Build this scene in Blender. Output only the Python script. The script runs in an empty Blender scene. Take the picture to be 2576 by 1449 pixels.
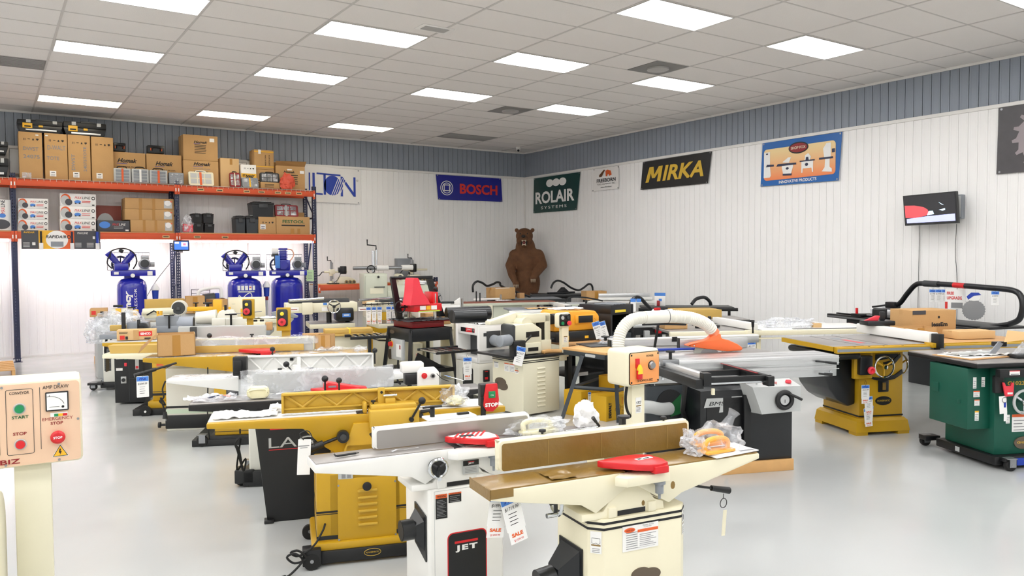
import bpy, bmesh, math, random
from mathutils import Vector, Matrix, noise
from mathutils.geometry import tessellate_polygon
random.seed(7)
sc = bpy.context.scene
COL = sc.collection
PI = math.pi

# ---------------------------------------------------------------- camera
IW, IH, FOC = 2576, 1449, 1976.5
YAW, PITCH, ROLL, EYE = 0.5886, 0.0390, -0.0062, 1.698
fw = Vector((math.sin(YAW)*math.cos(PITCH), math.cos(YAW)*math.cos(PITCH), -math.sin(PITCH)))
r0 = Vector((math.cos(YAW), -math.sin(YAW), 0.0)); u0 = r0.cross(fw)
rt = r0*math.cos(ROLL) + u0*math.sin(ROLL); up = u0*math.cos(ROLL) - r0*math.sin(ROLL)
cam_data = bpy.data.cameras.new('camera'); cam = bpy.data.objects.new('camera', cam_data)
COL.objects.link(cam); sc.camera = cam
m = Matrix.Identity(4)
for i in range(3):
    m[i][0] = rt[i]; m[i][1] = up[i]; m[i][2] = -fw[i]
m[0][3], m[1][3], m[2][3] = 0, 0, EYE
cam.matrix_world = m
cam_data.sensor_width = 36.0; cam_data.lens = 36.0*FOC/IW; cam_data.clip_start = 0.05; cam_data.clip_end = 100

# ---------------------------------------------------------------- world, exposure
w = bpy.data.worlds.new('world'); sc.world = w; w.use_nodes = True
w.node_tree.nodes['Background'].inputs[0].default_value = (0.9, 0.93, 1.0, 1)
w.node_tree.nodes['Background'].inputs[1].default_value = 0.15
sc.view_settings.view_transform = 'Standard'; sc.view_settings.look = 'None'
sc.view_settings.exposure = 0.17; sc.view_settings.gamma = 1.0; sc.view_settings.use_curve_mapping = False
PANEL_POWER = 12.5      # radiance of the ceiling panels
TUBE_POWER = 30.0       # radiance of the shelf tubes

# room: corner of the two walls at (WX, WY); x runs along the left wall, y along the right wall
WX, WY, HC, HB = 11.173, 16.14, 4.286, 3.68
XMIN, YMIN = -7.2, -6.0

# ---------------------------------------------------------------- materials
def lin(c):
    if isinstance(c, str):
        c = [int(c[i:i+2], 16)/255 for i in (0, 2, 4)]
    return tuple(x/12.92 if x <= 0.04045 else ((x+0.055)/1.055)**2.4 for x in c) + (1.0,)
MATS = {}
def mat(name, c, rough=0.5, metal=0.0, bump=0.0, bscale=200.0, var=0.04, vscale=6.0, emit=0.0, alpha=1.0, trans=0.0, coat=0.0, spec=None):
    m = bpy.data.materials.new(name); m.use_nodes = True; nt = m.node_tree; N = nt.nodes; L = nt.links
    b = N['Principled BSDF']; col = lin(c)
    b.inputs['Roughness'].default_value = rough; b.inputs['Metallic'].default_value = metal
    if spec is not None: b.inputs['Specular IOR Level'].default_value = spec
    if coat: b.inputs['Coat Weight'].default_value = coat; b.inputs['Coat Roughness'].default_value = 0.15
    tc = N.new('ShaderNodeTexCoord')
    n = N.new('ShaderNodeTexNoise'); n.inputs['Scale'].default_value = vscale; n.inputs['Detail'].default_value = 3
    L.new(tc.outputs['Object'], n.inputs['Vector'])
    mr = N.new('ShaderNodeMapRange'); mr.inputs[3].default_value = 1-var; mr.inputs[4].default_value = 1+var
    L.new(n.outputs[0], mr.inputs[0])
    mx = N.new('ShaderNodeVectorMath'); mx.operation = 'SCALE'; mx.inputs[0].default_value = col[:3]
    L.new(mr.outputs[0], mx.inputs['Scale']); L.new(mx.outputs[0], b.inputs['Base Color'])
    if bump:
        n2 = N.new('ShaderNodeTexNoise'); n2.inputs['Scale'].default_value = bscale; L.new(tc.outputs['Object'], n2.inputs['Vector'])
        bp = N.new('ShaderNodeBump'); bp.inputs['Strength'].default_value = bump; bp.inputs['Distance'].default_value = 0.01
        L.new(n2.outputs[0], bp.inputs['Height']); L.new(bp.outputs[0], b.inputs['Normal'])
    if emit:
        b.inputs['Emission Color'].default_value = col; b.inputs['Emission Strength'].default_value = emit
    if alpha < 1: b.inputs['Alpha'].default_value = alpha
    if trans: b.inputs['Transmission Weight'].default_value = trans
    MATS[name] = m
    return m
def plastic_film(name, tint=(0.93, 0.94, 0.96), alpha=0.24, rough=0.12):
    m = mat(name, tint, rough, bump=0.45, bscale=16.0, var=0.05)
    nt = m.node_tree; N = nt.nodes; L = nt.links; b = N['Principled BSDF']
    tc = [n for n in N if n.type == 'TEX_COORD'][0]
    n = N.new('ShaderNodeTexNoise'); n.inputs['Scale'].default_value = 11; n.inputs['Detail'].default_value = 4
    n.inputs['Distortion'].default_value = 0.8
    L.new(tc.outputs['Object'], n.inputs['Vector'])
    mr = N.new('ShaderNodeMapRange'); mr.inputs[1].default_value = 0.45; mr.inputs[2].default_value = 0.72
    mr.inputs[3].default_value = alpha*0.55; mr.inputs[4].default_value = min(1, alpha*2.4)
    L.new(n.outputs[0], mr.inputs[0]); L.new(mr.outputs[0], b.inputs['Alpha'])
    return m
def gradient_mat(name, c1, c2, axis=2, lo=0, hi=1, rough=0.5):
    """a printed blend between two inks"""
    m = mat(name, c1, rough); nt = m.node_tree; N = nt.nodes; L = nt.links; b = N['Principled BSDF']
    tc = [n for n in N if n.type == 'TEX_COORD'][0]
    sp = N.new('ShaderNodeSeparateXYZ'); L.new(tc.outputs['Object'], sp.inputs[0])
    mr = N.new('ShaderNodeMapRange'); mr.inputs[1].default_value = lo; mr.inputs[2].default_value = hi
    L.new(sp.outputs[axis], mr.inputs[0])
    mx = N.new('ShaderNodeMix'); mx.data_type = 'RGBA'; mx.inputs[6].default_value = lin(c1); mx.inputs[7].default_value = lin(c2)
    L.new(mr.outputs[0], mx.inputs[0]); L.new(mx.outputs[2], b.inputs['Base Color'])
    return m

WHITE = mat('white_paint', 'F1F0EC', 0.35); OFFW = mat('off_white_enamel', 'E6E4D8', 0.4); CREAM = mat('cream_enamel', 'EEE7CB', 0.38)
CREAM2 = mat('ivory_enamel', 'E4DFC6', 0.42); PGREEN = mat('pale_green_enamel', 'C3C6B4', 0.45); GOLD = mat('mustard_enamel', 'C2981A', 0.38, bump=0.08, bscale=500)
GOLD2 = mat('golden_casting', 'CDA536', 0.45, bump=0.1, bscale=400); BLACK = mat('black_paint', '121315', 0.42); SATIN = mat('satin_black', '1B1D20', 0.3)
RUBBER = mat('black_rubber', '141414', 0.7); CHAR = mat('charcoal_steel', '343A3F', 0.5); DGREY = mat('dark_grey', '3C3E40', 0.5)
MGREY = mat('machine_grey', '8C9197', 0.42); LGREY = mat('light_grey', 'BFC1C0', 0.45); IRON = mat('ground_cast_iron', 'A9A5A2', 0.32, 0.6)
ALU = mat('brushed_aluminium', 'D9DADB', 0.35, 0.75); CHROME = mat('chrome', 'D5D8DB', 0.12, 1.0); STEEL = mat('dull_steel', '9A9C9F', 0.35, 0.8)
RED = mat('safety_red', 'D51F26', 0.32); REDD = mat('dark_red', '8F1B20', 0.4); PINKRED = mat('bright_red_plastic', 'EE3C4C', 0.45)
ORANGE = mat('rack_orange', 'D4542A', 0.5); ORG2 = mat('guard_orange', 'F4713A', 0.4); YEL = mat('bright_yellow', 'F2B92B', 0.4); YELB = mat('tool_yellow', 'F5A92C', 0.4)
GREEN = mat('machine_green', '04503F', 0.45, bump=0.15, bscale=300); DKGREEN = mat('dark_green', '0B5A2A', 0.5); BTNGRN = mat('button_green', '178A54', 0.4)
BLUE = mat('compressor_blue', '1A22A6', 0.22, coat=0.5); NAVY = mat('rack_navy', '252C4A', 0.45); BLUE2 = mat('tag_blue', '4C86D8', 0.5); BLUEINK = mat('blue_ink', '1F3FA8', 0.5)
CARD = mat('cardboard', 'C39A66', 0.8, var=0.07, bump=0.1, bscale=60); CARDI = mat('cardboard_inside', 'A47B4A', 0.85, var=0.07); CARDL = mat('pale_cardboard', 'D6B17E', 0.8)
TAPE = mat('packing_tape', 'B07F36', 0.3); CARDP = mat('mustard_carton', 'C9A658', 0.7, var=0.06); DWY = mat('yellow_carton', 'D9A919', 0.6)
PAPER = mat('white_paper', 'F2F1EE', 0.6); INK = mat('black_ink', '17171A', 0.6); INKG = mat('grey_print', '8A8A8C', 0.6); INKR = mat('red_ink', 'D8322B', 0.5)
INKO = mat('orange_print', 'E4632B', 0.5); WOOD = mat('pale_wood', 'D8A86C', 0.55, var=0.1, vscale=14); WOOD2 = mat('plywood', 'C79A68', 0.6, var=0.1, vscale=10)
WAXP = mat('brown_wax_paper', '86682E', 0.35, bump=0.25, bscale=30, var=0.14, vscale=9, coat=0.3); FILM = plastic_film('clear_plastic_film')
FILM2 = plastic_film('cloudy_plastic_bag', alpha=0.4); BAGW = mat('white_plastic_bag', 'F0F0F2', 0.3, bump=0.6, bscale=30); CREAMP = mat('cream_plastic', 'F1EBC4', 0.35)
YGLOW = mat('yellow_button', 'F5D83A', 0.4); BEARM = mat('brown_bear_fur', '6A462B', 0.8, bump=1.0, bscale=60, var=0.5, vscale=9); BEARD = mat('dark_bear_skin', '17110E', 0.5)
TOOTH = mat('ivory_tooth', 'E8DCC0', 0.35); TONG = mat('dark_mouth', '6E2A26', 0.5); GOLDPAPER = mat('gold_lettering', 'D9B23C', 0.5); BADGE = mat('bronze_badge', '6B5E50', 0.45, 0.4)
ORFACE = gradient_mat('orange_printed_face', 'F3A05C', 'F6CF96', 2, 1.02, 1.12); PKFACE = mat('peach_printed_face', 'E8C5A6', 0.4, var=0.1, vscale=5)
HOSE = mat('white_hose', 'E9E6DA', 0.45); GLASSD = mat('dark_screen', '0B0C10', 0.15); WIRE = mat('galvanised_wire', 'D8C8BC', 0.4, 0.3)

# ---------------------------------------------------------------- shapes: every shape is a function that adds itself to a bmesh
def _bm_add(bm, sub, mi):
    for f in sub.faces: f.material_index = mi
    me = bpy.data.meshes.new('t'); sub.to_mesh(me); sub.free(); bm.from_mesh(me); bpy.data.meshes.remove(me)
def box(a, b, bev=0.0, rot=None, piv=None, seg=2):
    lo = [min(a[i], b[i]) for i in range(3)]; hi = [max(a[i], b[i]) for i in range(3)]
    def f(bm, mi):
        s = bmesh.new(); c = [(lo[i]+hi[i])/2 for i in range(3)]
        M = Matrix.Translation(c) @ Matrix.Diagonal([max(hi[i]-lo[i], 1e-4) for i in range(3)] + [1])
        bmesh.ops.create_cube(s, size=1, matrix=M)
        if bev:
            d = min(hi[i]-lo[i] for i in range(3))
            bmesh.ops.bevel(s, geom=list(s.edges), offset=min(bev, d*0.45), segments=seg, profile=0.5, affect='EDGES')
        if rot is not None:
            R = Matrix.Rotation(math.radians(rot[1]), 4, rot[0]); p = Vector(piv if piv is not None else c)
            bmesh.ops.transform(s, matrix=Matrix.Translation(p) @ R @ Matrix.Translation(-p), verts=s.verts)
        _bm_add(bm, s, mi)
    return f
def prism(ax, pts, lo, hi, bev=0.0, taper=None):
    """polygon (2-D) swept along an axis: 'x' pts=(y,z), 'y' pts=(x,z), 'z' pts=(x,y)"""
    def P(u, v, t): return {'x': (t, u, v), 'y': (u, t, v), 'z': (u, v, t)}[ax]
    def f(bm, mi):
        s = bmesh.new(); A = [s.verts.new(P(u, v, lo)) for u, v in pts]
        if taper:
            cu = sum(p[0] for p in pts)/len(pts); cv = sum(p[1] for p in pts)/len(pts)
            p2 = [(cu+(u-cu)*taper, cv+(v-cv)*taper) for u, v in pts]
        else: p2 = pts
        B = [s.verts.new(P(u, v, hi)) for u, v in p2]; n = len(pts)
        s.faces.new(A); s.faces.new(B[::-1])
        for i in range(n): s.faces.new((A[i], B[i], B[(i+1) % n], A[(i+1) % n]))
        bmesh.ops.recalc_face_normals(s, faces=s.faces)
        if bev: bmesh.ops.bevel(s, geom=list(s.edges), offset=bev, segments=2, profile=0.5, affect='EDGES')
        _bm_add(bm, s, mi)
    return f
def cyl(p, q, r, r2=None, seg=20, bev=0.0):
    p, q = Vector(p), Vector(q); d = q-p
    def f(bm, mi):
        s = bmesh.new(); M = Matrix.Translation((p+q)/2) @ d.to_track_quat('Z', 'Y').to_matrix().to_4x4()
        bmesh.ops.create_cone(s, cap_ends=True, segments=seg, radius1=r, radius2=r if r2 is None else max(r2, 1e-4), depth=d.length, matrix=M)
        if bev:
            E = [e for e in s.edges if any(len(x.verts) > 4 for x in e.link_faces)]
            bmesh.ops.bevel(s, geom=E, offset=bev, segments=2, profile=0.5, affect='EDGES')
        _bm_add(bm, s, mi)
    return f
def sph(c, r, sx=1, sy=1, sz=1, seg=16):
    def f(bm, mi):
        s = bmesh.new(); bmesh.ops.create_uvsphere(s, u_segments=seg, v_segments=max(6, seg*2//3), radius=r,
            matrix=Matrix.Translation(c) @ Matrix.Diagonal((sx, sy, sz, 1)))
        _bm_add(bm, s, mi)
    return f
def crv(pts, n=6):
    """Catmull-Rom through the points"""
    P = [Vector(p) for p in pts]; out = []
    for i in range(len(P)-1):
        a, b, c, d = P[max(i-1, 0)], P[i], P[i+1], P[min(i+2, len(P)-1)]
        for k in range(n):
            t = k/n; out.append(0.5*((2*b)+(c-a)*t+(2*a-5*b+4*c-d)*t*t+(3*b-a-3*c+d)*t**3))
    out.append(P[-1]); return out
def tube(pts, r, seg=10, smooth=0, closed=False, ribs=None):
    def f(bm, mi):
        P = crv(pts, smooth) if smooth else [Vector(p) for p in pts]
        rl = r
        if isinstance(r, (list, tuple)) and len(P) != len(r):
            rl = [r[min(int(i/max(smooth, 1)), len(r)-1)]+(r[min(int(i/max(smooth, 1))+1, len(r)-1)]-r[min(int(i/max(smooth, 1)), len(r)-1)])*((i % max(smooth, 1))/max(smooth, 1)) for i in range(len(P))]
        if ribs:
            Q = []
            for i in range(len(P)-1):
                k = max(1, int((P[i+1]-P[i]).length/ribs*2))
                for j in range(k): Q.append(P[i].lerp(P[i+1], j/k))
            Q.append(P[-1]); P = Q
        s = bmesh.new(); n = len(P); rings = []; prev = None
        for i in range(n):
            if closed: t = P[(i+1) % n]-P[i-1]
            else: t = P[min(i+1, n-1)]-P[max(i-1, 0)]
            t = t.normalized() if t.length > 1e-9 else Vector((0, 0, 1))
            if prev is None:
                a = Vector((0, 0, 1)) if abs(t.z) < 0.9 else Vector((1, 0, 0)); u = t.cross(a).normalized()
            else:
                u = prev-t*prev.dot(t); u = u.normalized() if u.length > 1e-6 else t.orthogonal().normalized()
            prev = u; v = t.cross(u)
            rr = rl[i] if isinstance(rl, (list, tuple)) else rl
            if ribs: rr = rr*(1.0 if i % 2 else 0.9)
            rings.append([s.verts.new(P[i]+(u*math.cos(2*PI*k/seg)+v*math.sin(2*PI*k/seg))*rr) for k in range(seg)])
        for i in range(n if closed else n-1):
            A, B = rings[i], rings[(i+1) % n]
            for k in range(seg): s.faces.new((A[k], A[(k+1) % seg], B[(k+1) % seg], B[k]))
        if not closed: s.faces.new(rings[0][::-1]); s.faces.new(rings[-1])
        bmesh.ops.recalc_face_normals(s, faces=s.faces)
        _bm_add(bm, s, mi)
    return f
def ring(c, R, r, ax='z', seg=28, rs=8):
    pts = []
    for k in range(seg):
        a = 2*PI*k/seg; u, v = R*math.cos(a), R*math.sin(a)
        pts.append({'z': (c[0]+u, c[1]+v, c[2]), 'y': (c[0]+u, c[1], c[2]+v), 'x': (c[0], c[1]+u, c[2]+v)}[ax])
    return tube(pts, r, rs, closed=True)
def lathe(prof, c=(0, 0, 0), ax='z', seg=24):
    def f(bm, mi):
        s = bmesh.new(); R = []
        for (rr, h) in prof:
            row = []
            for k in range(seg):
                a = 2*PI*k/seg; u, v = max(rr, 1e-4)*math.cos(a), max(rr, 1e-4)*math.sin(a)
                p = {'z': (u, v, h), 'y': (u, h, v), 'x': (h, u, v)}[ax]
                row.append(s.verts.new((p[0]+c[0], p[1]+c[1], p[2]+c[2])))
            R.append(row)
        for A, B in zip(R, R[1:]):
            for k in range(seg): s.faces.new((A[k], A[(k+1) % seg], B[(k+1) % seg], B[k]))
        s.faces.new(R[0]); s.faces.new(R[-1]); bmesh.ops.recalc_face_normals(s, faces=s.faces)
        _bm_add(bm, s, mi)
    return f
def quad(a, b, c, d):
    def f(bm, mi):
        s = bmesh.new(); s.faces.new([s.verts.new(p) for p in (a, b, c, d)]); _bm_add(bm, s, mi)
    return f
def poly3(pts, th=(0, 0, 0)):
    """flat polygon in space thickened by the vector th"""
    def f(bm, mi):
        s = bmesh.new(); A = [s.verts.new(p) for p in pts]; B = [s.verts.new(Vector(p)+Vector(th)) for p in pts]; n = len(pts)
        s.faces.new(A); s.faces.new(B[::-1])
        for i in range(n): s.faces.new((A[i], B[i], B[(i+1) % n], A[(i+1) % n]))
        bmesh.ops.recalc_face_normals(s, faces=s.faces); _bm_add(bm, s, mi)
    return f
def skinny(rings_, cap=True):
    """loft through a list of rings (lists of points)"""
    def f(bm, mi):
        s = bmesh.new(); R = [[s.verts.new(p) for p in rr] for rr in rings_]; n = len(R[0])
        for A, B in zip(R, R[1:]):
            for k in range(n): s.faces.new((A[k], A[(k+1) % n], B[(k+1) % n], B[k]))
        if cap: s.faces.new(R[0]); s.faces.new(R[-1][::-1])
        bmesh.ops.recalc_face_normals(s, faces=s.faces); _bm_add(bm, s, mi)
    return f
def oct_(x0, x1, y0, y1, ch):
    return [(x0+ch, y0), (x1-ch, y0), (x1, y0+ch), (x1, y1-ch), (x1-ch, y1), (x0+ch, y1), (x0, y1-ch), (x0, y0+ch)]
def rrect(x0, x1, y0, y1, r, n=4):
    out = []
    for cx, cy, a0 in ((x1-r, y1-r, 0), (x0+r, y1-r, 90), (x0+r, y0+r, 180), (x1-r, y0+r, 270)):
        for k in range(n+1):
            a = math.radians(a0+90*k/n); out.append((cx+r*math.cos(a), cy+r*math.sin(a)))
    return out
def ell(cx, cy, rx, ry, n=28): return [(cx+rx*math.cos(2*PI*k/n), cy+ry*math.sin(2*PI*k/n)) for k in range(n)]
def lump(c, size, amp=0.2, freq=3.0, sub=4, seed=0, flat=True):
    """crumpled bag / cloth shape"""
    def f(bm, mi):
        s = bmesh.new(); bmesh.ops.create_icosphere(s, subdivisions=sub, radius=1)
        for v in s.verts:
            p = v.co.copy(); n1 = noise.noise(p*freq+Vector((seed*7.3, seed*1.7, 0))); n2 = abs(noise.noise(p*freq*2.3+Vector((0, seed*3.1, 5))))
            k = 1+amp*n1*1.6-amp*n2
            q = Vector((p.x*k*size[0], p.y*k*size[1], p.z*k*size[2]))
            if flat and q.z < -size[2]*0.62: q.z = -size[2]*0.62
            v.co = Vector(c)+q+(Vector((0, 0, size[2]*0.62)) if flat else Vector())
        _bm_add(bm, s, mi)
    return f
def sheet(x0, x1, y0, y1, z, amp=0.01, n=20, th=0.001, seed=0, droop=0.0):
    """wrinkled sheet lying at height z"""
    def f(bm, mi):
        s = bmesh.new(); V = []; ny = max(3, int(n*abs(y1-y0)/abs(x1-x0)*1.5)+2)
        for i in range(n+1):
            row = []
            for j in range(ny+1):
                u, v = i/n, j/ny; x = x0+(x1-x0)*u; y = y0+(y1-y0)*v
                e = max(0, max(abs(u-.5), abs(v-.5))*2-.88)/.12
                h = abs(noise.noise(Vector((x*14+seed, y*14, seed*2.0))))*amp*1.8+abs(noise.noise(Vector((x*40, y*40+seed, 3))))*amp*.5
                row.append(s.verts.new((x+noise.noise(Vector((x*9, y*9, seed)))*amp, y+noise.noise(Vector((y*9, x*9, seed+4)))*amp, z+h+.0015-e*droop)))
            V.append(row)
        for i in range(n):
            for j in range(ny): s.faces.new((V[i][j], V[i+1][j], V[i+1][j+1], V[i][j+1]))
        _bm_add(bm, s, mi)
    return f
_TXT = {}
def _glyphs(t, bold, shear=0.0, space=1.0):
    if 'M' in t and t != 'MIRKA': bold = 0.0
    key = (t, bold, shear, space)
    if key not in _TXT:
        cu = bpy.data.curves.new('t', 'FONT'); cu.body = t; cu.size = 1; cu.offset = bold; cu.shear = shear; cu.space_character = space
        cu.resolution_u = 3; cu.fill_mode = 'BOTH'
        ob = bpy.data.objects.new('t', cu); COL.objects.link(ob)
        dg = bpy.context.evaluated_depsgraph_get(); dg.update(); me = ob.evaluated_get(dg).to_mesh()
        V = [tuple(v.co[:2]) for v in me.vertices]; F = [tuple(p.vertices) for p in me.polygons]
        ob.evaluated_get(dg).to_mesh_clear(); bpy.data.objects.remove(ob); bpy.data.curves.remove(cu)
        _TXT[key] = (V, F)
    return _TXT[key]
def text(t, o, u, v, w=None, h=None, bold=0.0, shear=0.0, space=1.0):
    """lettering whose box starts at corner o and spans w along u and h along v"""
    u, v, o = Vector(u).normalized(), Vector(v).normalized(), Vector(o)
    def f(bm, mi):
        V, F = _glyphs(t, bold, shear, space)
        if not V: return
        x0, x1 = min(p[0] for p in V), max(p[0] for p in V); y0, y1 = min(p[1] for p in V), max(p[1] for p in V)
        sx = (w/(x1-x0)) if w else None; sy = (h/(y1-y0)) if h else None
        if sx is None: sx = sy
        if sy is None: sy = sx
        s = bmesh.new(); vs = [s.verts.new(o+u*((p[0]-x0)*sx)+v*((p[1]-y0)*sy)) for p in V]
        for q in F:
            try: s.faces.new([vs[i] for i in q])
            except ValueError: pass
        _bm_add(bm, s, mi)
    return f
def X(m, *shapes): return ('M', m, shapes)      # shapes in another material

def build(name, m, shapes, parent=None, label=None, smooth=True, at=None, kind=None):
    bm = bmesh.new(); mats = [m]
    def run(sh, mi):
        for s in sh:
            if isinstance(s, tuple) and s and s[0] == 'M':
                if s[1] not in mats: mats.append(s[1])
                run(s[2], mats.index(s[1]))
            elif isinstance(s, (list, tuple)): run(s, mi)
            else: s(bm, mi)
    run(shapes, 0)
    me = bpy.data.meshes.new(name); bm.to_mesh(me); bm.free()
    for x in mats: me.materials.append(x)
    if smooth:
        me.polygons.foreach_set('use_smooth', [True]*len(me.polygons)); me.set_sharp_from_angle(angle=math.radians(32))
    o = bpy.data.objects.new(name, me); COL.objects.link(o)
    if parent is not None: o.parent = parent
    if label: o['label'] = label
    if kind: o['kind'] = kind
    if at is not None: o.matrix_local = at
    return o
def struct(name, m, shapes, parent=None, **k):
    return build(name, m, shapes, parent, kind=None if parent is not None else 'structure', smooth=False, **k)

class Fr:
    """a machine's own frame: x along its length, y away from the lens, z up; z/y/x turn a measured
    direction of sight into a point on one of the machine's own planes"""
    def __init__(s, x, y, deg=0.0, z=0.0): s.x0, s.y0, s.a, s.zz = x, y, math.radians(deg), z; s.deg = deg
    def _ray(s, px, py):
        d = fw*FOC+rt*(px-IW/2)-up*(py-IH/2); c, n = math.cos(s.a), math.sin(s.a)
        return Vector((-c*s.x0-n*s.y0, n*s.x0-c*s.y0, EYE-s.zz)), Vector((c*d.x+n*d.y, -n*d.x+c*d.y, d.z))
    def z(s, px, py, z): o, v = s._ray(px, py); return o+v*((z-o.z)/v.z)
    def y(s, px, py, y): o, v = s._ray(px, py); return o+v*((y-o.y)/v.y)
    def x(s, px, py, x): o, v = s._ray(px, py); return o+v*((x-o.x)/v.x)
    def xz(s, pts, y): return [(q.x, q.z) for q in (s.y(px, py, y) for px, py in pts)]
    def mat(s): return Matrix.Translation((s.x0, s.y0, s.zz)) @ Matrix.Rotation(s.a, 4, 'Z')
    def w(s, p):
        return s.mat() @ Vector(p)
def thing(name, label, cat, fr, group=None, z=None):
    o = bpy.data.objects.new(name, None); COL.objects.link(o); o.empty_display_size = 0.1
    o.matrix_local = fr.mat()
    o['label'] = label; o['category'] = cat
    if group: o['group'] = group
    return o
def solo(name, label, cat, m, shapes, fr=None, group=None, **k):
    """a thing that is one mesh"""
    o = build(name, m, shapes, at=fr.mat() if fr else None, **k); o['label'] = label; o['category'] = cat
    if group: o['group'] = group
    return o
def dup(root, mtx, label, group=None):
    """a copy of a thing with copies of its parts and sub-parts"""
    c = root.copy(); COL.objects.link(c); c.matrix_local = mtx; c['label'] = label
    if group: c['group'] = group
    for ch in list(root.children):
        a = ch.copy(); COL.objects.link(a); a.parent = c
        for g in list(ch.children):
            b = g.copy(); COL.objects.link(b); b.parent = a
    return c
# ================================================================ the room
W0 = Fr(0, 0, 0)
# light fittings: columns 2.438 m apart
LX = [1.334+2.4384*i for i in range(-3, 4)]
LY = [14.65, 10.9924, 8.554, 6.1156, 3.6772, 1.2388, -1.2, -3.64]
PANEL = mat('lit_diffuser', 'FFFFFF', 0.4, emit=PANEL_POWER, var=0.0); PANELW = mat('lit_diffuser_warm', 'FFF6E0', 0.4, emit=PANEL_POWER*0.42, var=0.0)
# ceiling
TILE = mat('ceiling_tile', 'E6E2DE', 0.9, bump=0.5, bscale=90, var=0.02, vscale=1.2); TBAR = mat('ceiling_grid_paint', 'C6C2BE', 0.6)
bars = []
x = 0.724-1.2192*7
while x < WX:
    if x > XMIN: bars.append(box((x-.012, YMIN, HC-.006), (x+.012, WY, HC+.002)))
    x += 1.2192
y = 14.345-.6096*34
while y < WY:
    if y > YMIN: bars.append(box((XMIN, y-.009, HC-.004), (WX, y+.009, HC+.002)))
    y += .6096
struct('ceiling', TILE, [box((XMIN, YMIN, HC), (WX, WY, HC+.1)), X(TBAR, bars)])
FLOORM = mat('painted_concrete_floor', 'BCBEBD', 0.16, bump=0.03, bscale=3, var=0.05, vscale=0.9, coat=0.35)
nt = FLOORM.node_tree
n = nt.nodes.new('ShaderNodeTexNoise'); n.inputs['Scale'].default_value = 2.2; n.inputs['Detail'].default_value = 6
mr = nt.nodes.new('ShaderNodeMapRange'); mr.inputs[3].default_value = .12; mr.inputs[4].default_value = .32
nt.links.new([q for q in nt.nodes if q.type == 'TEX_COORD'][0].outputs['Object'], n.inputs['Vector'])
nt.links.new(n.outputs[0], mr.inputs[0]); nt.links.new(mr.outputs[0], nt.nodes['Principled BSDF'].inputs['Roughness'])
struct('floor', FLOORM, [box((XMIN, YMIN, -.1), (WX, WY, 0))])
# walls: vertical steel siding, a groove every 128 mm
SIDW = mat('white_siding', 'F6F5F3', 0.42, var=0.015, vscale=2); SIDG = mat('grey_siding', '8F97A2', 0.5, var=0.03, vscale=2)
TRIM = mat('white_trim', 'E8E6E2', 0.4)
def siding(a0, a1, z0, z1, place, ph, gd=.007):
    """strips between a0 and a1 with V grooves; place(t, d, z) gives the point, d = distance out of the wall"""
    def f(bm, mi):
        s = bmesh.new(); t = ph; prof = []
        while t > a0: t -= .1277
        while t < a1:
            for dt, d in ((0, 0), (.001, -gd), (.007, -gd), (.008, 0), (.03, 0), (.034, .0015), (.1, .0015), (.104, 0)):
                if a0 <= t+dt <= a1: prof.append((t+dt, d))
            t += .1277
        prof = [(a0, 0)]+prof+[(a1, 0)]
        lo = [s.verts.new(place(t, d, z0)) for t, d in prof]; hi = [s.verts.new(place(t, d, z1)) for t, d in prof]
        for i in range(len(prof)-1): s.faces.new((lo[i], lo[i+1], hi[i+1], hi[i]))
        _bm_add(bm, s, mi)
    return f
back = lambda t, d, z: (t, WY-d, z)
struct('wall_back', SIDW, [siding(XMIN, WX, 0, HB, back, .573), X(SIDG, siding(XMIN, WX, HB, HC, back, .573, .03)), box((XMIN, WY+.04, 0), (WX, WY+.15, HC))])
side = lambda t, d, z: (WX-d, t, z)
struct('wall_right', SIDW, [siding(YMIN, WY, 0, HB, side, 7.166), X(SIDG, siding(YMIN, WY, HB, HC, side, 7.166, .03)), box((WX+.04, YMIN, 0), (WX+.15, WY, HC))])
struct('wall_left', SIDW, [box((XMIN-.1, YMIN, 0), (XMIN, WY, HC))])
struct('wall_front', SIDW, [box((XMIN, YMIN-.1, 0), (WX, YMIN, HC))])
struct('trim_1', TRIM, [box((XMIN, WY-.022, HB-.05), (WX, WY, HB), .004)])
struct('trim_2', TRIM, [box((WX-.022, YMIN, HB-.05), (WX, WY, HB), .004)])
struct('trim_3', TRIM, [box((XMIN, WY-.03, HC-.035), (WX, WY, HC), .004)])
struct('trim_4', TRIM, [box((WX-.03, YMIN, HC-.035), (WX, WY, HC), .004)])
struct('trim_5', TRIM, [box((WX-.035, WY-.035, 0), (WX, WY, HB), .006)])
struct('trim_6', SIDG, [box((4.374, WY-.07, HB), (4.539, WY, HC-.03), .004)])
struct('trim_7', SIDW, [box((4.374, WY-.07, 0), (4.539, WY, HB-.05), .004)])
struct('trim_8', SIDG, [box((WX-.03, WY-.03, HB), (WX, WY, HC-.03), .004)])
struct('baseboard_back', TRIM, [box((XMIN, WY-.015, 0), (WX, WY, .03))])
struct('baseboard_right', TRIM, [box((WX-.015, YMIN, 0), (WX, WY, .03))])

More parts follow.
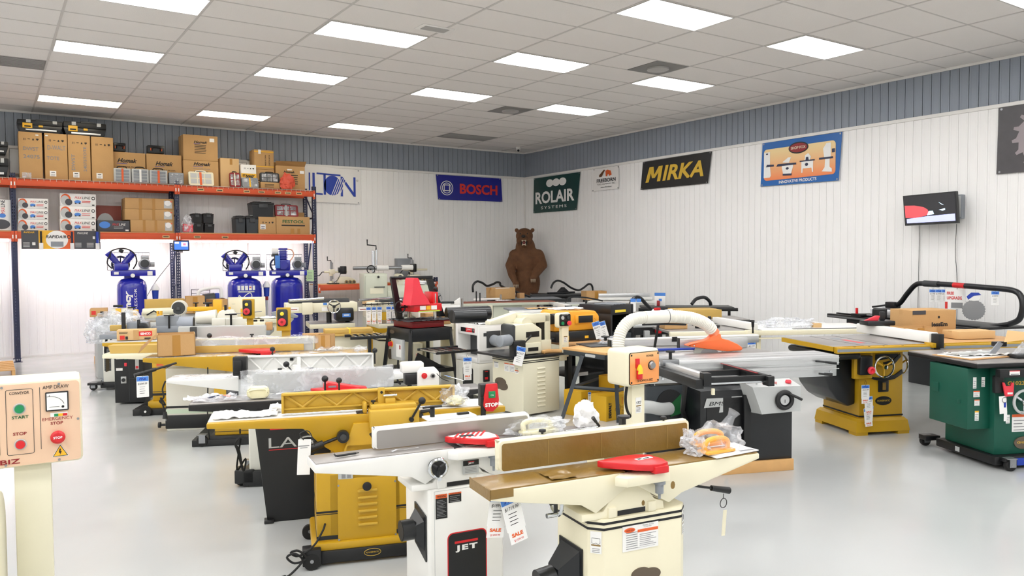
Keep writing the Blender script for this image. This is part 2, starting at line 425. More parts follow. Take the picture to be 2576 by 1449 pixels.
# ceiling lights
posn = {(0, 0): 'over the left shelving, nearest the left edge', (1, 0): 'in the farthest row, middle of its three', (2, 0): 'in the farthest row, nearest the bear corner',
 (0, 1): 'second row from the back, over the left aisle', (1, 1): 'second row from the back, above the blue compressors', (2, 1): 'second row from the back, left of the round air diffuser', (3, 1): 'second row back, nearest the right wall',
 (0, 2): 'cut by the top edge at the upper left', (1, 2): 'beside the small square ceiling vent', (2, 2): 'in the middle of the ceiling, third row from the back', (3, 2): 'just below the large round air diffuser',
 (2, 3): 'large, at the top edge right of centre', (3, 3): 'large in view at the upper right, over the yellow saw', (3, 4): 'just a corner showing at the top right edge'}
for j, ly in enumerate(LY):
    for i in range(-3, 4):
        if j == 0 and i == 3: continue
        lx = LX[i+3]
        fr = Fr(lx, ly, 0, HC)
        lab = 'lit white ceiling panel '+posn[(i, j)] if (i, j) in posn else 'lit white ceiling panel outside the photo'
        t = thing('ceiling_light', lab, 'ceiling light', fr, 'lit troffers in the dropped ceiling')
        build('frame', TBAR, [box((-.6, -.295, -.012), (.6, -.28, 0)), box((-.6, .28, -.012), (.6, .295, 0)), box((-.6, -.28, -.012), (-.585, .28, 0)), box((.585, -.28, -.012), (.6, .28, 0))], t)
        build('diffuser', PANELW if j == 0 else PANEL, [box((-.582, -.277, -.010), (.582, .277, -.003), .002)], t, smooth=False)
# air vents
VENT = mat('vent_grey', '7E7C7A', 0.6); VENTL = mat('vent_light_grey', 'A9A7A4', 0.5)
def louvre(x0, x1, y0, y1, lab):
    fr = Fr((x0+x1)/2, (y0+y1)/2, 0, HC); hx, hy = (x1-x0)/2, (y1-y0)/2
    t = thing('ceiling_vent', lab, 'vent', fr)
    build('panel', VENT, [box((-hx+.015, -hy+.015, -.008), (hx-.015, hy-.015, 0))], t)
    build('grille', VENTL, [box((-hx+.03, -hy+.03+k*.05, -.014), (hx-.03, -hy+.037+k*.05, -.006)) for k in range(int((2*hy-.06)/.05))], t)
louvre(-.495, .724, 11.906, 12.516, 'grey slotted return vent in the ceiling at the left edge')
louvre(8.04, 9.259, 14.345, 14.955, 'grey slotted return vent in the ceiling nearest the bear corner')
fr = Fr(4.28, 7.95, 0, HC)
t = thing('ceiling_vent', 'small square white-framed vent beside a lit ceiling panel', 'vent', fr)
build('frame', TRIM, [box((-.2, -.11, -.008), (.2, .11, 0), .003)], t); build('grille', VENTL, [box((-.15, -.07, -.012), (.15, .07, -.006))], t)
for (x0, y0, lab) in ((7.43, 7.64, 'round-centred air diffuser in the ceiling, the nearer of the two'), (7.43, 11.30, 'round-centred air diffuser in the ceiling, the farther of the two')):
    fr = Fr(x0+.305, y0+.305, 0, HC); t = thing('air_diffuser', lab, 'vent', fr, 'round air diffusers in the ceiling')
    build('plate', VENT, [box((-.295, -.295, -.008), (.295, .295, 0), .003)], t)
    build('round_cone', VENTL, [lathe([(.12, -.009), (.15, -.009), (.15, -.03), (.1, -.045), (.0, -.047)])], t)
fr = Fr(10.455, 15.357, 0, HC)
t = thing('security_camera', 'small white dome security camera on the ceiling by the corner', 'camera', fr)
build('housing', WHITE, [lathe([(.055, 0), (.055, -.05), (.045, -.06)]), sph((0, 0, -.07), .045)], t); build('lens', BLACK, [sph((-.02, -.03, -.085), .028)], t)

# ---------------------------------------------------------------- banners on the walls
def banner(name, lab, wall, pts, m, deco, base):
    """pts: four measured corners (tl, tr, br, bl) on the wall; base: along-wall coordinate of the left end; deco(u0, z) draws in (u, z) metres"""
    fr = Fr(base, WY-.03, 0) if wall == 'back' else Fr(WX-.03, base, -90)
    # own frame: x along the wall to the right, z up, face at y=0 looking towards -y
    q = [((p[0]-base) if wall == 'back' else (base-p[0]), p[1]) for p in pts]
    n = 14; front = []
    def P(u, v):
        a = Vector(q[3]).lerp(Vector(q[2]), u); b = Vector(q[0]).lerp(Vector(q[1]), u); c = a.lerp(b, v)
        return (c.x, .0025*math.sin(u*17+v*3)+.0015*math.sin(v*9+u*4), c.y)
    def cloth(bm, mi):
        s = bmesh.new(); V = [[s.verts.new(P(i/n, j/6)) for j in range(7)] for i in range(n+1)]
        for i in range(n):
            for j in range(6): s.faces.new((V[i][j], V[i+1][j], V[i+1][j+1], V[i][j+1]))
        r = bmesh.ops.solidify(s, geom=list(s.faces), thickness=.002) if False else None
        _bm_add(bm, s, mi)
    t = thing(name, lab, 'banner', fr)
    build('cloth', m, [cloth], t); build('print', deco[0], deco[1], t)
    gr = []
    for (u, v) in ((.02, .97), (.98, .97), (.98, .03), (.02, .03)):
        p = P(u, v); gr.append(cyl((p[0], p[1]-.004, p[2]), (p[0], p[1]+.002, p[2]), .014, seg=12))
    build('grommets', STEEL, gr, t)
    return t
D_ = -.006     # print stands just proud of the cloth
def T(t, x, z, w, h, bold=0.02, slope=0.0, shear=0.0, space=1.0): return text(t, (x, D_, z), (1, 0, slope), (0, 0, 1), w, h, bold, shear, space)
def poly(pts, d=D_): return poly3([(a, d, b) for a, b in pts], (0, .002, 0))
def pring(cx, cz, R, r, d=D_):
    out = []
    for k in range(36):
        a, b = 2*PI*k/36, 2*PI*(k+1)/36
        out.append(quad((cx+R*math.cos(a), d, cz+R*math.sin(a)), (cx+R*math.cos(b), d, cz+R*math.sin(b)), (cx+r*math.cos(b), d, cz+r*math.sin(b)), (cx+r*math.cos(a), d, cz+r*math.sin(a))))
    return out
BANW = mat('banner_white_cloth', 'EFEDEA', 0.5); BANB = mat('banner_blue_cloth', '1B1F8C', 0.35); BANG = mat('banner_green_cloth', '0E3B36', 0.35)
BANK = mat('banner_black_cloth', '232323', 0.4); BANF = mat('banner_light_blue', '1763AE', 0.4); BANS = mat('banner_grey_cloth', '4B484B', 0.4, var=.2, vscale=8)
# WILTON, first letters behind the shelving
b = 4.75
x0 = .55
banner('banner', 'white banner reading WILTON in blue, half hidden behind the orange shelving', 'back', [(4.75, 3.66), (6.80, 3.617), (6.79, 2.88), (4.75, 2.9)], BANW,
 (BLUEINK, [T('W', .3, 3.05, .4, .46), poly([(.9, 3.05), (.93, 3.05), (.93, 3.5), (.9, 3.5)]), poly([(.98, 3.05), (1.2, 3.04), (1.2, 3.075), (1.03, 3.085), (1.03, 3.5), (.98, 3.5)]),
   poly([(1.07, 3.475), (1.6, 3.455), (1.6, 3.49), (1.07, 3.51)]), poly([(1.22, 3.05), (1.27, 3.05), (1.27, 3.48), (1.22, 3.48)]), poly(ell(1.42, 3.25, .19, .21)),
   X(BANW, [poly([(1.38+k*.045, 3.03), (1.395+k*.045, 3.03), (1.56+k*.045, 3.42), (1.545+k*.045, 3.42)], D_-.003) for k in range(5)]),
   T('N', 1.6, 3.03, .34, .42, .0), X(INKG, pring(1.98, 3.38, .022, .017), T('R', 1.972, 3.368, None, .022))]), b)
banner('banner', 'blue banner reading BOSCH in red letters left of the corner', 'back', [(8.663, 3.62), (10.456, 3.614), (10.486, 3.051), (8.719, 3.046)], BANB,
 (INKR, [T('BOSCH', .63, 3.2, 1.05, .24, .035), X(PAPER, pring(.28, 3.32, .17, .152), pring(.28, 3.32, .125, .108), 
   poly([(.2, 3.38), (.36, 3.38), (.36, 3.4), (.2, 3.4)]), poly([(.2, 3.26), (.22, 3.26), (.22, 3.38), (.2, 3.38)], D_-.004), poly([(.34, 3.26), (.36, 3.26), (.36, 3.38), (.34, 3.38)], D_-.004),
   poly([(.19, 3.25), (.37, 3.25), (.37, 3.27), (.19, 3.27)]))]), 8.663)
banner('banner', 'dark green banner reading ROLAIR SYSTEMS right of the corner', 'right', [(15.703, 3.613), (13.9, 3.608), (14.03, 2.763), (15.736, 2.773)], BANG,
 (PAPER, [T('ROLAIR', .09, 2.98, 1.52, .29, .03), T('SYSTEMS', .32, 2.85, 1.0, .065, .005, space=1.3), poly(ell(.67, 3.45, .14, .09)), poly(ell(.92, 3.45, .14, .09)), poly(ell(1.17, 3.45, .14, .09)), poly([(.67, 3.42), (1.17, 3.42), (1.17, 3.48), (.67, 3.48)], D_-.004),
   ]), 15.72)
banner('banner', 'small white banner reading FREEBORN TOOL COMPANY on the right wall', 'right', [(13.432, 3.621), (12.609, 3.609), (12.609, 3.141), (13.475, 3.141)], BANW,
 (INK, [T('FREEBORN', .14, 3.31, .62, .08, .02), T('TOOL COMPANY, INC.', .15, 3.25, .6, .035, .01), T('Adams Distributor', .26, 3.19, .38, .03, 0, shear=.4),
   X(BEARM, poly([(.22, 3.43), (.22, 3.47), (.38, 3.58), (.42, 3.57), (.3, 3.43)])), X(INKO, poly([(.44, 3.43), (.43, 3.55), (.5, 3.57), (.6, 3.54), (.63, 3.45), (.55, 3.43), (.54, 3.47), (.5, 3.47), (.49, 3.43)]))]), 13.46)
banner('banner', 'black banner reading MIRKA in yellow on the right wall', 'right', [(11.872, 3.616), (10.044, 3.624), (10.132, 3.048), (11.941, 3.058)], BANK,
 (GOLDPAPER, [T('IRKA', .62, 3.19, 1.07, .3, .03, shear=.25)]+[poly([(.14+u+.075*v, 3.19+.3*v) for u, v in q_], D_-.0012*k_) for k_, q_ in enumerate((((0, 0), (.09, 0), (.13, 1), (.04, 1)), ((.05, 1), (.16, 1), (.24, .25), (.17, .25)), ((.18, .25), (.25, .25), (.42, 1), (.31, 1)), ((.33, 0), (.42, 0), (.42, 1), (.33, 1))))]), 11.93)
FXP = gradient_mat('banner_orange_print', 'F0814A', 'F3D79E', 2, 2.95, 3.45)
pz = lambda pts, k=.006: poly(pts, D_-k)
mach = [pz([(.07, 3.03), (.2, 3.03), (.22, 3.06), (.2, 3.22), (.2, 3.46), (.08, 3.46)]), pz([(.44, 3.2), (.66, 3.2), (.66, 3.17), (.62, 3.05), (.47, 3.05), (.44, 3.17)]), pz([(.82, 3.23), (1.04, 3.23), (1.04, 3.05), (1.02, 3.05), (1.01, 3.12), (.85, 3.12), (.84, 3.05), (.82, 3.05)]), pz([(.88, 3.23), (.98, 3.24), (1.0, 3.3), (.95, 3.36), (.89, 3.33)]),
  pz([(1.2, 3.04), (1.38, 3.02), (1.38, 3.07), (1.34, 3.1), (1.34, 3.24), (1.26, 3.24), (1.25, 3.1)]), pz([(1.24, 3.26), (1.36, 3.26), (1.36, 3.48), (1.28, 3.48), (1.22, 3.4)]), pz([(.45, 3.26), (.58, 3.24), (.62, 3.33), (.56, 3.33)]),
  X(NAVY, pz([(.12, 3.21), (.28, 3.21), (.28, 3.24), (.14, 3.25)], .009), pz([(.33, 3.2), (.72, 3.2), (.72, 3.23), (.36, 3.24)], .009), pz([(.46, 3.04), (.63, 3.03), (.64, 3.06), (.46, 3.07)], .009), pz([(.79, 3.23), (1.07, 3.23), (1.07, 3.25), (.79, 3.25)], .009), pz([(1.15, 3.23), (1.4, 3.23), (1.4, 3.26), (1.15, 3.26)], .009), pz([(1.38, 3.32), (1.43, 3.32), (1.43, 3.38), (1.38, 3.38)], .009),
    pz(ell(.55, 3.15, .03, .02, 12), .009), pz(ell(.92, 3.18, .03, .025, 12), .009), pz([(.9, 3.25), (.96, 3.25), (.95, 3.3), (.91, 3.3)], .009), pz([(.12, 3.42), (.16, 3.42), (.16, 3.44), (.12, 3.44)], .009))]
banner('banner', 'large blue-bordered banner reading INNOVATIVE PRODUCTS with pictures of machines', 'right', [(8.908, 3.629), (7.392, 3.622), (7.443, 2.872), (8.944, 2.893)], BANF,
 (FXP, [poly(rrect(.07, 1.44, 2.98, 3.51, .06)), X(PAPER, T('INNOVATIVE PRODUCTS', .38, 2.91, .72, .05, .02), mach),
   X(BLACK, poly(ell(.76, 3.47, .19, .095), D_-.004)), X(REDD, poly(ell(.76, 3.47, .17, .075), D_-.007)), X(CREAM, text('SHOP FOX', (.62, D_-.010, 3.45), (1, 0, 0), (0, 0, 1), .28, .045, .01))]), 8.94)
def blade(cx, cz, R, n, d):
    pts = []
    for k in range(n):
        a = 2*PI*k/n; pts += [(cx+R*.88*math.cos(a), cz+R*.88*math.sin(a)), (cx+R*math.cos(a+.05), cz+R*math.sin(a+.05)), (cx+R*.99*math.cos(a+.13), cz+R*.99*math.sin(a+.13)), (cx+R*.82*math.cos(a+.16), cz+R*.82*math.sin(a+.16))]
    return poly(pts, d)
BLD = mat('printed_blade_grey', '9A8F93', 0.4, var=.1)
banner('banner', 'dark banner with a big saw blade picture, cut by the right edge', 'right', [(5.113, 3.627), (3.3, 3.62), (3.3, 2.76), (5.128, 2.756)], BANS,
 (BLD, [blade(.62, 3.2, .44, 16, D_), X(BANS, poly(ell(.62, 3.2, .07, .07), D_-.003), poly(ell(.4, 3.12, .07, .05), D_-.003), poly(ell(.5, 3.38, .06, .07), D_-.003))]), 5.125)

# television with its grey box and leads
q = [(6.264, 2.539), (5.522, 2.555), (5.476, 2.123), (6.211, 2.112)]
fr = Fr(WX-.27, 6.26, -90)
t = thing('television', 'flat television playing a close-up video high on the right wall', 'television', fr)
tp = [(6.26-a, b_) for a, b_ in q]
sl = .07
def tv(pts, d0, d1): return [skinny([[(a, d0+(2.54-b_)*-sl, b_) for a, b_ in pts], [(a, d1+(2.54-b_)*-sl, b_) for a, b_ in pts]])]
inner = [(tp[0][0]+.02, tp[0][1]-.02), (tp[1][0]-.018, tp[1][1]-.02), (tp[2][0]-.018, tp[2][1]+.025), (tp[3][0]+.02, tp[3][1]+.025)]
build('casing', BLACK, tv(tp, 0, .05), t, smooth=False)
build('screen', mat('screen_dark', '0D0C14', .2, emit=.35), tv(inner, -.004, 0), t, smooth=False)
def tvp(u, v):
    a = Vector(inner[3]).lerp(Vector(inner[2]), u).lerp(Vector(inner[0]).lerp(Vector(inner[1]), u), v); return a
def tvpoly(uv, d): return poly3([(p.x, d-(2.54-p.y)*sl, p.y) for p in (tvp(a, b_) for a, b_ in uv)], (0, .001, 0))
build('picture', mat('screen_lavender', 'A9AEEA', .3, emit=.9), [tvpoly([(.02, .02), (.98, .02), (.98, .27), (.45, .24), (.02, .18)], -.006),
  X(mat('screen_red', 'C2464C', .4, emit=.8), tvpoly([(.0, .22), (.2, .2), (.42, .26), (.48, .36), (.46, .48), (.38, .58), (.2, .66), (0, .68)], -.007)),
  X(mat('screen_pale', 'CFEBFF', .4, emit=1.2), tvpoly([(.44, .27), (.48, .42), (.56, .42), (.58, .3)], -.0075), tvpoly([(.68, .44), (.8, .48), (.8, .42), (.75, .4)], -.0075), tvpoly([(.68, .72), (.74, .62), (.78, .6), (.7, .7)], -.0075))], t, smooth=False)
build('bracket', DGREY, [box((.3, .05, 2.28), (.42, .26, 2.42), .004)], t)
fr = Fr(WX, 5.65, -90)
t = thing('junction_box', 'grey cable box on the wall right behind the television', 'box', fr); build('body', MGREY, [box((.0, -.1, 2.19), (.12, -.003, 2.52), .01)], t); build('lid', LGREY, [box((.012, -.11, 2.21), (.108, -.1, 2.5), .006)], t)
for (y_, a, b_, z1) in ((6.15, 0, .004, 2.12), (5.63, .01, -.02, 2.12)):
    solo('power_lead', 'thin grey lead hanging from the %s end of the television' % ('left' if y_ > 6 else 'right'), 'cable', DGREY,
      [tube([(WX-.03, y_, z1), (WX-.03, y_+a, 1.7), (WX-.03, y_+b_, 1.3), (WX-.03, y_+b_, .3)], .004, 6, 4)])
# ================================================================ pallet racking along the left wall
RY, RB = 15.45, 15.98          # front and back post lines
ZT, ZL = 3.075, 2.195          # deck heights: top shelf, lower shelf
PX = [.39, 2.93, 5.53, -2.15]
def upright(x, y, t, h=3.15, name='post'):
    s = [box((x-.038+k*.029, y-.004, 0), (x-.02+k*.029, y+.004, h)) for k in range(3)] + [box((x-.038, y, 0), (x-.033, y+.06, h)), box((x+.033, y, 0), (x+.038, y+.06, h))]
    z = .0
    while z < h:
        s.append(box((x-.038, y-.003, z), (x+.038, y+.003, z+.024))); z += .051
    o = build(name, NAVY, s, t, smooth=False)
    build('foot_plate', NAVY, [box((x-.06, y-.05, 0), (x+.06, y+.09, .008))], o); return o
def rack_frame(x, lab, h=3.15):
    t = thing('rack_frame', lab, 'rack frame', W0, 'navy punched rack end frames')
    upright(x, RY, t, h); upright(x, RB, t, h)
    s = [box((x-.015, RY+.06, z), (x+.015, RB, z+.03)) for z in (.25, 1.2, 2.5) if z < h]
    s += [tube([(x, RY+.05, a), (x, RB, b_)], .016, 6) for a, b_ in ((.28, 1.2), (2.5, 1.35), (2.55, 3.0)) if max(a, b_) < h]
    build('bracing', NAVY, s, t)
rack_frame(PX[0], 'navy punched rack frame standing alone at the left of the white wall')
rack_frame(PX[1], 'navy punched rack frame carrying the small tablet screen')
rack_frame(PX[2], 'navy punched rack frame at the right end of the tall shelving')
def beam(x0, x1, z, lab, tags=(), h=.115, y=None):
    y = RY-.045 if y is None else y
    t = thing('rack_beam', lab, 'rack beam', Fr(0, 0, 0), 'orange front beams of the shelving')
    build('rail', ORANGE, [box((x0+.04, y, z-h), (x1-.04, y+.05, z-.02), .006), box((x0+.04, y+.012, z-.03), (x1-.04, y+.05, z), .004)], t)
    for x, s in ((x0, 1), (x1, -1)):
        c = build('end_connector', ORANGE, [box((x+s*.002, y-.008, z-h-.05), (x+s*.045, y+.02, z+.01), .003)], t)
        build('safety_clip', PAPER, [box((x+s*.015, y-.012, z-h+.0), (x+s*.032, y-.008, z-h+.06), .003)], c)
    for k, tx in enumerate(tags): build('price_tag', CARDL, [box((tx, y-.004, z-h+.03), (tx+.12, y-.001, z-h+.075)), X(INK, box((tx+.015, y-.005, z-h+.045), (tx+.105, y-.004, z-h+.06)))], t)
beam(PX[0], PX[1], ZT-.02, 'long orange beam under the tall brown cartons, top shelf left bay')
beam(PX[1], PX[2], ZT-.02, 'long orange beam with paper price tags, top shelf right bay', (3.28, 3.62, 4.12, 4.4, 4.72, 4.92, 5.14))
beam(PX[0], PX[1], ZL-.02, 'orange beam behind the printed hose-kit poster, lower shelf left bay', (2.66,))
beam(PX[1], PX[2], ZL-.02, 'orange beam above the compressors, lower shelf right bay', (3.2, 3.7))
beam(PX[3], PX[0], ZT-.02, 'orange beam running off the left edge, upper level', (.1,))
beam(PX[3], PX[0], ZL-.02, 'orange beam running off the left edge, lower level')
def deck(x0, x1, z, lab):
    t = thing('wire_deck', lab, 'wire deck', W0, 'wire mesh decks on the racking')
    s = []
    x = x0+.07
    while x < x1-.05:
        s.append(tube([(x, RY-.05, z-.05), (x, RY-.05, z-.008), (x, RB+.04, z-.008)], .0035, 5)); x += .093
    for y in (RY-.05, RY-.04, RY+.1, RY+.25, RY+.4, RB+.03): s.append(tube([(x0+.05, y, z-.012), (x1-.05, y, z-.012)], .0035, 5))
    build('mesh', WIRE, s, t); build('support', ORANGE, [box((x0+.04, RB-.02, z-.13), (x1-.04, RB+.03, z-.014), .005)], t)
deck(PX[0], PX[1], ZT, 'wire deck under the tall brown cartons'); deck(PX[1], PX[2], ZT, 'wire deck under the hardware organisers at the right of the top shelf')
deck(PX[3], PX[0], ZT, 'wire deck at the upper left edge of the photo')
for x0, x1, lab in ((PX[0], PX[1], 'board under the printed hose-kit cartons'), (PX[1], PX[2], 'board under the black crates on the right lower shelf'), (PX[3], PX[0], 'board at the left edge on the lower shelf')):
    solo('shelf_board', lab, 'shelf board', WOOD2, [box((x0+.045, RY+.01, ZL-.02), (x1-.045, RB+.04, ZL-.002))])
TUBE = mat('lit_tube', 'FFF8FA', .4, emit=TUBE_POWER, var=0)
def striplight(x0, x1, lab, p=None, r=.018):
    t = thing('strip_light', lab, 'strip light', W0, 'lit tube lights under the lower shelf')
    build('housing', WHITE, [box((x0, RY+.0, ZL-.155), (x1, RY+.07, ZL-.12), .004)], t)
    build('tube', TUBE, [cyl((x0+.02, RY+.01, ZL-.165), (x1-.02, RY+.01, ZL-.165), r, seg=14), cyl((x0+.02, RY+.07, ZL-.165), (x1-.02, RY+.07, ZL-.165), r, seg=14)], t)
striplight(.5, 1.68, 'lit tube light behind the printed hose-kit poster')
striplight(1.72, 2.88, 'glaring lit tube light left of the tablet screen'); striplight(2.98, 4.02, 'thinner lit tube light right of the tablet screen', r=.011); striplight(4.05, 5.48, 'glaring lit tube light at the right end above the compressors')
striplight(-1.9, .33, 'lit tube light at the left edge of the photo')

# ---------------------------------------------------------------- cartons and cases
yF = 15.5
def rectp(px0, py0, px1, z0, y=yF):
    a = W0.y(px0, py0, y); b_ = W0.y(px1, py0, y); return a.x, b_.x, z0, a.z
def icons(x0, x1, z, y):   # the arrows / umbrella / recycle marks
    w_ = (x1-x0); s = []
    for k in range(4):
        a = x0+w_*(.0+.28*k); q = w_*.16
        if k == 0: s += [box((a, y-.002, z), (a+q*.2, y, z+q)), box((a+q*.6, y-.002, z), (a+q*.8, y, z+q))]
        elif k == 1: s += [box((a, y-.002, z+q*.5), (a+q, y, z+q*.75))]
        elif k == 2: s += [quad((a+q*.1, y-.002, z+q*.1), (a+q*.9, y-.002, z+q*.1), (a+q*.7, y-.002, z+q*.9), (a+q*.3, y-.002, z+q*.9))]
        else: s += [box((a, y-.002, z+q*.4), (a+q, y, z+q)), box((a+q*.35, y-.002, z), (a+q*.65, y, z+q*.4))]
    return s
def carton(lab, x0, x1, z0, z1, y=yF, d=.42, m=None, deco=(), group=None, rot=0, flaps=False, name='cardboard_box', tape=True):
    m = m or CARD; fr = Fr((x0+x1)/2, y+d/2, rot, z0); hx, hy, h = (x1-x0)/2, d/2, z1-z0
    t = thing(name, lab, 'box', fr, group)
    build('carton', m, [box((-hx, -hy, .001), (hx, hy, h), .005), X(TAPE if tape else m, box((-hx-.001, -.028, h*.8), (hx+.001, .028, h+.001)))], t)
    # print is given in (u, v): 0..1 across the front
    def U(u): return -hx+2*hx*u
    s = []
    for qi, dd in enumerate(deco):
        k = dd[0]; hy = d/2+qi*.0007
        if k == 't': s.append(X(dd[1], text(dd[2], (U(dd[3]), -hy-.003, dd[4]*h), (1, 0, 0), (0, 0, 1), dd[5]*2*hx, dd[6]*h if dd[6] else None, dd[7] if len(dd) > 7 else .01, dd[8] if len(dd) > 8 else 0)))
        elif k == 'v': s.append(X(dd[1], text(dd[2], (U(dd[3]), -hy-.003, dd[4]*h), (0, 0, 1), (-1, 0, 0), dd[5]*h, dd[6]*2*hx, dd[7] if len(dd) > 7 else .01)))
        elif k == 'r': s.append(X(dd[1], box((U(dd[2]), -hy-.0025, dd[3]*h), (U(dd[4]), -hy-.001, dd[5]*h))))
        elif k == 'i': s.append(X(INK, icons(U(dd[1]), U(dd[2]), dd[3]*h, -hy-.002)))
        elif k == 'e': s.append(X(dd[1], poly3([(U(0)+a*2*hx, -hy-.0035, b_*h) for a, b_ in ell(dd[2], dd[3], dd[4], dd[5], 20)], (0, .002, 0))))
        elif k == 'l':
            for q in range(dd[6]): s.append(X(dd[1], box((U(dd[2]), -hy-.003, (dd[3]-q*dd[5])*h), (U(dd[4])-(q*7 % 3)*.02*hx, -hy-.001, (dd[3]-q*dd[5]+dd[5]*.35)*h))))
    if s: build('print', INK, s, t)
    if flaps:
        hy = d/2
        build('flap', CARDI, [quad((-hx, hy, h), (hx, hy, h), (hx+.04, hy+.08, h+.13), (-hx-.02, hy+.08, h+.12))], t)
        build('flap', CARDI, [poly3([(-hx, -hy, h), (hx, -hy, h), (hx+.02, -hy-.05, h+.1), (-hx-.03, -hy-.06, h+.08)], (0, .004, 0))], t)
    return t
sticker = [('r', PAPER, .2, .06, .48, .18), ('r', INK, .26, .14, .42, .155), ('l', INKG, .25, .11, .43, .02, 3)]
G = 'tall brown cartons on the top shelf'
def top(px0, px1, py, z0=ZT): a, b_, _, z = rectp(px0, py, px1, z0); return a, b_, z0, z
c = top(46, 105, 330); carton('tall brown carton hand-marked DWST 24075', *c, deco=[('i', .2, .85, .82), ('t', INKG, 'DWST', .18, .6, .66, .08), ('t', INKG, '24075', .18, .43, .7, .08), ('r', FILM2, .1, .01, .5, .12), ('r', PAPER, .72, .93, .85, .955)], group=G)
c = top(111, 168, 334); carton('tall brown carton hand-marked D-WALT TOTE', *c, deco=[('i', .2, .85, .82), ('t', INKG, 'D-WALT', .12, .64, .8, .1), ('t', INKG, 'TOTE', .08, .42, .55, .08), ('r', PAPER, .04, .93, .16, .955)]+sticker, group=G)
c = top(170, 226, 338); carton('tall brown carton with upright hand-written marks', *c, deco=[('i', .2, .85, .8), ('v', INKG, 'DWST', .3, .22, .35, .16), ('v', INKG, '24075TOTE', .82, .2, .55, .14)]+sticker, group=G)
c = top(229, 284, 343); carton('tall brown carton without hand writing, rightmost of the four', *c, deco=[('i', .2, .85, .8)]+sticker, group=G)
HM = lambda u, v, w_, h_, z=('l', INK, .1, .42, .8, .07, 3): [('t', INK, 'Homak', u, v, w_, h_, .03, .35), ('r', BLUEINK, u-.02, v-.04, u+w_*.5, v-.025), z]
c = top(285, 368, 379); carton('low wide brown carton printed Homak beside the tall cartons', *c, y=15.62, d=.34, deco=HM(.14, .66, .6, .14, ('t', INK, 'NEW CASTLE, PA U.S.A.', .12, .5, .7, .05)))
c = top(371, 460, 384); carton('low wide brown carton printed Homak under the second small case', *c, y=15.62, d=.34, deco=HM(.25, .62, .5, .14, ('t', INK, 'NEW CASTLE, PA U.S.A.', .22, .45, .6, .05)))
c = top(463, 551, 401); carton('big brown carton printed Homak behind the clear case', *c, y=15.56, d=.42, deco=[('t', INK, 'Homak', .28, .8, .5, .14, .03, .35), ('r', BLUEINK, .27, .76, .55, .775), ('t', INKG, 'NEW CASTLE, PA U.S.A.', .27, .65, .5, .05), ('l', INK, .3, .55, .7, .08, 3)])
z2 = c[3]
c = top(462, 549, 336); carton('big brown carton printed Homak on top of the other', c[0], c[1], z2+.002, c[3], y=15.56, d=.42, deco=[('t', INK, 'Homak', .3, .68, .4, .1, .03, .35), ('r', BLUEINK, .3, .66, .48, .675), ('l', INK, .32, .6, .66, .062, 6), ('r', PAPER, .76, .76, .9, .9)])
c = top(556, 603, 396); carton('plain narrow brown carton with a strip of tape', *c, y=15.56, d=.4, m=CARDL, deco=[('r', TAPE, .5, .78, .64, .98)])
c = top(646, 694, 424); carton('small brown carton under the yellow-strapped one', *c, y=15.6, d=.34, deco=[('l', INK, .1, .4, .6, .1, 2)]); z2 = c[3]
c = top(643, 692, 374); carton('brown carton with two yellow straps and sideways print', c[0], c[1], z2+.002, c[3], y=15.6, d=.34, deco=[('r', YEL, 0, .88, 1, .93), ('r', YEL, 0, .12, 1, .17), ('v', INK, 'MADE IN CHINA', .6, .2, .55, .07), ('v', INK, 'CARTON NO 24', .8, .2, .55, .07), ('r', PAPER, .2, .78, .34, 1.0)])
c = top(697, 769, 415); carton('open brown carton printed Homak at the right end of the top shelf', *c, y=15.56, d=.4, flaps=True, tape=False, deco=[('t', INK, 'Homak', .25, .7, .4, .1, .03, .35), ('l', INK, .5, .6, .75, .09, 5), ('r', PAPER, .38, .82, .55, .87), ('r', PAPER, .82, .7, .97, .82)])
c = top(655, 702, 458); carton('flat small brown carton under the dark case with yellow discs', *c, y=15.46, d=.2, tape=False, deco=[('l', INK, .2, .6, .7, .2, 3)]); zc = c[3]
c = top(607, 645, 413); carton('white and yellow carton lettered STANLEY', *c, y=15.52, d=.25, m=PAPER, name='tool_box', tape=False, deco=[('r', YEL, 0, .44, 1, .62), ('t', INK, 'STANLEY', .08, .47, .82, .1, .05), ('i', .2, .85, .8)])

# black tool chests on the top cartons
def chest(px0, px1, py, y, z0, lab):
    a = W0.y(px0, py, y); b_ = W0.y(px1, py, y); fr = Fr((a.x+b_.x)/2, y+.2, 0, z0); hx = (b_.x-a.x)/2; h = a.z-z0
    t = thing('tool_chest', lab, 'tool chest', fr, 'long black tool chests on the cartons')
    build('body', SATIN, [prism('y', [(-hx+.04, 0), (hx-.04, 0), (hx-.02, h*.3), (hx, h*.55), (-hx, h*.55), (-hx+.02, h*.3)], -.18, .18, .006)], t)
    build('lid', BLACK, [box((-hx, -.19, h*.56), (hx, .19, h*.95), .012)], t)
    build('handle', DGREY, [box((-hx*.2, -.2, h*.9), (hx*.45, -.14, h*1.02), .006)], t)
    build('pull_bar', ALU, [box((-hx*.65, -.215, h*.12), (hx*.72, -.18, h*.24), .004)], t)
    for x in (-.62, .55): build('latch', LGREY, [box((hx*x, -.2, h*.72), (hx*(x+.2), -.186, h*.95), .004)], t)
    build('label_plate', YEL, [box((-hx*.08, -.198, h*.4), (hx*.12, -.19, h*.55), .003)], t)
    build('label_plate', YEL, [box((-hx*.78, -.198, h*.3), (-hx*.35, -.19, h*.68), .003), X(INK, box((-hx*.7, -.2, h*.38), (-hx*.42, -.198, h*.48)))], t)
ztall = W0.y(46, 330, yF).z
chest(43, 157, 296, 15.5, ztall+.003, 'long black tool chest on the tall cartons, left one'); chest(159, 267, 302, 15.5, ztall-.012+.003, 'long black tool chest on the tall cartons, right one')
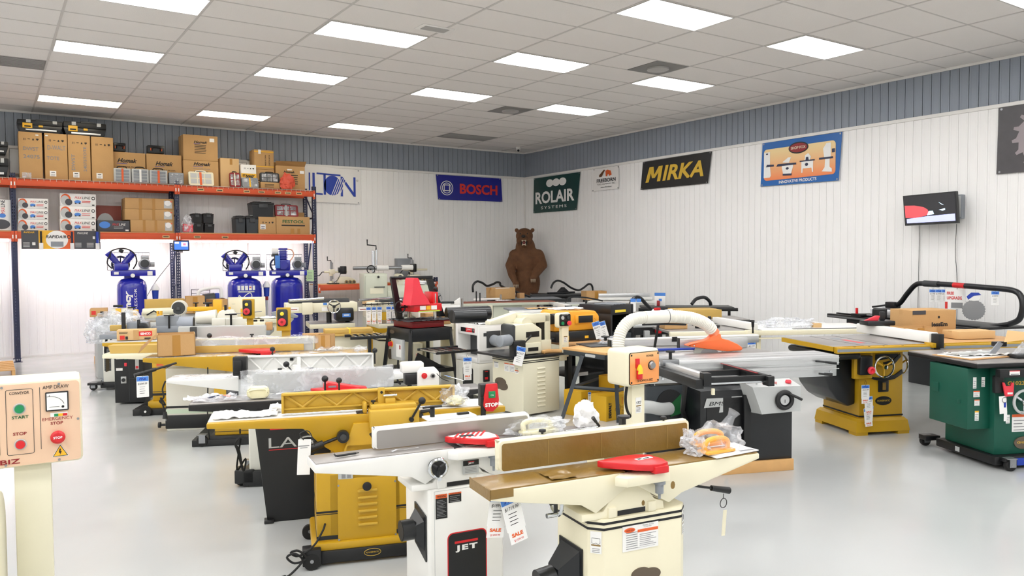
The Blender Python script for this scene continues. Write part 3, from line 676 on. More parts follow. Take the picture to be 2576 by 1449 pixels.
chest(-60, 20, 350, 15.5, W0.y(0, 391, 15.5).z+.03, 'black lidded tool chest cut by the left edge, upper of two')
chest(-70, 21, 391, 15.5, ZT, 'black lidded tool chest cut by the left edge, standing on the wire deck')
solo('cardboard_box', 'grey carton edge behind the black chests at the left edge', 'box', LGREY, [box((.36, 15.7, ZT+.09), (.5, 15.98, ZT+.5), .01)])
def smallcase(px0, px1, py0, z0, y, lab):
    a = W0.y(px0, py0, y); b_ = W0.y(px1, py0, y); hx = (b_.x-a.x)/2; h = a.z-z0; fr = Fr((a.x+b_.x)/2, y+.12, 0, z0)
    t = thing('small_case', lab, 'case', fr, 'small dark cases with orange clips')
    build('body', SATIN, [box((-hx, -.1, 0), (hx, .1, h), .012)], t); build('handle', BLACK, [tube([(-hx*.5, -.1, h*.3), (-hx*.45, -.14, h*.7), (hx*.45, -.14, h*.7), (hx*.5, -.1, h*.3)], .012, 8, 4)], t)
    for s in (-1, 1): build('clip', INKO, [box((s*hx*.58-.018, -.11, h*.3), (s*hx*.58+.018, -.1, h*.62), .003)], t)
zlow = W0.y(285, 379, 15.62).z; zlow2 = W0.y(371, 384, 15.62).z
smallcase(285, 317, 358, zlow+.002, 15.62, 'small dark case with orange clips, nearer the tall cartons'); smallcase(372, 414, 364, zlow2+.002, 15.62, 'small dark case with orange clips, right one')
# organisers with clear fronts
def organiser(px0, px1, py, lab, m=LGREY, strip=INKO, y=15.45, cols=2, rows=4, z0=ZT, d=.12, handle=True, name='parts_organiser'):
    a = W0.y(px0, py, y); b_ = W0.y(px1, py, y); hx = (b_.x-a.x)/2; h = a.z-z0; fr = Fr((a.x+b_.x)/2, y+d/2, 0, z0)
    t = thing(name, lab, 'organiser', fr)
    build('body', m, [box((-hx, -d/2, .001), (hx, d/2, h*.9), .012)], t)
    if handle: build('handle', BLACK, [tube([(-hx*.6, 0, h*.88), (-hx*.4, 0, h*1.02), (hx*.4, 0, h*1.02), (hx*.6, 0, h*.88)], .009, 8, 4)], t)
    pk = []
    for i in range(cols):
        for j in range(rows):
            cx = -hx*.82+(i+.5)*hx*1.64/cols; w_ = hx*1.5/cols/2; z0_ = h*(.06+.8*j/rows)
            pk.append(box((cx-w_, -d/2-.006, z0_), (cx+w_, -d/2, z0_+h*.62/rows), .004))
    build('compartments', MGREY if m is LGREY else FILM2, pk, t)
    if strip: build('paper_band', strip, [box((-hx*.12, -d/2-.009, h*.03), (hx*.12, -d/2-.006, h*.86))], t)
    return t
organiser(286, 329, 418, 'grey parts organiser with an orange paper band beside the tall cartons'); organiser(331, 374, 420, 'grey parts organiser with a wide white paper band', strip=PAPER)
organiser(376, 421, 423, 'grey parts organiser with an orange paper band, second one'); organiser(425, 462, 430, 'low dark organiser full of small drawers', m=MGREY, strip=None, cols=4, rows=5, handle=False)
def flatcase(px0, px1, py, lab, m, strip=None, z0=ZT, y=15.42, lean=.06, d=.06):
    a = W0.y(px0, py, y); b_ = W0.y(px1, py, y); hx = (b_.x-a.x)/2; h = a.z-z0; fr = Fr((a.x+b_.x)/2, y+.06, 0, z0)
    t = thing('flat_case', lab, 'case', fr)
    out = rrect(-hx, hx, .001, h*.93, .03); sh = lambda p, dd: (p[0], dd+lean*p[1]/h, p[1])
    build('shell', m, [skinny([[sh(p, -d/2) for p in out], [sh(p, d/2) for p in out]])], t)
    build('handle', BLACK if m is not CREAM else WHITE, [tube([sh((-hx*.4, h*.93), 0), sh((-hx*.3, h), 0), sh((hx*.3, h), 0), sh((hx*.4, h*.93), 0)], .009, 8, 4)], t)
    s = []
    for i in range(3):
        for j in range(2): s.append(skinny([[sh((-hx*.85+i*hx*.58+u*hx*.5, h*(.12+.38*j)+v*h*.32), -d/2-.004) for u, v in ((0, 0), (1, 0), (1, 1), (0, 1))], [sh((-hx*.85+i*hx*.58+u*hx*.5, h*(.12+.38*j)+v*h*.32), -d/2) for u, v in ((0, 0), (1, 0), (1, 1), (0, 1))]]))
    build('window', FILM2 if m is not CREAM else LGREY, s, t)
    if strip: build('paper_band', strip, [skinny([[sh((-hx*.14, .01), -d/2-.007), sh((hx*.04, .01), -d/2-.007), sh((hx*.04, h*.9), -d/2-.007), sh((-hx*.14, h*.9), -d/2-.007)], [sh((-hx*.14, .01), -d/2-.005), sh((hx*.04, .01), -d/2-.005), sh((hx*.04, h*.9), -d/2-.005), sh((-hx*.14, h*.9), -d/2-.005)]])], t)
flatcase(476, 539, 427, 'clear and white flat case leaning on the big Homak carton', CREAM, INKO)
flatcase(580, 606, 430, 'small red-brown case with a paper band left of the STANLEY carton', REDD, CREAM, y=15.44); flatcase(611, 652, 443, 'clear organiser case with yellow discs in front of the STANLEY carton', MGREY, YEL, y=15.40)
flatcase(656, 704, 431, 'dark grey case standing on the flat small carton', DGREY, None, y=15.5, lean=.02, z0=zc+.002)
solo('plastic_bag', 'shiny bag of red-orange pieces in front of the open Homak carton', 'bag', mat('red_orange_bag', 'E0573C', .3, bump=.8, bscale=25, var=.2, vscale=20), [lump((4.98, 15.44, ZT), (.14, .05, .19), .25, 3, seed=3)])

# lower shelf
def low(px0, px1, py, z0=ZL): a, b_, _, z = rectp(px0, py, px1, z0); return a, b_, z0, z
GRY = mat('dark_grey_carton', '46474D', .5)
def hosekit(px0, px1, pys, labs, dim=PAPER, d=.36):
    z = ZL
    for k, (py, lab) in enumerate(zip(pys, labs)):
        a, b_, _, z1 = rectp(px0, py, px1, z)
        carton(lab, a, b_, z+.001, z1, m=dim, d=d, tape=False, name='product_box', group='white hose-kit cartons on the lower shelf', deco=[('e', INKO, .15, .55, .14, .42), ('e', LGREY, .13, .46, .12, .38), ('e', GRY, .23, .32, .1, .26), ('t', INKR, 'MAX', .4, .58, .2, .2, .03, .2), ('t', INK, 'LINE', .61, .58, .23, .2, .0, .2),
          ('e', INK, .92, .66, .05, .14), ('e', dim, .92, .66, .03, .08), ('e', BLUE2, .48, .36, .09, .13), ('r', INK, .4, .2, .45, .3), ('r', INK, .51, .2, .56, .3), ('l', INKR, .6, .4, .84, .12, 2), ('r', INK, .88, .08, .95, .16)])
        z = z1
hosekit(45, 121, [552, 524, 498], ['white MAXLINE carton, bottom of the left three-high stack', 'white MAXLINE carton, middle of the left three-high stack', 'white MAXLINE carton, top of the left three-high stack'])
hosekit(151, 241, [550, 518, 486], ['white MAXLINE carton, bottom of the second three-high stack', 'white MAXLINE carton, middle of the second three-high stack', 'white MAXLINE carton, top of the second three-high stack'])
a, b_, _, z1 = rectp(-60, 500, 27, ZL)
carton('white MAXLINE carton standing on end, cut by the left edge', a, b_, ZL, z1, m=PAPER, tape=False, name='product_box', deco=[('v', INKR, 'MAX', .82, .55, .2, .12, .03), ('v', INK, 'LINE', .82, .76, .22, .12), ('e', GRY, .7, .2, .26, .16), ('e', BLUE2, .74, .48, .1, .07)])
c = low(243, 312, 513); carton('reddish printed carton leaning behind the dark MAXLINE box', *c, y=15.88, d=.08, m=mat('reddish_carton', '8E4A40', .6), tape=False, deco=[('e', LGREY, .4, .3, .33, .42), ('t', INKR, 'MAXLINE', .2, .1, .6, .1)])
c = low(245, 326, 554); carton('dark grey MAXLINE carton with a blue fitting', *c, m=GRY, tape=False, name='product_box', deco=[('e', BLUE2, .22, .6, .17, .3), ('t', INKR, 'MAX', .46, .55, .2, .2, .03, .2), ('t', PAPER, 'LINE', .67, .55, .2, .2, 0, .2), ('r', PAPER, .86, .06, .96, .2), ('l', LGREY, .5, .4, .8, .12, 2)])
for py, z0k, lab in ((553, None, 'bottom'), (525, 553, 'middle'), (497, 525, 'top')):
    a, b_, _, z1 = rectp(328 if lab == 'bottom' else 314, py, 437, ZL); zz = ZL if z0k is None else rectp(314, z0k, 443, ZL)[3]
    carton('long brown taped carton with a small picture label, %s of three' % lab, a, b_, zz+.001, z1, m=CARD, tape=False, group='long brown cartons with picture labels', deco=[('r', TAPE, .28, 0, .34, 1), ('r', TAPE, .55, 0, .61, 1), ('r', LGREY, .79, .12, .96, .82), ('e', PAPER, .87, .6, .07, .24), ('r', INKO, .9, .68, .96, .8)])
# black totes
def tote(px0, px1, py, z0, lab, y=yF, d=.34, m=SATIN):
    a = W0.y(px0, py, y); b_ = W0.y(px1, py, y); hx = (b_.x-a.x)/2; h = a.z-z0; fr = Fr((a.x+b_.x)/2, y+d/2, 0, z0)
    t = thing('storage_tote', lab, 'tote', fr, 'black lidded totes on the lower shelf')
    build('body', m, [skinny([[(-hx*.88, -d*.44, .001), (hx*.88, -d*.44, .001), (hx*.88, d*.44, .001), (-hx*.88, d*.44, .001)], [(-hx*.96, -d*.48, h*.8), (hx*.96, -d*.48, h*.8), (hx*.96, d*.48, h*.8), (-hx*.96, d*.48, h*.8)]])], t)
    build('lid', BLACK, [box((-hx, -d/2, h*.8), (hx, d/2, h*.93), .012), box((-hx*.8, -d*.4, h*.9), (hx*.8, d*.4, h), .01)], t)
    build('latch', DGREY, [box((-hx*.4, -d/2-.012, h*.6), (hx*.4, -d/2, h*.84), .004)], t); build('grip', LGREY, [box((-hx*.3, -d*.42, h), (hx*.3, -d*.3, h+.012), .004)], t)
zt = W0.y(488, 558, yF).z
tote(487, 512, 560, ZL, 'small black tote, lower left of four'); tote(515, 540, 561, ZL, 'small black tote, lower right of four')
tote(484, 508, 536, zt-.02, 'small black tote, upper left of four'); tote(511, 538, 536, zt-.02, 'small black tote, upper right of four')
solo('plastic_bag', 'clear bag of red pieces beside the small black totes', 'bag', FILM2, [lump((3.12, 15.52, ZL), (.1, .08, .2), .25, 2.6, seed=5), X(PINKRED, box((3.03, 15.48, ZL+.01), (3.21, 15.56, ZL+.16), .02))])
tote(593, 617, 542, ZL, 'tall charcoal drawer case, left edge', m=CHAR); tote(619, 650, 542, ZL, 'charcoal drawer case behind the white-labelled carton', m=CHAR)
tote(633, 690, 506, W0.y(640, 546, yF).z, 'large black tote standing on the cartons and case')
c = low(650, 694, 545); carton('brown carton with a white sticker under the large black tote', *c, d=.36, tape=False, deco=[('i', .2, .85, .6), ('r', PAPER, .1, .25, .4, .55), ('l', INK, .15, .4, .35, .1, 2)]); z6 = c[3]
c = low(695, 779, 544); carton('wide brown carton lettered FESTOOL in green', *c, d=.4, deco=[('t', DKGREEN, 'FESTOOL', .18, .62, .66, .18, .02), ('l', INK, .15, .45, .85, .2, 1), ('r', TAPE, .42, 0, .52, .3), ('r', TAPE, .62, 0, .7, .3)]); z7 = c[3]
flatcase(694, 752, 512, 'dark red organiser case on the FESTOOL carton', REDD, LGREY, z0=z7+.002, y=15.55, lean=.05)
carton('brown carton behind the dark red case on the FESTOOL carton', 5.2, 5.42, z7+.002, z7+.1, y=15.75, d=.2, tape=False)
# printed poster panel below the lower beam and the fittings hanging on it
a = W0.y(53, 579, RY-.06); b_ = W0.y(253, 626, RY-.06); z1, z0 = W0.y(150, 580, RY-.06).z, W0.y(150, 626, RY-.06).z
fr = Fr(a.x, RY-.06, 0, z0); L_ = b_.x-a.x; H_ = z1-z0
t = thing('product_sign', 'printed display panel reading RAPIDAIR hanging from the lower beam', 'sign', fr)
build('board', GRY, [box((0, 0, 0), (L_, .012, H_))], t)
build('print', INKO, [box((L_*.45, -.002, 0), (L_*.66, 0, H_)), X(YEL, box((L_*.21, -.003, 0), (L_*.45, 0, H_))), X(PAPER, poly3([(L_*.44+p[0], -.004, H_*.5+p[1]) for p in ell(0, 0, L_*.14, H_*.49)], (0, .003, 0))),
   X(INK, text('RAPIDAIR', (L_*.3, -.006, H_*.58), (1, 0, 0), (0, 0, 1), L_*.26, H_*.16, .02, .2), pring(L_*.59, H_*.65, .03, .02, -.006)), X(MGREY, box((L_*.36, -.006, H_*.12), (L_*.52, -.004, H_*.4))),
   X(YEL, text('RAPIDAIR', (L_*.03, -.006, H_*.84), (1, 0, 0), (0, 0, 1), L_*.13, H_*.09, .02, .2)), X(PAPER, text('MAXLINE', (L_*.7, -.006, H_*.82), (1, 0, 0), (0, 0, 1), L_*.14, H_*.11, .02, .2), [box((L_*.02, -.003, H_*(.1+.07*k)), (L_*.1, -.001, H_*(.12+.07*k))) for k in range(4)], [box((L_*.67, -.003, H_*(.1+.07*k)), (L_*.75, -.001, H_*(.12+.07*k))) for k in range(4)], [box((L_*.82, -.003, H_*(.1+.07*k)), (L_*.91, -.001, H_*(.12+.07*k))) for k in range(4)],
     box((L_*.13, -.004, H_*.2), (L_*.17, -.001, H_*.35)), box((L_*.9, -.004, H_*.55), (L_*.93, -.001, H_*.7)))], t, smooth=False)
for k, (u, m_) in enumerate(((.24, INK), (.63, NAVY), (.96, BLUEINK))):
    fr = Fr(a.x+L_*u, RY-.075, 0, z0)
    solo('hanging_fitting', ['slim black tool hanging on the printed panel, left', 'slim dark tool hanging on the printed panel, middle', 'blue air filter hanging at the right end of the printed panel'][k], 'tool', m_,
      [cyl((0, 0, .1), (0, 0, H_*.95), .014 if k < 2 else .022), X(PAPER, box((-.03, -.006, -.01), (.03, .004, .1), .002))], fr)
# tablet on its bracket
fr = Fr(W0.y(451, 605, RY-.1).x-.11, RY-.1, 0, W0.y(451, 631, RY-.1).z)
t = thing('tablet_screen', 'small black-framed tablet screen fixed to the middle rack frame', 'screen', fr)
build('casing', BLACK, [box((0, -.01, 0), (.28, .01, .19), .006)], t)
build('screen', mat('screen_blue', '3D6FE0', .3, emit=1.0), [box((.02, -.013, .02), (.26, -.01, .17)), X(mat('screen_white', 'E8E0F0', .3, emit=1.0), box((.14, -.0135, .08), (.25, -.011, .16)), box((.03, -.0135, .13), (.1, -.011, .165))), X(mat('screen_pink', 'E0789A', .3, emit=.8), box((.17, -.0145, .1), (.22, -.0115, .14)))], t, smooth=False)
build('bracket', STEEL, [box((.11, .01, -.03), (.17, .045, .1), .003)], t)
# ================================================================ compressors
def ctext(t, r, z0, ang0, hgt, wid, m=None, vert=False, bold=.03):
    """lettering wrapped round a tank of radius r; ang0 = angle of its start from the front (-y)"""
    def f(bm, mi):
        V, F = _glyphs(t, bold); x0, x1 = min(p[0] for p in V), max(p[0] for p in V); y0, y1 = min(p[1] for p in V), max(p[1] for p in V)
        s = bmesh.new(); vs = []
        for p in V:
            u = (p[0]-x0)/(x1-x0)*wid; v = (p[1]-y0)/(y1-y0)*hgt
            a, z = (ang0-v/r, z0+u) if vert else (ang0+u/r, z0+v)
            vs.append(s.verts.new((r*math.sin(a), -r*math.cos(a), z)))
        for q in F:
            try: s.faces.new([vs[i] for i in q])
            except ValueError: pass
        bmesh.ops.subdivide_edges(s, edges=[e for e in s.edges if e.calc_length() > .05], cuts=1) if False else None
        _bm_add(bm, s, mi)
    return f
def cpatch(r, a0, a1, z0, z1):
    def f(bm, mi):
        s = bmesh.new(); n = 6; A = [(s.verts.new((r*math.sin(a0+(a1-a0)*k/n), -r*math.cos(a0+(a1-a0)*k/n), z0)), s.verts.new((r*math.sin(a0+(a1-a0)*k/n), -r*math.cos(a0+(a1-a0)*k/n), z1))) for k in range(n+1)]
        for k in range(n): s.faces.new((A[k][0], A[k+1][0], A[k+1][1], A[k][1]))
        _bm_add(bm, s, mi)
    return f
def compressor(fr, r, lab, style='v', tz=1.4, deco=True):
    t = thing('air_compressor', lab, 'air compressor', fr, 'blue upright air compressors')
    prof = [(r*.25, .10), (r*.7, .115), (r*.93, .17), (r, .25), (r, tz-.2), (r*.985, tz-.14), (r*.9, tz-.08), (r*.7, tz-.035), (r*.35, tz-.01), (.02, tz)]
    tk = build('tank', BLUE, [lathe(prof, seg=48)], t)
    build('foot', BLUE, [box((sx*r*.75-.05, sy*r*.6-.05, 0), (sx*r*.75+.05, sy*r*.6+.05, .3), .006) for sx in (-1, 1) for sy in (-1, 1)], t)
    if deco == 1:   # big sideways lettering
        build('lettering', PAPER, [ctext('Quincy', r+.002, tz-.85, -.02, .14, .62, vert=True, bold=.05), ctext('COMPRESSOR', r+.002, tz-.85, .26, .045, .66, vert=True, bold=.02)], tk, smooth=False)
    elif deco:
        arc = [(r*1.003*math.sin(a), -r*1.003*math.cos(a), z) for a, z in ((-.28, tz-.62), (-.33, tz-.5), (-.15, tz-.36), (.18, tz-.28), (.33, tz-.33), (.22, tz-.46), (-.05, tz-.53), (-.3, tz-.36), (-.42, tz-.33), (-.4, tz-.4), (-.2, tz-.5))]
        build('lettering', PAPER, [tube(arc, .008, 6, 5), ctext('QUINCY', r+.002, tz-.82, -.55, .11, .34, bold=.04), ctext('COMPRESSOR', r+.002, tz-.87, -.55, .03, .34, bold=.01)], tk, smooth=False)
        build('decals', PAPER, [cpatch(r+.003, -.5+k*.22, -.33+k*.22, tz-.23, tz-.15) for k in range(5)]+[X(INKR, cpatch(r+.004, -.47+3*.22, -.36+3*.22, tz-.19, tz-.17)), X(LGREY, cpatch(r+.003, -.45, .5, tz-.27, tz-.245))], tk, smooth=False)
    w = .31
    build('deck_plate', BLUE, [box((-w, -.2, tz+.02), (w+.05, -.19, tz+.12), .004), box((-w, -.2, tz+.105), (w+.05, .25, tz+.12), .004), box((-w, .2, tz+.02), (w+.05, .21, tz+.12)), box((-.12, -.1, tz-.05), (.12, .1, tz+.105), .01),
       X(PAPER, box((-w+.03, -.204, tz+.05), (-w+.1, -.2, tz+.095)), box((w-.08, -.204, tz+.03), (w, -.2, tz+.1)))], t)
    build('gauge', CHROME, [cyl((0, -.2, tz+.03), (0, -.25, tz+.03), .035), X(PAPER, cyl((0, -.252, tz+.03), (0, -.25, tz+.03), .03))], t)
    z = tz+.12
    if style == 'v':
        P = [box((-.27, -.12, z), (-.05, .1, z+.12), .02)]
        for s_ in (-1, 1):
            a = math.radians(38*s_); cx = -.16
            for k in range(7):
                d = .13+k*.022; P.append(cyl((cx+math.sin(a)*d, -.01, z+.05+math.cos(a)*d), (cx+math.sin(a)*(d+.012), -.01, z+.05+math.cos(a)*(d+.012)), .062, seg=18))
            P.append(cyl((cx+math.sin(a)*.05, -.01, z+.05+math.cos(a)*.05), (cx+math.sin(a)*.3, -.01, z+.05+math.cos(a)*.3), .048))
            P.append(box((cx+math.sin(a)*.3-.06, -.07, z+.03+math.cos(a)*.3), (cx+math.sin(a)*.3+.06, .05, z+.07+math.cos(a)*.3), .01, ('Y', math.degrees(a))))
        build('pump', BLUE, P, t)
        build('air_filter', BLACK, [box((-.19, -.09, z+.3), (-.12, .03, z+.36), .012, ('Y', 30))], t)
        build('pipe', BLACK, [tube([(-.33, -.07, z+.22), (-.3, -.1, z+.33), (-.12, -.1, z+.37), (.03, -.08, z+.3), (.08, -.08, z+.15), (.02, -.08, z+.02)], .011, 8, 4), tube([(-.34, -.05, z+.25), (-.37, -.05, z+.12), (-.3, -.05, z+.03)], .011, 8, 4)], t)
    else:
        build('pump', BLUE, [box((-.2, -.12, z), (.06, .1, z+.2), .02), cyl((-.07, -.125, z+.1), (-.07, -.16, z+.1), .085), cyl((-.07, -.16, z+.1), (-.07, -.175, z+.1), .05)]+[box((-.15, -.1, z+.21+k*.028), (.02, .08, z+.222+k*.028), .003) for k in range(6)]+[box((-.13, -.08, z+.2), (0, .06, z+.38), .01), box((-.15, -.1, z+.385), (.02, .08, z+.42), .012)], t)
        build('air_filter', WHITE, [cyl((-.27, -.02, z+.36), (-.15, -.02, z+.36), .06, bev=.01), X(DGREY, cyl((-.21, -.02, z+.26), (-.21, -.02, z+.3), .07), cyl((-.21, -.02, z+.1), (-.21, -.02, z+.3), .02))], t)
        build('pipe', mat('copper_pipe', 'D8A58A', .35, .5), [tube([(.02, -.06, z+.4), (.1, -.06, z+.38), (.13, -.06, z+.28), (.06, -.06, z+.16), (.05, -.06, z)], .011, 8, 4)], t)
        build('sign_card', BLUE2, [box((-.22, -.2, z+.04), (-.13, -.194, z+.28), .002)], t)
    build('motor', MGREY if style != 'v' else STEEL, [cyl((.2, -.12, z+.11), (.2, .12, z+.11), .095, bev=.02), box((.15, -.1, z+.17), (.27, .06, z+.25), .01), X(DGREY, cyl((.2, -.125, z+.11), (.2, -.12, z+.11), .07)), box((.29, -.06, z+.05), (.36, .04, z+.14), .006), box((.13, -.1, z), (.27, .1, z+.03))], t)
    build('belt_guard', mat('guard_mesh_wire'+lab[:6]+str(fr.x0), '55585C', .5), [tube([(-.36, .16, z+.0), (-.36, .16, z+.3), (.3, .16, z+.3), (.3, .16, z+.0), (-.36, .16, z)], .006, 6)]+[tube([(-.36+k*.055, .16, z), (-.36+k*.055, .16, z+.3)], .0016, 4) for k in range(1, 12)]+[tube([(-.36, .16, z+k*.05), (.3, .16, z+k*.05)], .0016, 4) for k in range(1, 6)], t)
    build('flywheel', NAVY, [ring((-.16, .11, z+.1), .13, .018, 'y'), box((-.28, .1, z+.09), (-.04, .12, z+.11)), box((-.17, .1, z-.02), (-.15, .12, z+.22)), cyl((-.16, .09, z+.1), (-.16, .13, z+.1), .03)], t)
    return t
compressor(Fr(2.06, 14.85, -4), .235, 'blue upright air compressor standing alone against the bright white wall', 'v', 1.40, 1)
compressor(Fr(3.93, 14.75, -10), .30, 'blue upright air compressor with a white swirl on its tank, left of the pair', 'v', 1.365, 2)
compressor(Fr(4.78, 14.95, -14), .295, 'blue upright air compressor by the rack end, right of the pair', 'i', 1.36, 0)
compressor(Fr(-.31, 14.85, -2), .25, 'blue upright air compressor cut by the left edge of the photo', 'v', 1.4, 0)
solo('hanging_sign', 'pale green notice sheet hanging by the right-hand compressor', 'sign', mat('pale_green_sheet', 'C9E6B4', .6), [box((0, 0, 0), (.14, .004, .22)), X(INKG, [box((.03, -.002, .05+k*.028), (.11, 0, .056+k*.028)) for k in range(5)])], Fr(5.15, 14.9, -10, 1.26))
for (x, y, lab) in ((2.42, 14.8, 'white and blue filter bowl standing beside the lone compressor tank'), (4.33, 14.75, 'white and blue filter bowl between the paired compressor tanks')):
    t = thing('filter_bowl', lab, 'filter', Fr(x, y, 0, 0)); build('bracket', STEEL, [tube([(0, .1, .8), (0, .02, 1.18)], .012)], t)
    build('head', PAPER, [lathe([(.02, 1.28), (.07, 1.2), (.07, 1.17), (.04, 1.16)])], t); build('bowl', BLUEINK, [cyl((0, 0, 1.0), (0, 0, 1.16), .045, .055), X(REDD, cyl((0, 0, .93), (0, 0, 1.0), .03))], t); build('stem', LGREY, [cyl((0, 0, 0), (0, 0, .93), .02)], t)
solo('power_lead', 'thin grey cord running up the wall to the tablet screen', 'cord', DGREY, [tube([(2.4, 15.95, .9), (2.62, 15.9, 1.3), (2.86, 15.42, 1.75), (2.9, 15.4, 2.0)], .005, 6, 5)])
# portable compressor with a wire cage behind the boxes
t = thing('portable_compressor', 'wheeled compressor with a wire cage between the blue tanks', 'air compressor', Fr(3.15, 14.6, -8))
build('cage', BLACK, [tube([(-.18, -.1, .82), (-.18, -.1, 1.17), (.12, -.1, 1.17), (.12, -.1, .82), (-.18, -.1, .82)], .007, 6)]+[tube([(-.18, -.1, .85+k*.05), (.12, -.1, .85+k*.05)], .003, 4) for k in range(7)], t)
build('shroud', PAPER, [tube([(-.06, -.2, .8), (-.08, -.2, 1.08), (0, -.2, 1.17), (.24, -.2, 1.2), (.3, -.2, 1.14), (.3, -.2, .85)], .03, 10, 5)], t)
build('motor', DGREY, [cyl((0, -.18, 1.0), (.2, -.18, 1.02), .09, bev=.01), X(BLUEINK, box((.2, -.2, .82), (.27, -.1, 1.1), .01))], t)
build('wheel', RUBBER, [cyl((.31, -.26, .93), (.31, -.2, .93), .09)], t); build('tank', MGREY, [cyl((-.2, -.1, .6), (.3, -.1, .6), .16, bev=.03)], t); build('leg', DGREY, [box((-.18, -.2, 0), (-.12, 0, .5))], t); build('leg', DGREY, [box((.2, -.2, 0), (.26, 0, .5))], t)

# ================================================================ rack shelf with power feeders, right of the tall shelving
beam(5.53, 8.25, 1.165, 'low orange beam carrying the small power feeders', y=15.3)
rack_frame(8.29, 'short navy rack frame at the right end of the low orange beam', 1.27)
solo('shelf_board', 'board on the low orange beam under the power feeders', 'shelf board', WOOD2, [box((5.6, 15.36, 1.15), (8.24, 16.0, 1.168))])
def feeder(fr, lab, headx=.1, big=1.0, motor=BLACK):
    t = thing('power_feeder', lab, 'power feeder', fr, 'power feeders on the back rack')
    s = big
    build('base', BLACK, [box((-.14*s, -.1, 0), (.1*s, .1, .02), .006)], t)
    build('column', STEEL, [cyl((-.06*s, 0, .02), (-.06*s, 0, .5*s), .022*s), cyl((-.02*s, 0, .1), (-.02*s, 0, .48*s), .01*s), X(CREAM2, cyl((-.06*s, 0, .18*s), (-.06*s, 0, .32*s), .042*s), cyl((-.06*s, 0, .02), (-.06*s, 0, .07*s), .05*s))], t)
    build('top_crank', BLACK, [tube([(-.06*s, 0, .5*s), (-.06*s, 0, .53*s), (-.14*s, 0, .53*s), (-.14*s, 0, .62*s)], .011*s)], t)
    build('arm', CREAM2, [cyl((-.22*s, 0, .27*s), (.3*s, 0, .27*s), .022*s), box((-.1*s, -.05*s, .22*s), (.02*s, .05*s, .33*s), .01)], t)
    build('side_crank', BLACK, [tube([(-.22*s, 0, .27*s), (-.26*s, 0, .27*s), (-.33*s, -.02, .19*s), (-.42*s, -.02, .19*s)], .011*s)], t)
    build('motor', motor, [cyl((headx*s+.25*s, -.02, .22*s), (headx*s+.25*s, -.02, .4*s), .075*s, bev=.015), box((headx*s+.14*s, -.06, .25*s), (headx*s+.2*s, .04, .37*s), .006)], t)
    h = build('feed_head', CREAM2, [prism('y', [(headx*s+.1*s, .02), (headx*s+.52*s, .02), (headx*s+.5*s, .1*s), (headx*s+.34*s, .16*s), (headx*s+.16*s, .16*s)], -.09, .09, .01)], t)
    for k in range(3): build('roller', mat('tan_roller'+str(k)+str(fr.x0), '9C8A5C', .7), [cyl((headx*s+(.3+.085*k)*s, -.115, .04*s), (headx*s+(.3+.085*k)*s, -.09, .04*s), .042*s), X(DGREY, cyl((headx*s+(.3+.085*k)*s, -.118, .04*s), (headx*s+(.3+.085*k)*s, -.115, .04*s), .024*s))], t)
    build('cord', BLACK, [tube([(headx*s+.2*s, .0, .24*s), (headx*s+.12*s, -.05, .1*s), (headx*s+.02*s, -.08, .03)], .006, 6, 4)], t)
    return t
feeder(Fr(5.98, 15.62, -8, 1.17), 'small power feeder with a hand crank at the left of the low orange shelf', -.04, .92)
feeder(Fr(7.85, 15.65, -8, 1.17), 'power feeder with a black upright motor near the right end of the low orange shelf', -.28, 1.0)
t = thing('power_feeder', 'large power feeder with a long chrome arm above the pale green sander', 'power feeder', Fr(6.55, 14.9, -10, 0), 'power feeders on the back rack')
build('column', CHROME, [cyl((0, 0, 1.1), (0, 0, 1.85), .035), cyl((.07, 0, 1.5), (.07, 0, 1.87), .018)], t); build('stand', CREAM2, [box((-.2, -.15, 0), (.2, .15, 1.1), .01)], t)
build('top_crank', BLACK, [tube([(.06, 0, 1.86), (.06, 0, 1.95), (-.12, 0, 1.97), (-.12, 0, 2.08)], .014)], t)
build('arm', STEEL, [cyl((-.42, -.03, 1.5), (.75, -.03, 1.5), .038), X(WHITE, cyl((.05, -.03, 1.5), (.3, -.03, 1.5), .055), cyl((.58, -.03, 1.5), (.82, -.03, 1.5), .055))], t)
build('hand_wheel', BLACK, [ring((-.08, -.12, 1.47), .08, .01, 'y'), cyl((-.08, -.12, 1.47), (-.08, -.05, 1.47), .015)], t)
build('motor', CREAM2, [cyl((.52, -.15, 1.3), (.52, .1, 1.3), .08, bev=.01), X(DGREY, cyl((.52, -.155, 1.3), (.52, -.15, 1.3), .05)), prism('y', [(.42, 1.05), (.95, 1.05), (.9, 1.18), (.7, 1.3), (.5, 1.25)], -.15, .1, .01)], t)
for k in range(3): build('roller', mat('tan_roller_big%d' % k, '8C8058', .7), [cyl((.72+.1*k, -.19, 1.1), (.72+.1*k, -.15, 1.1), .06)], t)
# electrical cabinet on the wall
t = thing('electrical_panel', 'flat grey electrical panel fixed to the back wall', 'electrical panel', Fr(7.6, WY-.11, 0, 0))
build('cabinet', MGREY, [box((0, 0, 1.0), (.4, .1, 1.69), .006)], t); build('door', MGREY, [box((.02, -.012, 1.03), (.38, 0, 1.67), .006)], t); build('latch', BLACK, [box((.29, -.018, 1.34), (.36, -.012, 1.38))], t)
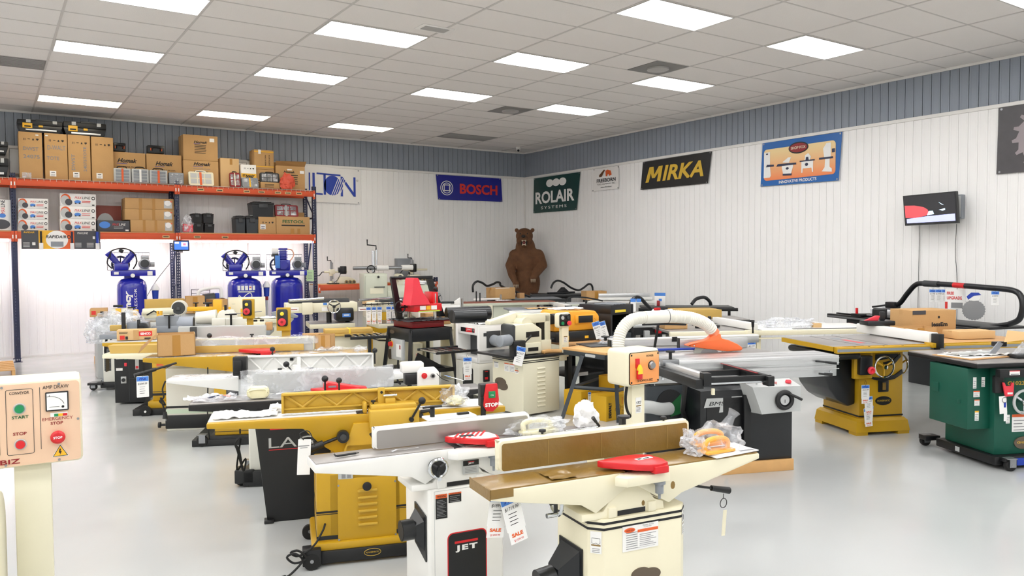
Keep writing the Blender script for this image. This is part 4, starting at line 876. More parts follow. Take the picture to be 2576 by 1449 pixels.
# pale green wide sander
fr = Fr(5.9, 13.1, -16)
PG = PGREEN
t = thing('drum_sander', 'pale grey-green wide drum sander with a sloping top left of the bear', 'sander', fr)
build('body', PG, [prism('y', [(-.05, .62), (.12, .62), (.12, 1.42), (-.3, 1.42), (-.3, .9)], .0, .7, .01), box((-.25, 0, 0), (.7, .7, .62), .01)], t)
build('hood', PG, [prism('x', [(0, .9), (.7, .9), (.6, 1.12), (.15, 1.2), (0, 1.1)], .12, 1.0, .015)], t)
build('front_cover', PG, [box((-.28, -.04, .98), (.1, 0, 1.38), .008), prism('x', [(-.04, .98), (-.2, .86), (-.2, .84), (0, .84), (0, .98)], -.28, .2, .004)], t)
build('handle', BLACK, [tube([(-.12, -.05, 1.18), (-.12, -.08, 1.18), (.06, -.08, 1.18), (.06, -.05, 1.18)], .01), sph((-.05, -.06, 1.36), .022)], t)
build('conveyor', DGREY, [box((.3, -.1, .78), (1.25, .75, .86), .01)], t); build('slot', CREAM2, [box((-.2, -.045, 1.06), (.04, -.04, 1.16), .004)], t)
solo('plastic_bag', 'crumpled white bag on top of the pale green drum sander', 'bag', BAGW, [lump((6.78, 13.3, 1.19), (.32, .18, .05), .3, 3, seed=2)])

# ================================================================ bear
fr = Fr(10.6, 15.3, -36)
def ellip(c, r, rot=None): return sph(c, 1.0, r[0], r[1], r[2], 20)
def limb(pts, rs): return tube(pts, rs, 14)
body = [ellip((.03, .02, .55), (.3, .27, .62)), ellip((.03, .0, 1.1), (.315, .27, .46)), ellip((.02, .0, 1.55), (.29, .24, .33)), ellip((-.18, .02, 1.7), (.17, .17, .19)), ellip((.24, .02, 1.7), (.17, .17, .19)),
  ellip((0, .02, 1.92), (.235, .2, .28)), ellip((-.02, -.02, 2.2), (.205, .2, .19)), ellip((-.03, -.2, 2.14), (.095, .15, .075)), ellip((-.02, -.17, 1.965), (.075, .13, .035)),
  ellip((-.205, .03, 2.34), (.05, .03, .055)), ellip((.175, .03, 2.34), (.05, .03, .055)), ellip((-.13, -.1, 2.1), (.08, .12, .12)), ellip((.09, -.1, 2.1), (.08, .12, .12)), ellip((0, -.08, 1.98), (.12, .12, .12)), ellip((-.24, 0, 1.74), (.155, .155, .15)), ellip((.3, 0, 1.74), (.145, .155, .15)), ellip((.02, .02, 1.8), (.3, .2, .17)), ellip((-.03, -.14, 2.13), (.12, .14, .1)),
  limb([(-.24, 0, 1.74), (-.35, -.08, 1.5), (-.31, -.24, 1.28), (-.22, -.34, 1.1)], [.14, .13, .09, .065]), limb([(.3, 0, 1.74), (.38, -.06, 1.5), (.26, -.26, 1.33), (.2, -.36, 1.22)], [.15, .145, .1, .075]),
  ellip((-.21, -.37, 1.07), (.08, .07, .09)), ellip((.19, -.38, 1.2), (.08, .07, .08)), ellip((-.16, -.05, .15), (.15, .25, .15)), ellip((.22, -.05, .15), (.15, .25, .15)), ellip((-.16, -.2, .08), (.13, .2, .08)), ellip((.22, -.2, .08), (.13, .2, .08))]
t = thing('stuffed_bear', 'standing brown bear with open jaws and raised paws in the far corner', 'bear', fr)
b_ = build('body', BEARM, body, t)
md = b_.modifiers.new('merge', 'REMESH'); md.mode = 'VOXEL'; md.voxel_size = .018; md.use_smooth_shade = True
md = b_.modifiers.new('soften', 'SMOOTH'); md.iterations = 4; md.factor = .5
build('nose', BEARD, [sph((-.035, -.345, 2.185), .045, 1.1, .7, .75)], t)
build('mouth', TONG, [sph((-.025, -.235, 2.03), .05, .8, .8, 1.1), X(BEARD, sph((-.025, -.195, 2.04), .09, .85, .7, 1.1))], t)
build('teeth', TOOTH, [cyl((-.025+s*.042, -.315, 2.1), (-.025+s*.038, -.32, 2.045), .011, .002, 8) for s in (-1, 1)]+[cyl((-.025+s*.036, -.285, 1.975), (-.025+s*.034, -.295, 2.03), .01, .002, 8) for s in (-1, 1)]+[cyl((-.045+.013*k, -.305, 2.1), (-.045+.013*k, -.305, 2.082), .006, .004, 8) for k in range(4)]+[cyl((-.045+.013*k, -.29, 1.985), (-.045+.013*k, -.292, 2.003), .006, .004, 8) for k in range(4)], t)
for s in (-1, 1): build('eye', BLACK, [sph((-.03+s*.085, -.192, 2.25), .016)], t)
for (cx, cy, cz) in ((-.21, -.43, 1.04), (.19, -.44, 1.17)):
    for k in range(5): build('claw', mat('claw_horn%d%d' % (k, cx*100), 'B9A58C', .4), [tube([(cx-.05+k*.025, cy, cz+.02), (cx-.052+k*.025, cy-.045, cz), (cx-.05+k*.025, cy-.06, cz-.055)], [.011, .009, .002], 8, 0)], t)
# pallets
for (x, y, lab) in ((1.42, 13.3, 'light wooden pallet on the floor left of the jointers'), (-.7, 13.45, 'light wooden pallet on the floor at the left edge')):
    t = thing('pallet', lab, 'pallet', Fr(x, y, 0)); build('runner', WOOD, [box((0, .02, 0), (.04, 1.2, .1)), box((.48, .02, 0), (.52, 1.2, .1)), box((.96, .02, 0), (1.0, 1.2, .1))], t)
    for k in range(6): build('deck_board', WOOD, [box((0, .02+k*.22, .1), (1.0, .12+k*.22, .118), .003)], t)
# ================================================================ jointers
GUARD = [(-.16, .03), (-.02, .055), (.05, .05), (.1, .02), (.115, -.06), (.1, -.12), (.04, -.135), (.0, -.125), (-.04, -.1), (-.15, -.0)]
def jointer(fr, lab, c, zt=.79, x0=-.7, x1=.66, y0=-.16, y1=.045, zb=.62, cast=CREAM, tab=IRON, fx0=-.56, fx1=.43, fy=.06, fz=.92, cab=(-.235, .26, -.17, .2), cabm=None, ch=.05, guard=RED, gx=0.0, gy=-.12, gs=1.0,
            ledge=(-.145, .1), knee=None, base_h=0.0, basem=BLACK, face=None, name='jointer', wheel=None, ribm=None, ledge_y=.075):
    t = thing(name, lab, 'jointer', fr, 'jointers lined up on the floor')
    cabm = cabm or cast; ribm = ribm or cast
    mid = c
    inf = [(x0, zt-.006), (mid-.02, zt-.006), (mid-.02, zt-.07), (mid-.17, zb+.03), (mid-.24, zb+.075), (x0, zt-.042)]
    outf = [(mid+.035, zt-.006), (x1, zt-.006), (x1, zt-.03), (mid+.27, zb+.06), (mid+.2, zb+.025), (mid+.035, zt-.07)]
    if knee: inf = [(x0, zt-.006), (mid-.02, zt-.006), (mid-.02, zt-.07), (mid-.17, zt-knee), (x0, zt-.04)]; outf = [(mid+.035, zt-.006), (x1, zt-.006), (x1, zt-.04), (mid+.2, zt-knee), (mid+.035, zt-.07)]
    a = build('infeed_table', cast, [prism('y', inf, y0, y1, .004), X(tab, box((x0+.006, y0+.006, zt-.008), (mid-.022, y1-.004, zt), .002))], t)
    b_ = build('outfeed_table', cast, [prism('y', outf, y0, y1, .004), X(tab, box((mid+.037, y0+.006, zt-.008), (x1-.004, y1-.004, zt), .002))], t)
    build('cutter_head', DGREY, [cyl((mid+.008, y0+.01, zt-.035), (mid+.008, y1, zt-.035), .032)], t)
    bs = [(mid-.235, zb), (mid+.18, zb), (mid+.175, zb+.035), (mid+.13, zb+.05), (mid+.06, zt-.05), (mid-.05, zt-.05), (mid-.13, zb+.03), (mid-.235, zb+.03)]
    build('base_casting', cast, [prism('y', bs, y0+.008, y1+.06, .004), box((mid-.11, y0-.004, zb+.001), (mid-.07, y0+.02, zb+.045), .004), box((mid+.09, y0-.004, zb+.001), (mid+.13, y0+.02, zb+.045), .004), X(BLACK, box((mid-.06, y0+.006, zb+.003), (mid+.08, y0+.012, zb+.024)))], t)
    if ledge:
        build('rabbeting_ledge', cast, [prism('z', [(mid+ledge[0]+.035, y0-ledge_y), (mid+ledge[1], y0-ledge_y+.005), (mid+ledge[1], y0+.01), (mid+ledge[0]+.06, y0+.01), (mid+ledge[0], y0-ledge_y*.45)], zt-.045, zt-.006, .004)], t)
        p = build('guard_post', MGREY, [cyl((mid+ledge[1]-.035, y0-ledge_y+.035, zt-.1), (mid+ledge[1]-.035, y0-ledge_y+.035, zt-.05), .018), cyl((mid+ledge[1]-.035, y0-ledge_y+.035, zt-.06), (mid+ledge[1]-.035, y0-ledge_y+.035, zt-.045), .026), cyl((mid+ledge[1]-.035, y0-ledge_y+.035, zt-.125), (mid+ledge[1]-.035, y0-ledge_y+.035, zt-.1), .006)], t)
    if cabm: build('cabinet', cabm, [prism('z', oct_(cab[0], cab[1], cab[2], cab[3], ch), base_h, zb, .006)], t)
    if base_h: build('mobile_base', basem, [box((cab[0]-.04, cab[2]-.03, .01), (cab[1]+.04, cab[3]+.03, base_h), .006)], t)
    f = build('fence', ribm, [prism('y', rrect(fx0, fx1, zt+.003, fz, .02), fy+.003, fy+.02, .002), X(face or tab, prism('y', rrect(fx0+.012, fx1-.012, zt+.003, fz-.012, .012), fy, fy+.004))], t)
    r = [box((fx0, fy+.02, fz-.014), (fx1, fy+.052, fz), .004), box((fx0, fy+.02, zt+.003), (fx0+.014, fy+.05, fz), .004), box((fx1-.014, fy+.02, zt+.003), (fx1, fy+.05, fz), .004), box((fx0, fy+.02, zt+.028), (fx1, fy+.036, zt+.04), .003)]
    n = 10
    for k in range(n):
        xa = fx0+.02+(fx1-fx0-.04)*k/n; xb = fx0+.02+(fx1-fx0-.04)*(k+1)/n
        za, zc = (zt+.04, fz-.014) if k % 2 else (fz-.014, zt+.04)
        r.append(tube([(xa, fy+.024, za), (xb, fy+.024, zc)], .009, 6))
    build('fence_ribs', ribm, r, t)
    if guard:
        gp = [(mid+gx+p[0]*gs, gy+p[1]*gs) for p in GUARD]
        build('blade_guard', guard, [prism('z', gp, zt+.012, zt+.04, .005), box((mid+gx+.02*gs, gy-.14*gs, zt+.0), (mid+gx+.09*gs, gy-.1*gs, zt+.03), .003)], t)
    return t
def lever(t, p, q, r=.007, g=.6, gr=.015, name='lever', knob=False):
    p, q = Vector(p), Vector(q); mm = p.lerp(q, g)
    o = build(name, BLACK, [tube([p, mm], r, 8), (sph(q, gr, seg=12) if knob else cyl(mm, q, gr*.8, gr))]+([tube([mm, q], r, 8)] if knob else []), t); return o
def knob(t, p, q, r=.018, name='knob'):
    return build(name, BLACK, [cyl(p, q, r*.35), cyl(q, (Vector(q)+(Vector(q)-Vector(p)).normalized()*.012), r, bev=.003)], t)
def handwheel(t, c, R, ax='y', m=CHROME, hub=BLACK, rim=.012, spokes=3, name='handwheel', crank=1):
    s = [ring(c, R, rim, ax)]
    dx = {'y': (0, -.02, 0), 'x': (-.02, 0, 0)}[ax]
    s.append(X(hub, cyl(c, Vector(c)+Vector(dx), R*.25)))
    for k in range(spokes):
        a = 2*PI*k/spokes+.5; u, v = R*math.cos(a), R*math.sin(a); e = {'y': (c[0]+u, c[1], c[2]+v), 'x': (c[0], c[1]+u, c[2]+v)}[ax]
        s.append(X(hub, tube([c, e], .009, 6)))
    if crank:
        a = -1.9; u, v = R*.95*math.cos(a), R*.95*math.sin(a); e = Vector({'y': (c[0]+u, c[1], c[2]+v), 'x': (c[0], c[1]+u, c[2]+v)}[ax])
        s.append(X(m, cyl(e, e+Vector(dx)*2.6, .01)))
    return build(name, m, s, t)
def sticker(t, x0, x1, z0, z1, y, m=PAPER, head=None, lines=5, name='warning_label', txt=None, lm=INKG):
    s = [box((x0, y-.0012, z0), (x1, y, z1))]; h = z1-z0
    if head: s.append(X(head, box((x0, y-.002, z1-h*.16), (x1, y-.0012, z1))))
    s.append(X(lm, [box((x0+(x1-x0)*.1, y-.002, z0+h*(.08+.72*k/max(lines, 1))), (x1-(x1-x0)*(.1+.13*(k % 3)), y-.0013, z0+h*(.08+.72*k/max(lines, 1))+h*.2/max(lines, 1))) for k in range(lines)]))
    if txt: s.append(X(INK, text(txt, (x0+(x1-x0)*.12, y-.003, z1-h*.13), (1, 0, 0), (0, 0, 1), (x1-x0)*.76, h*.1, .01)))
    return build(name, m, s, t, smooth=False)
def cord(t, pts, r=.006, name='cord', m=RUBBER, **k): return build(name, m, [tube(pts, r, 8, 5)], t, **k)
def caster(t, x, y, d=1, r=.045, name='caster'):
    c = build(name, STEEL, [box((x-.04, y-.035, r*2+.005), (x+.04, y+.035, r*2+.012), .002), box((x-.025, y-.032, r*.7), (x+.03, y-.026, r*2+.005)), box((x-.025, y+.026, r*.7), (x+.03, y+.032, r*2+.005))], t)
    build('wheel', RUBBER, [cyl((x, y-.02, r), (x, y+.02, r), r, bev=.005), X(STEEL, cyl((x, y-.034, r), (x, y+.034, r), .012))], c)
def tag(fr, lab, z, w=.075, h=.15, sale=True, price='$', tilt=0.0, drop=.04, curl=0, txt='1999', stxt=None, group='hanging price tags'):
    """white price tag with a blue head on a loop of cord; hangs from the frame's origin"""
    t = thing('price_tag', lab, 'price tag', fr, group)
    s = [prism('y', rrect(-w/2, w/2, -drop-h, -drop, .006), 0, .0015), X(BLUE2, box((-w/2+.002, -.001, -drop-h*.24), (w/2-.002, .0, -drop-.004))), X(BLUEINK, text('PNL', (-w*.32, -.002, -drop-h*.19), (1, 0, 0), (0, 0, 1), w*.64, h*.1, .04, .3)),
         X(INK, text(price+txt, (-w*.38, -.002, -drop-h*.42), (1, 0, 0), (0, 0, 1), w*.74, h*.11, .0, .2), [box((-w*.25, -.001, -drop-h*(.52+.1*k)), (w*(.2-.05*(k % 2)), 0, -drop-h*(.505+.1*k))) for k in range(4)])]
    if sale: s += [box((-w*.45, .0005, -drop-h*1.35), (w*.45, .0015, -drop-h)), X(INKO, text('SALE', (-w*.32, -.0005, -drop-h*1.17), (1, 0, 0), (0, 0, 1), w*.6, h*.11, .05)), X(INKR, text('$'+(stxt or txt), (-w*.25, -.0005, -drop-h*1.31), (1, 0, 0), (0, 0, 1), w*.5, h*.07, .0))]
    R = Matrix.Rotation(math.radians(tilt), 4, 'Y')
    build('card', PAPER, s, t, smooth=False, at=R)
    build('loop', BLACK, [tube([(0, 0, .012), (-.012, 0, -.01), (0, -.001, -drop-.01), (.012, 0, -.01)], .0015, 5, closed=True)], t, at=R)
    return t

# ---------------------------------------------------------------- the cream jointer in front
FB = Fr(2.32, 2.62, -8.5)
t = jointer(FB, 'cream jointer with brown waxed paper on its tables and a red guard', -.05, fx0=-.56, fx1=.43, x0=-.70, x1=.66, tab=WAXP, face=WAXP, cab=(-.235, .262, -.165, .2), zb=.60, ledge=(-.1, .155), gx=.04, gy=-.115, gs=1.0, fy=.06, fz=.922)
build('paper_seam', mat('paper_seam_tan', 'A08244', .4), [box((x_, .0585, .80), (x_+.003, .0598, .905)) for x_ in (-.33, -.06, .12, .30)], t)
build('stripe', BLACK, [prism('z', oct_(-.2365, .2635, -.1665, .2015, .0505), z, z+.010) for z in (.553, .577)], t)
build('wrapped_edge', WAXP, [box((-.703, y0_, .755), (-.6, y0_+.003, .793), .001) for y0_ in (-.163, )]+[box((-.703, -.163, .75), (-.699, .047, .793))], t); build('torn_paper', WAXP, [sheet(-.42, -.3, -.15, -.02, .792, .008, 10, seed=3)], t)
sticker(t, -.095, .088, .448, .556, -.1665, PAPER, None, 8, 'model_label'); sticker(t, -.02, .085, .458, .535, -.168, PAPER, INKO, 7, 'warning_label')
build('logo', INKO, [prism('y', ell(-.06, .538, .027, .010), -.1705, -.1685), X(REDD, text('SHOP FOX', (-.078, -.1715, .534), (1, 0, 0), (0, 0, 1), .037, .007, .01)), X(INK, text('MODEL W1755', (.005, -.1715, .548), (1, 0, 0), (0, 0, 1), .055, .006), text('6" JOINTER', (.01, -.1715, .54), (1, 0, 0), (0, 0, 1), .04, .006))], t, smooth=False)
def cham(t, x0, x1, z0, z1, name='pictogram_label'):   # on the chamfered corners
    a = FB
for (xa, za, zb_) in ((-.205, .448, .556),):
    R = Matrix.Translation((-.236, -.117, 0)) @ Matrix.Rotation(math.radians(-45), 4, 'Z')
    build('pictogram_label', PAPER, [box((.012, -.0015, .455), (.06, 0, .548)), X(INK, tube([(.018, -.002, .5), (.026, -.002, .495), (.036, -.002, .5), (.046, -.002, .495), (.054, -.002, .5), (.054, -.002, .52), (.018, -.002, .52)], .0008, 4, closed=True)), X(WAXP, box((.016, -.0022, .487), (.056, -.0015, .493))), X(INKG, [box((.02, -.0022, .46+k*.007), (.052, -.0015, .4625+k*.007)) for k in range(3)])], t, at=R, smooth=False)
R = Matrix.Translation((.2125, -.1665, 0)) @ Matrix.Rotation(math.radians(45), 4, 'Z')
build('pictogram_label', PAPER, [box((.014, -.0015, .47), (.05, 0, .575)), X(INK, tube([(.02, -.002, .53), (.03, -.002, .56), (.04, -.002, .55), (.044, -.002, .53)], .001, 4)), X(WAXP, box((.018, -.0022, .515), (.046, -.0015, .521))), X(INKG, [box((.02, -.0022, .476+k*.008), (.044, -.0015, .479+k*.008)) for k in range(4)])], t, at=R, smooth=False)
build('dust_chute', SATIN, [skinny([[(-.237, -.08, .455), (-.237, .12, .455), (-.237, .12, .2), (-.237, -.08, .2)], [(-.243, -.08, .455), (-.243, .12, .455), (-.243, .12, .2), (-.243, -.08, .2)]]), skinny([[(-.243, -.06, .44), (-.243, .1, .44), (-.243, .1, .22), (-.243, -.06, .22)], [(-.325, -.02, .36), (-.325, .07, .36), (-.325, .07, .27), (-.325, -.02, .27)]]),
   cyl((-.325, .025, .315), (-.4, .025, .305), .052, seg=28), X(BLACK, cyl((-.401, .025, .305), (-.398, .025, .305), .046, seg=24))], t)
handwheel(t, (-.352, -.05, .672), .058, 'x', CHROME, DGREY, .009, 3); build('handwheel_shaft', DGREY, [tube([(-.35, -.05, .672), (-.25, -.03, .70)], .009)], t)
lever(t, (.24, -.06, .675), (.56, -.07, .60), .006, .68, .016, 'depth_lever')
build('oval_badge', BADGE, [prism('y', ell(.0, .34, .05, .028), -.17, -.165), prism('y', ell(.05, .33, .05, .028), -.1695, -.165)], t)
build('guard_sticker', PAPER, [box((-.035, -.16, .8305), (.05, -.135, .8315), .0), X(INK, box((-.028, -.155, .8316), (-.008, -.14, .832)), box((0, -.155, .8316), (.035, -.145, .832)))], t, at=Matrix.Rotation(math.radians(8), 4, 'Z'))
build('rust_stain', WAXP, [prism('y', ell(.02, .64, .008, .012, 9), -.1535, -.152), prism('y', ell(.17, .70, .012, .018, 9), -.1605, -.159)], t)
knob(t, (.1, .12, .9), (.1, .12, .95), .03, 'fence_lock_knob'); build('fence_bracket', CREAM, [box((-.02, .1, .66), (.2, .26, .84), .012), box((.03, .1, .84), (.1, .2, .9), .008)], t)
lever(t, (-.02, .14, .92), (-.06, .13, .965), .006, .5, .009, 'fence_lock_lever'); build('fence_rod', CHROME, [cyl((-.16, .2, .885), (-.02, .15, .9), .018)], t)
knob(t, (-.33, .11, .9), (-.33, .11, .93), .016, 'fence_stop_knob'); knob(t, (.31, .1, .91), (.31, .1, .93), .014, 'fence_stop_knob')
# on its outfeed table
fr = Fr(*FB.w((.56, -.06, 0)).xy[:], -8.5, .793)
solo('user_manual', 'white manual pages under the yellow push blocks', 'manual', PAPER, [box((-.17, -.1, 0), (.1, .08, .004), .0, ('Z', 6)), box((-.15, -.085, .0042), (.09, .075, .008), .0, ('Z', -5)), X(INKG, box((.0, -.088, .0082), (.085, -.07, .0085)))], fr)
for k, (dx, dy, dz, rz, lb) in enumerate(((-.055, -.045, .009, 4, 'lower'), (-.05, .015, .03, -6, 'upper'))):
    fr = Fr(*FB.w((.51+dx, -.06+dy, 0)).xy[:], -8.5+rz, .793+dz)
    t2 = thing('push_block', 'yellow plastic push block in a clear bag, the %s one' % lb, 'push block', fr, 'yellow push blocks')
    YP = mat('push_block_yellow%d' % k, 'F7B24A', .35)
    build('pad', YP, [box((-.085, -.038, 0), (.085, .038, .014), .006)], t2)
    build('grip', YP, [tube([(-.07, 0, .012), (-.074, 0, .036), (-.05, 0, .056), (.0, 0, .062), (.045, 0, .056), (.068, 0, .04), (.066, 0, .012)], .013, 10, 4)], t2)
fr = Fr(*FB.w((.505, -.06, 0)).xy[:], -8.5, .796)
solo('plastic_bag', 'clear crinkled bag wrapping the yellow push blocks', 'bag', FILM, [lump((0, .0, -.01), (.125, .085, .085), .25, 2.2, 4, 4, flat=True), tube([(.06, .02, .1), (.1, .03, .14), (.12, .03, .165)], [.03, .018, .03], 10, 3)], fr)
fr = Fr(*FB.w((.37, -.07, 0)).xy[:], -8.5, .793)
solo('plastic_bag', 'crumpled cloudy plastic bag beside the yellow push blocks', 'bag', FILM2, [lump((0, 0, 0), (.055, .06, .05), .35, 3, 4, 8), lump((-.0, .05, .02), (.045, .04, .05), .35, 3, 4, 9)], fr)

# ---------------------------------------------------------------- the white jointer beside it
FC = Fr(1.90, 3.40, -8)
t = jointer(FC, 'white jointer with a bare grey fence and a red and white striped guard', -.02, x0=-.705, x1=.84, cast=WHITE, y0=-.15, y1=.02, fx0=-.40, fx1=.425, fy=-.03, fz=.893, cab=(-.178, .215, -.155, .2), ch=.012, zb=.60, ledge=(-.07, .20), gx=.10, gy=-.10, gs=.9)
build('guard_stripes', PAPER, [prism('z', [(.08+p[0]*.8, -.1+p[1]*.8) for p in GUARD], .8302, .8312)]+[X(RED, box((-.02+k*.028, -.16, .8313), (-.008+k*.028, -.04, .832), 0, ('Z', -35))) for k in range(6)]+[X(INK, box((-.0, -.13, .8325), (.07, -.1, .833), 0, ('Z', -8)))], t)
build('dust_chute', SATIN, [skinny([[(-.18, -.13, .47), (-.18, .03, .5), (-.18, .03, .3), (-.18, -.13, .25)], [(-.186, -.13, .47), (-.186, .03, .5), (-.186, .03, .3), (-.186, -.13, .25)]]), skinny([[(-.186, -.11, .44), (-.186, .02, .47), (-.186, .02, .33), (-.186, -.11, .3)], [(-.22, -.09, .42), (-.22, .0, .43), (-.22, .0, .35), (-.22, -.09, .35)]]), cyl((-.22, -.045, .39), (-.28, -.045, .39), .05, seg=28), X(BLACK, cyl((-.2815, -.045, .39), (-.279, -.045, .39), .044, seg=24))], t)
handwheel(t, (-.145, -.205, .716), .042, 'y', CHROME, BLACK, .009, 3); build('handwheel_boss', BLACK, [cyl((-.145, -.207, .716), (-.145, -.16, .716), .034)], t)
build('maker_plate', LGREY, [box((.0, -.1545, .655), (.082, -.15, .72), .001), X(BLACK, box((.0, -.1555, .695), (.082, -.1545, .72))), X(RED, box((.025, -.157, .712), (.057, -.1555, .7145))), X(PAPER, text('JET', (.025, -.157, .701), (1, 0, 0), (0, 0, 1), .032, .009, .04)), X(INKG, [box((.01, -.1555, .662+k*.007), (.07, -.1547, .664+k*.007)) for k in range(4)])], t, smooth=False)
sticker(t, -.143, -.084, .458, .575, -.156, BLACK, INKO, 12, txt='WARNING', lm=INKG); sticker(t, -.077, -.012, .528, .575, -.156, BLACK, INKO, 4, txt='CAUTION', lm=INKG)
build('logo_panel', BLACK, [prism('y', rrect(-.08, .115, .05, .375, .025), -.1575, -.1555), X(RED, [prism('y', rrect(-.085, .12, .045, .38, .028), -.1568, -.1552), box((-.048, -.159, .325), (.072, -.1575, .336))]), X(PAPER, text('JET', (-.045, -.159, .282), (1, 0, 0), (0, 0, 1), .115, .034, .05, space=1.25))], t, smooth=False)
build('cabinet_seam', LGREY, [box((-.15, -.1563, .59), (.2, -.155, .592)), box((-.150, -.1563, .02), (-.148, -.155, .59))], t)
lever(t, (-.17, .2, .05), (-.26, .2, .03), .006, .5, .014, 'foot_pedal')
build('fence_lock', WHITE, [box((-.12, .0, .893), (.14, .1, .905), .004), X(BLACK, cyl((-.08, .05, .9), (-.08, .05, .95), .012), tube([(-.13, .05, .955), (-.03, .05, .955)], .006, 8), box((.05, .03, .905), (.11, .05, .915)))], t)
fr = Fr(*FC.w((-.55, -.08, 0)).xy[:], 0, .792)
solo('hex_key', 'black hex key tool lying on the white jointer table', 'tool', BLACK, [cyl((-.04, 0, .006), (.05, 0, .006), .005), tube([(-.04, 0, .006), (-.048, 0, .008), (-.048, .015, .012)], .004, 8), cyl((.05, 0, .006), (.065, 0, .006), .0025)], fr)
fr = Fr(*FC.w((-.27, -.1, 0)).xy[:], 0, .792)
solo('spare_strip', 'small clear strip lying on the white jointer table', 'strip', FILM2, [sheet(-.07, .07, -.008, .012, 0, .006, 12, seed=2)], fr)
fr = Fr(*FC.w((.40, -.09, 0)).xy[:], -8, .792)
solo('plastic_bag', 'clear bag with cream push blocks beside the striped guard', 'bag', FILM, [lump((.05, .02, 0), (.17, .07, .055), .25, 2.6, 4, 11)], fr)
solo('push_block', 'cream push block inside the clear bag by the striped guard', 'push block', CREAMP, [box((-.05, -.01, 0), (.16, .05, .02), .008), tube([(-.03, .02, .02), (-.03, .02, .06), (.05, .02, .07), (.12, .02, .05), (.12, .02, .02)], .014, 10, 4)], fr)
solo('plastic_bag', 'white bag bulging up behind the waxed-paper fence', 'bag', BAGW, [lump((.36, .06, 0), (.07, .055, .085), .2, 2.4, 4, 21)], fr)
# price tags hanging between the two
fr = Fr(*FB.w((-.60, -.11, 0)).xy[:], -8, .755); tag(fr, 'price tag reading $1719.99, hanging in front under the waxed table', 0, .085, .15, True, '$', -14, .01, txt='1719.99', stxt='1399.99')
fr = Fr(*FB.w((-.62, -.08, 0)).xy[:], -8, .755); tag(fr, 'price tag partly hidden behind the $1719.99 one', 0, .085, .13, True, '$', 8, .01, txt='1899.99')
fr = Fr(*FB.w((.527, -.07, 0)).xy[:], 0, .59); t2 = thing('price_tag', 'narrow pale tag hanging from the black depth lever', 'price tag', fr)
build('card', CREAM, [box((-.006, 0, -.2), (.018, .001, -.08), 0, ('Y', 6))], t2); build('loop', BLACK, [ring((0, 0, -.045), .022, .002, 'y', 20, 5), tube([(0, 0, .0), (0, 0, -.025)], .0018, 5)], t2)
# ---------------------------------------------------------------- the big mustard jointer seen from its fence side
# its own frame is turned round: x runs to the LEFT in the photo, y towards the camera
FD0 = Fr(1.75, 4.30, -18)
def D_(x, y): return FD0.w((x, y, 0))
p = D_(.06, .0); FD = Fr(p.x, p.y, 162)
t = jointer(FD, 'mustard yellow jointer seen from behind its ribbed fence, with a louvred stand on wheels', .0, x0=-.86, x1=.86, y0=-.28, y1=-.03, cast=GOLD, tab=PAPER, fx0=-.56, fx1=.46, fy=-.12, fz=.918, cabm=None, ledge=None, guard=None, zb=.50, ribm=GOLD2, knee=.075)
# deep side casting on this side
build('bed_casting', GOLD, [prism('y', [(-.86, .785), (-.86, .75), (-.36, .715), (-.3, .60), (-.24, .54), (.12, .54), (.24, .62), (.34, .722), (.86, .755), (.86, .785)], -.03, .005, .006), prism('y', [(-.24, .50), (.14, .50), (.1, .62), (-.2, .62)], -.08, .03, .006)], t)
cb = build('cabinet', GOLD, [box((-.36, -.25, .12), (.28, .20, .515), .01), box((-.41, -.27, .07), (.31, .225, .125), .015)], t)
build('access_panel', GOLD, [box((-.16, .2, .125), (.165, .205, .47), .002), X(GOLD2, [prism('z', [(x_, y_) for x_, y_ in rrect(-.055, .055, .203, .218, .006)], .40-k*.038-.010, .40-k*.038+.004, .003) for k in range(6)]),
  X(STEEL, [cyl((x_, .204, z_), (x_, .208, z_), .006, seg=10) for x_ in (-.155, .16) for z_ in (.13, .435)])], t)
build('maker_plate', LGREY, [box((.08, .2025, .47), (.16, .207, .51)), X(INKG, [box((.09+k*.03, .2072, .474), (.112+k*.03, .2078, .504)) for k in range(2)])], t)
knob(t, (.005, .2, .425), (.005, .225, .425), .025, 'door_knob')
build('stripe', BLACK, [box((.165, .2005, z0), (.281, .2015, z1)) for z0, z1 in ((.285, .296), (.276, .280), (.135, .157))]+[box((-.361, .2005, z0), (-.16, .2015, z1)) for z0, z1 in ((.285, .296), (.276, .280), (.135, .157))]+[box((.28, -.2, z0), (.2815, .2, z1)) for z0, z1 in ((.285, .296), (.135, .157))], t)
mb = build('mobile_base', BLACK, [box((-.42, -.3, .015), (.30, .24, .085), .006), box((.26, .18, .02), (.36, .27, .11), .006)], t)
build('oval_badge', INK, [prism('y', ell(-.02, .055, .048, .022), .2402, .2415), X(GOLDPAPER, [tube([(a, .242, b_) for a, b_ in ell(-.02, .055, .046, .020, 24)], .0012, 4, closed=True), text('POWERMATIC', (.018, .243, .051), (-1, 0, 0), (0, 0, 1), .076, .009, .03, .2)])], mb, smooth=False)
for x_, y_ in ((.31, .23), (.31, -.26)): build('wheel', RUBBER, [cyl((x_, y_+.02, .045), (x_, y_+.045, .045), .045), X(STEEL, cyl((x_, y_+.045, .05), (x_, y_+.05, .05), .01))], mb)
cord(t, [(.235, .2, .225), (.25, .24, .2), (.3, .26, .13), (.38, .28, .09), (.42, .3, .12), (.38, .31, .13), (.34, .3, .08), (.4, .3, .06), (.44, .31, .1), (.4, .32, .12), (.36, .3, .07), (.42, .34, .02), (.46, .37, .012)])
build('plug', BLACK, [cyl((.45, .365, .014), (.49, .4, .014), .014, .017), X(CREAM, box((.485, .39, .005), (.505, .41, .024), .003))], t)
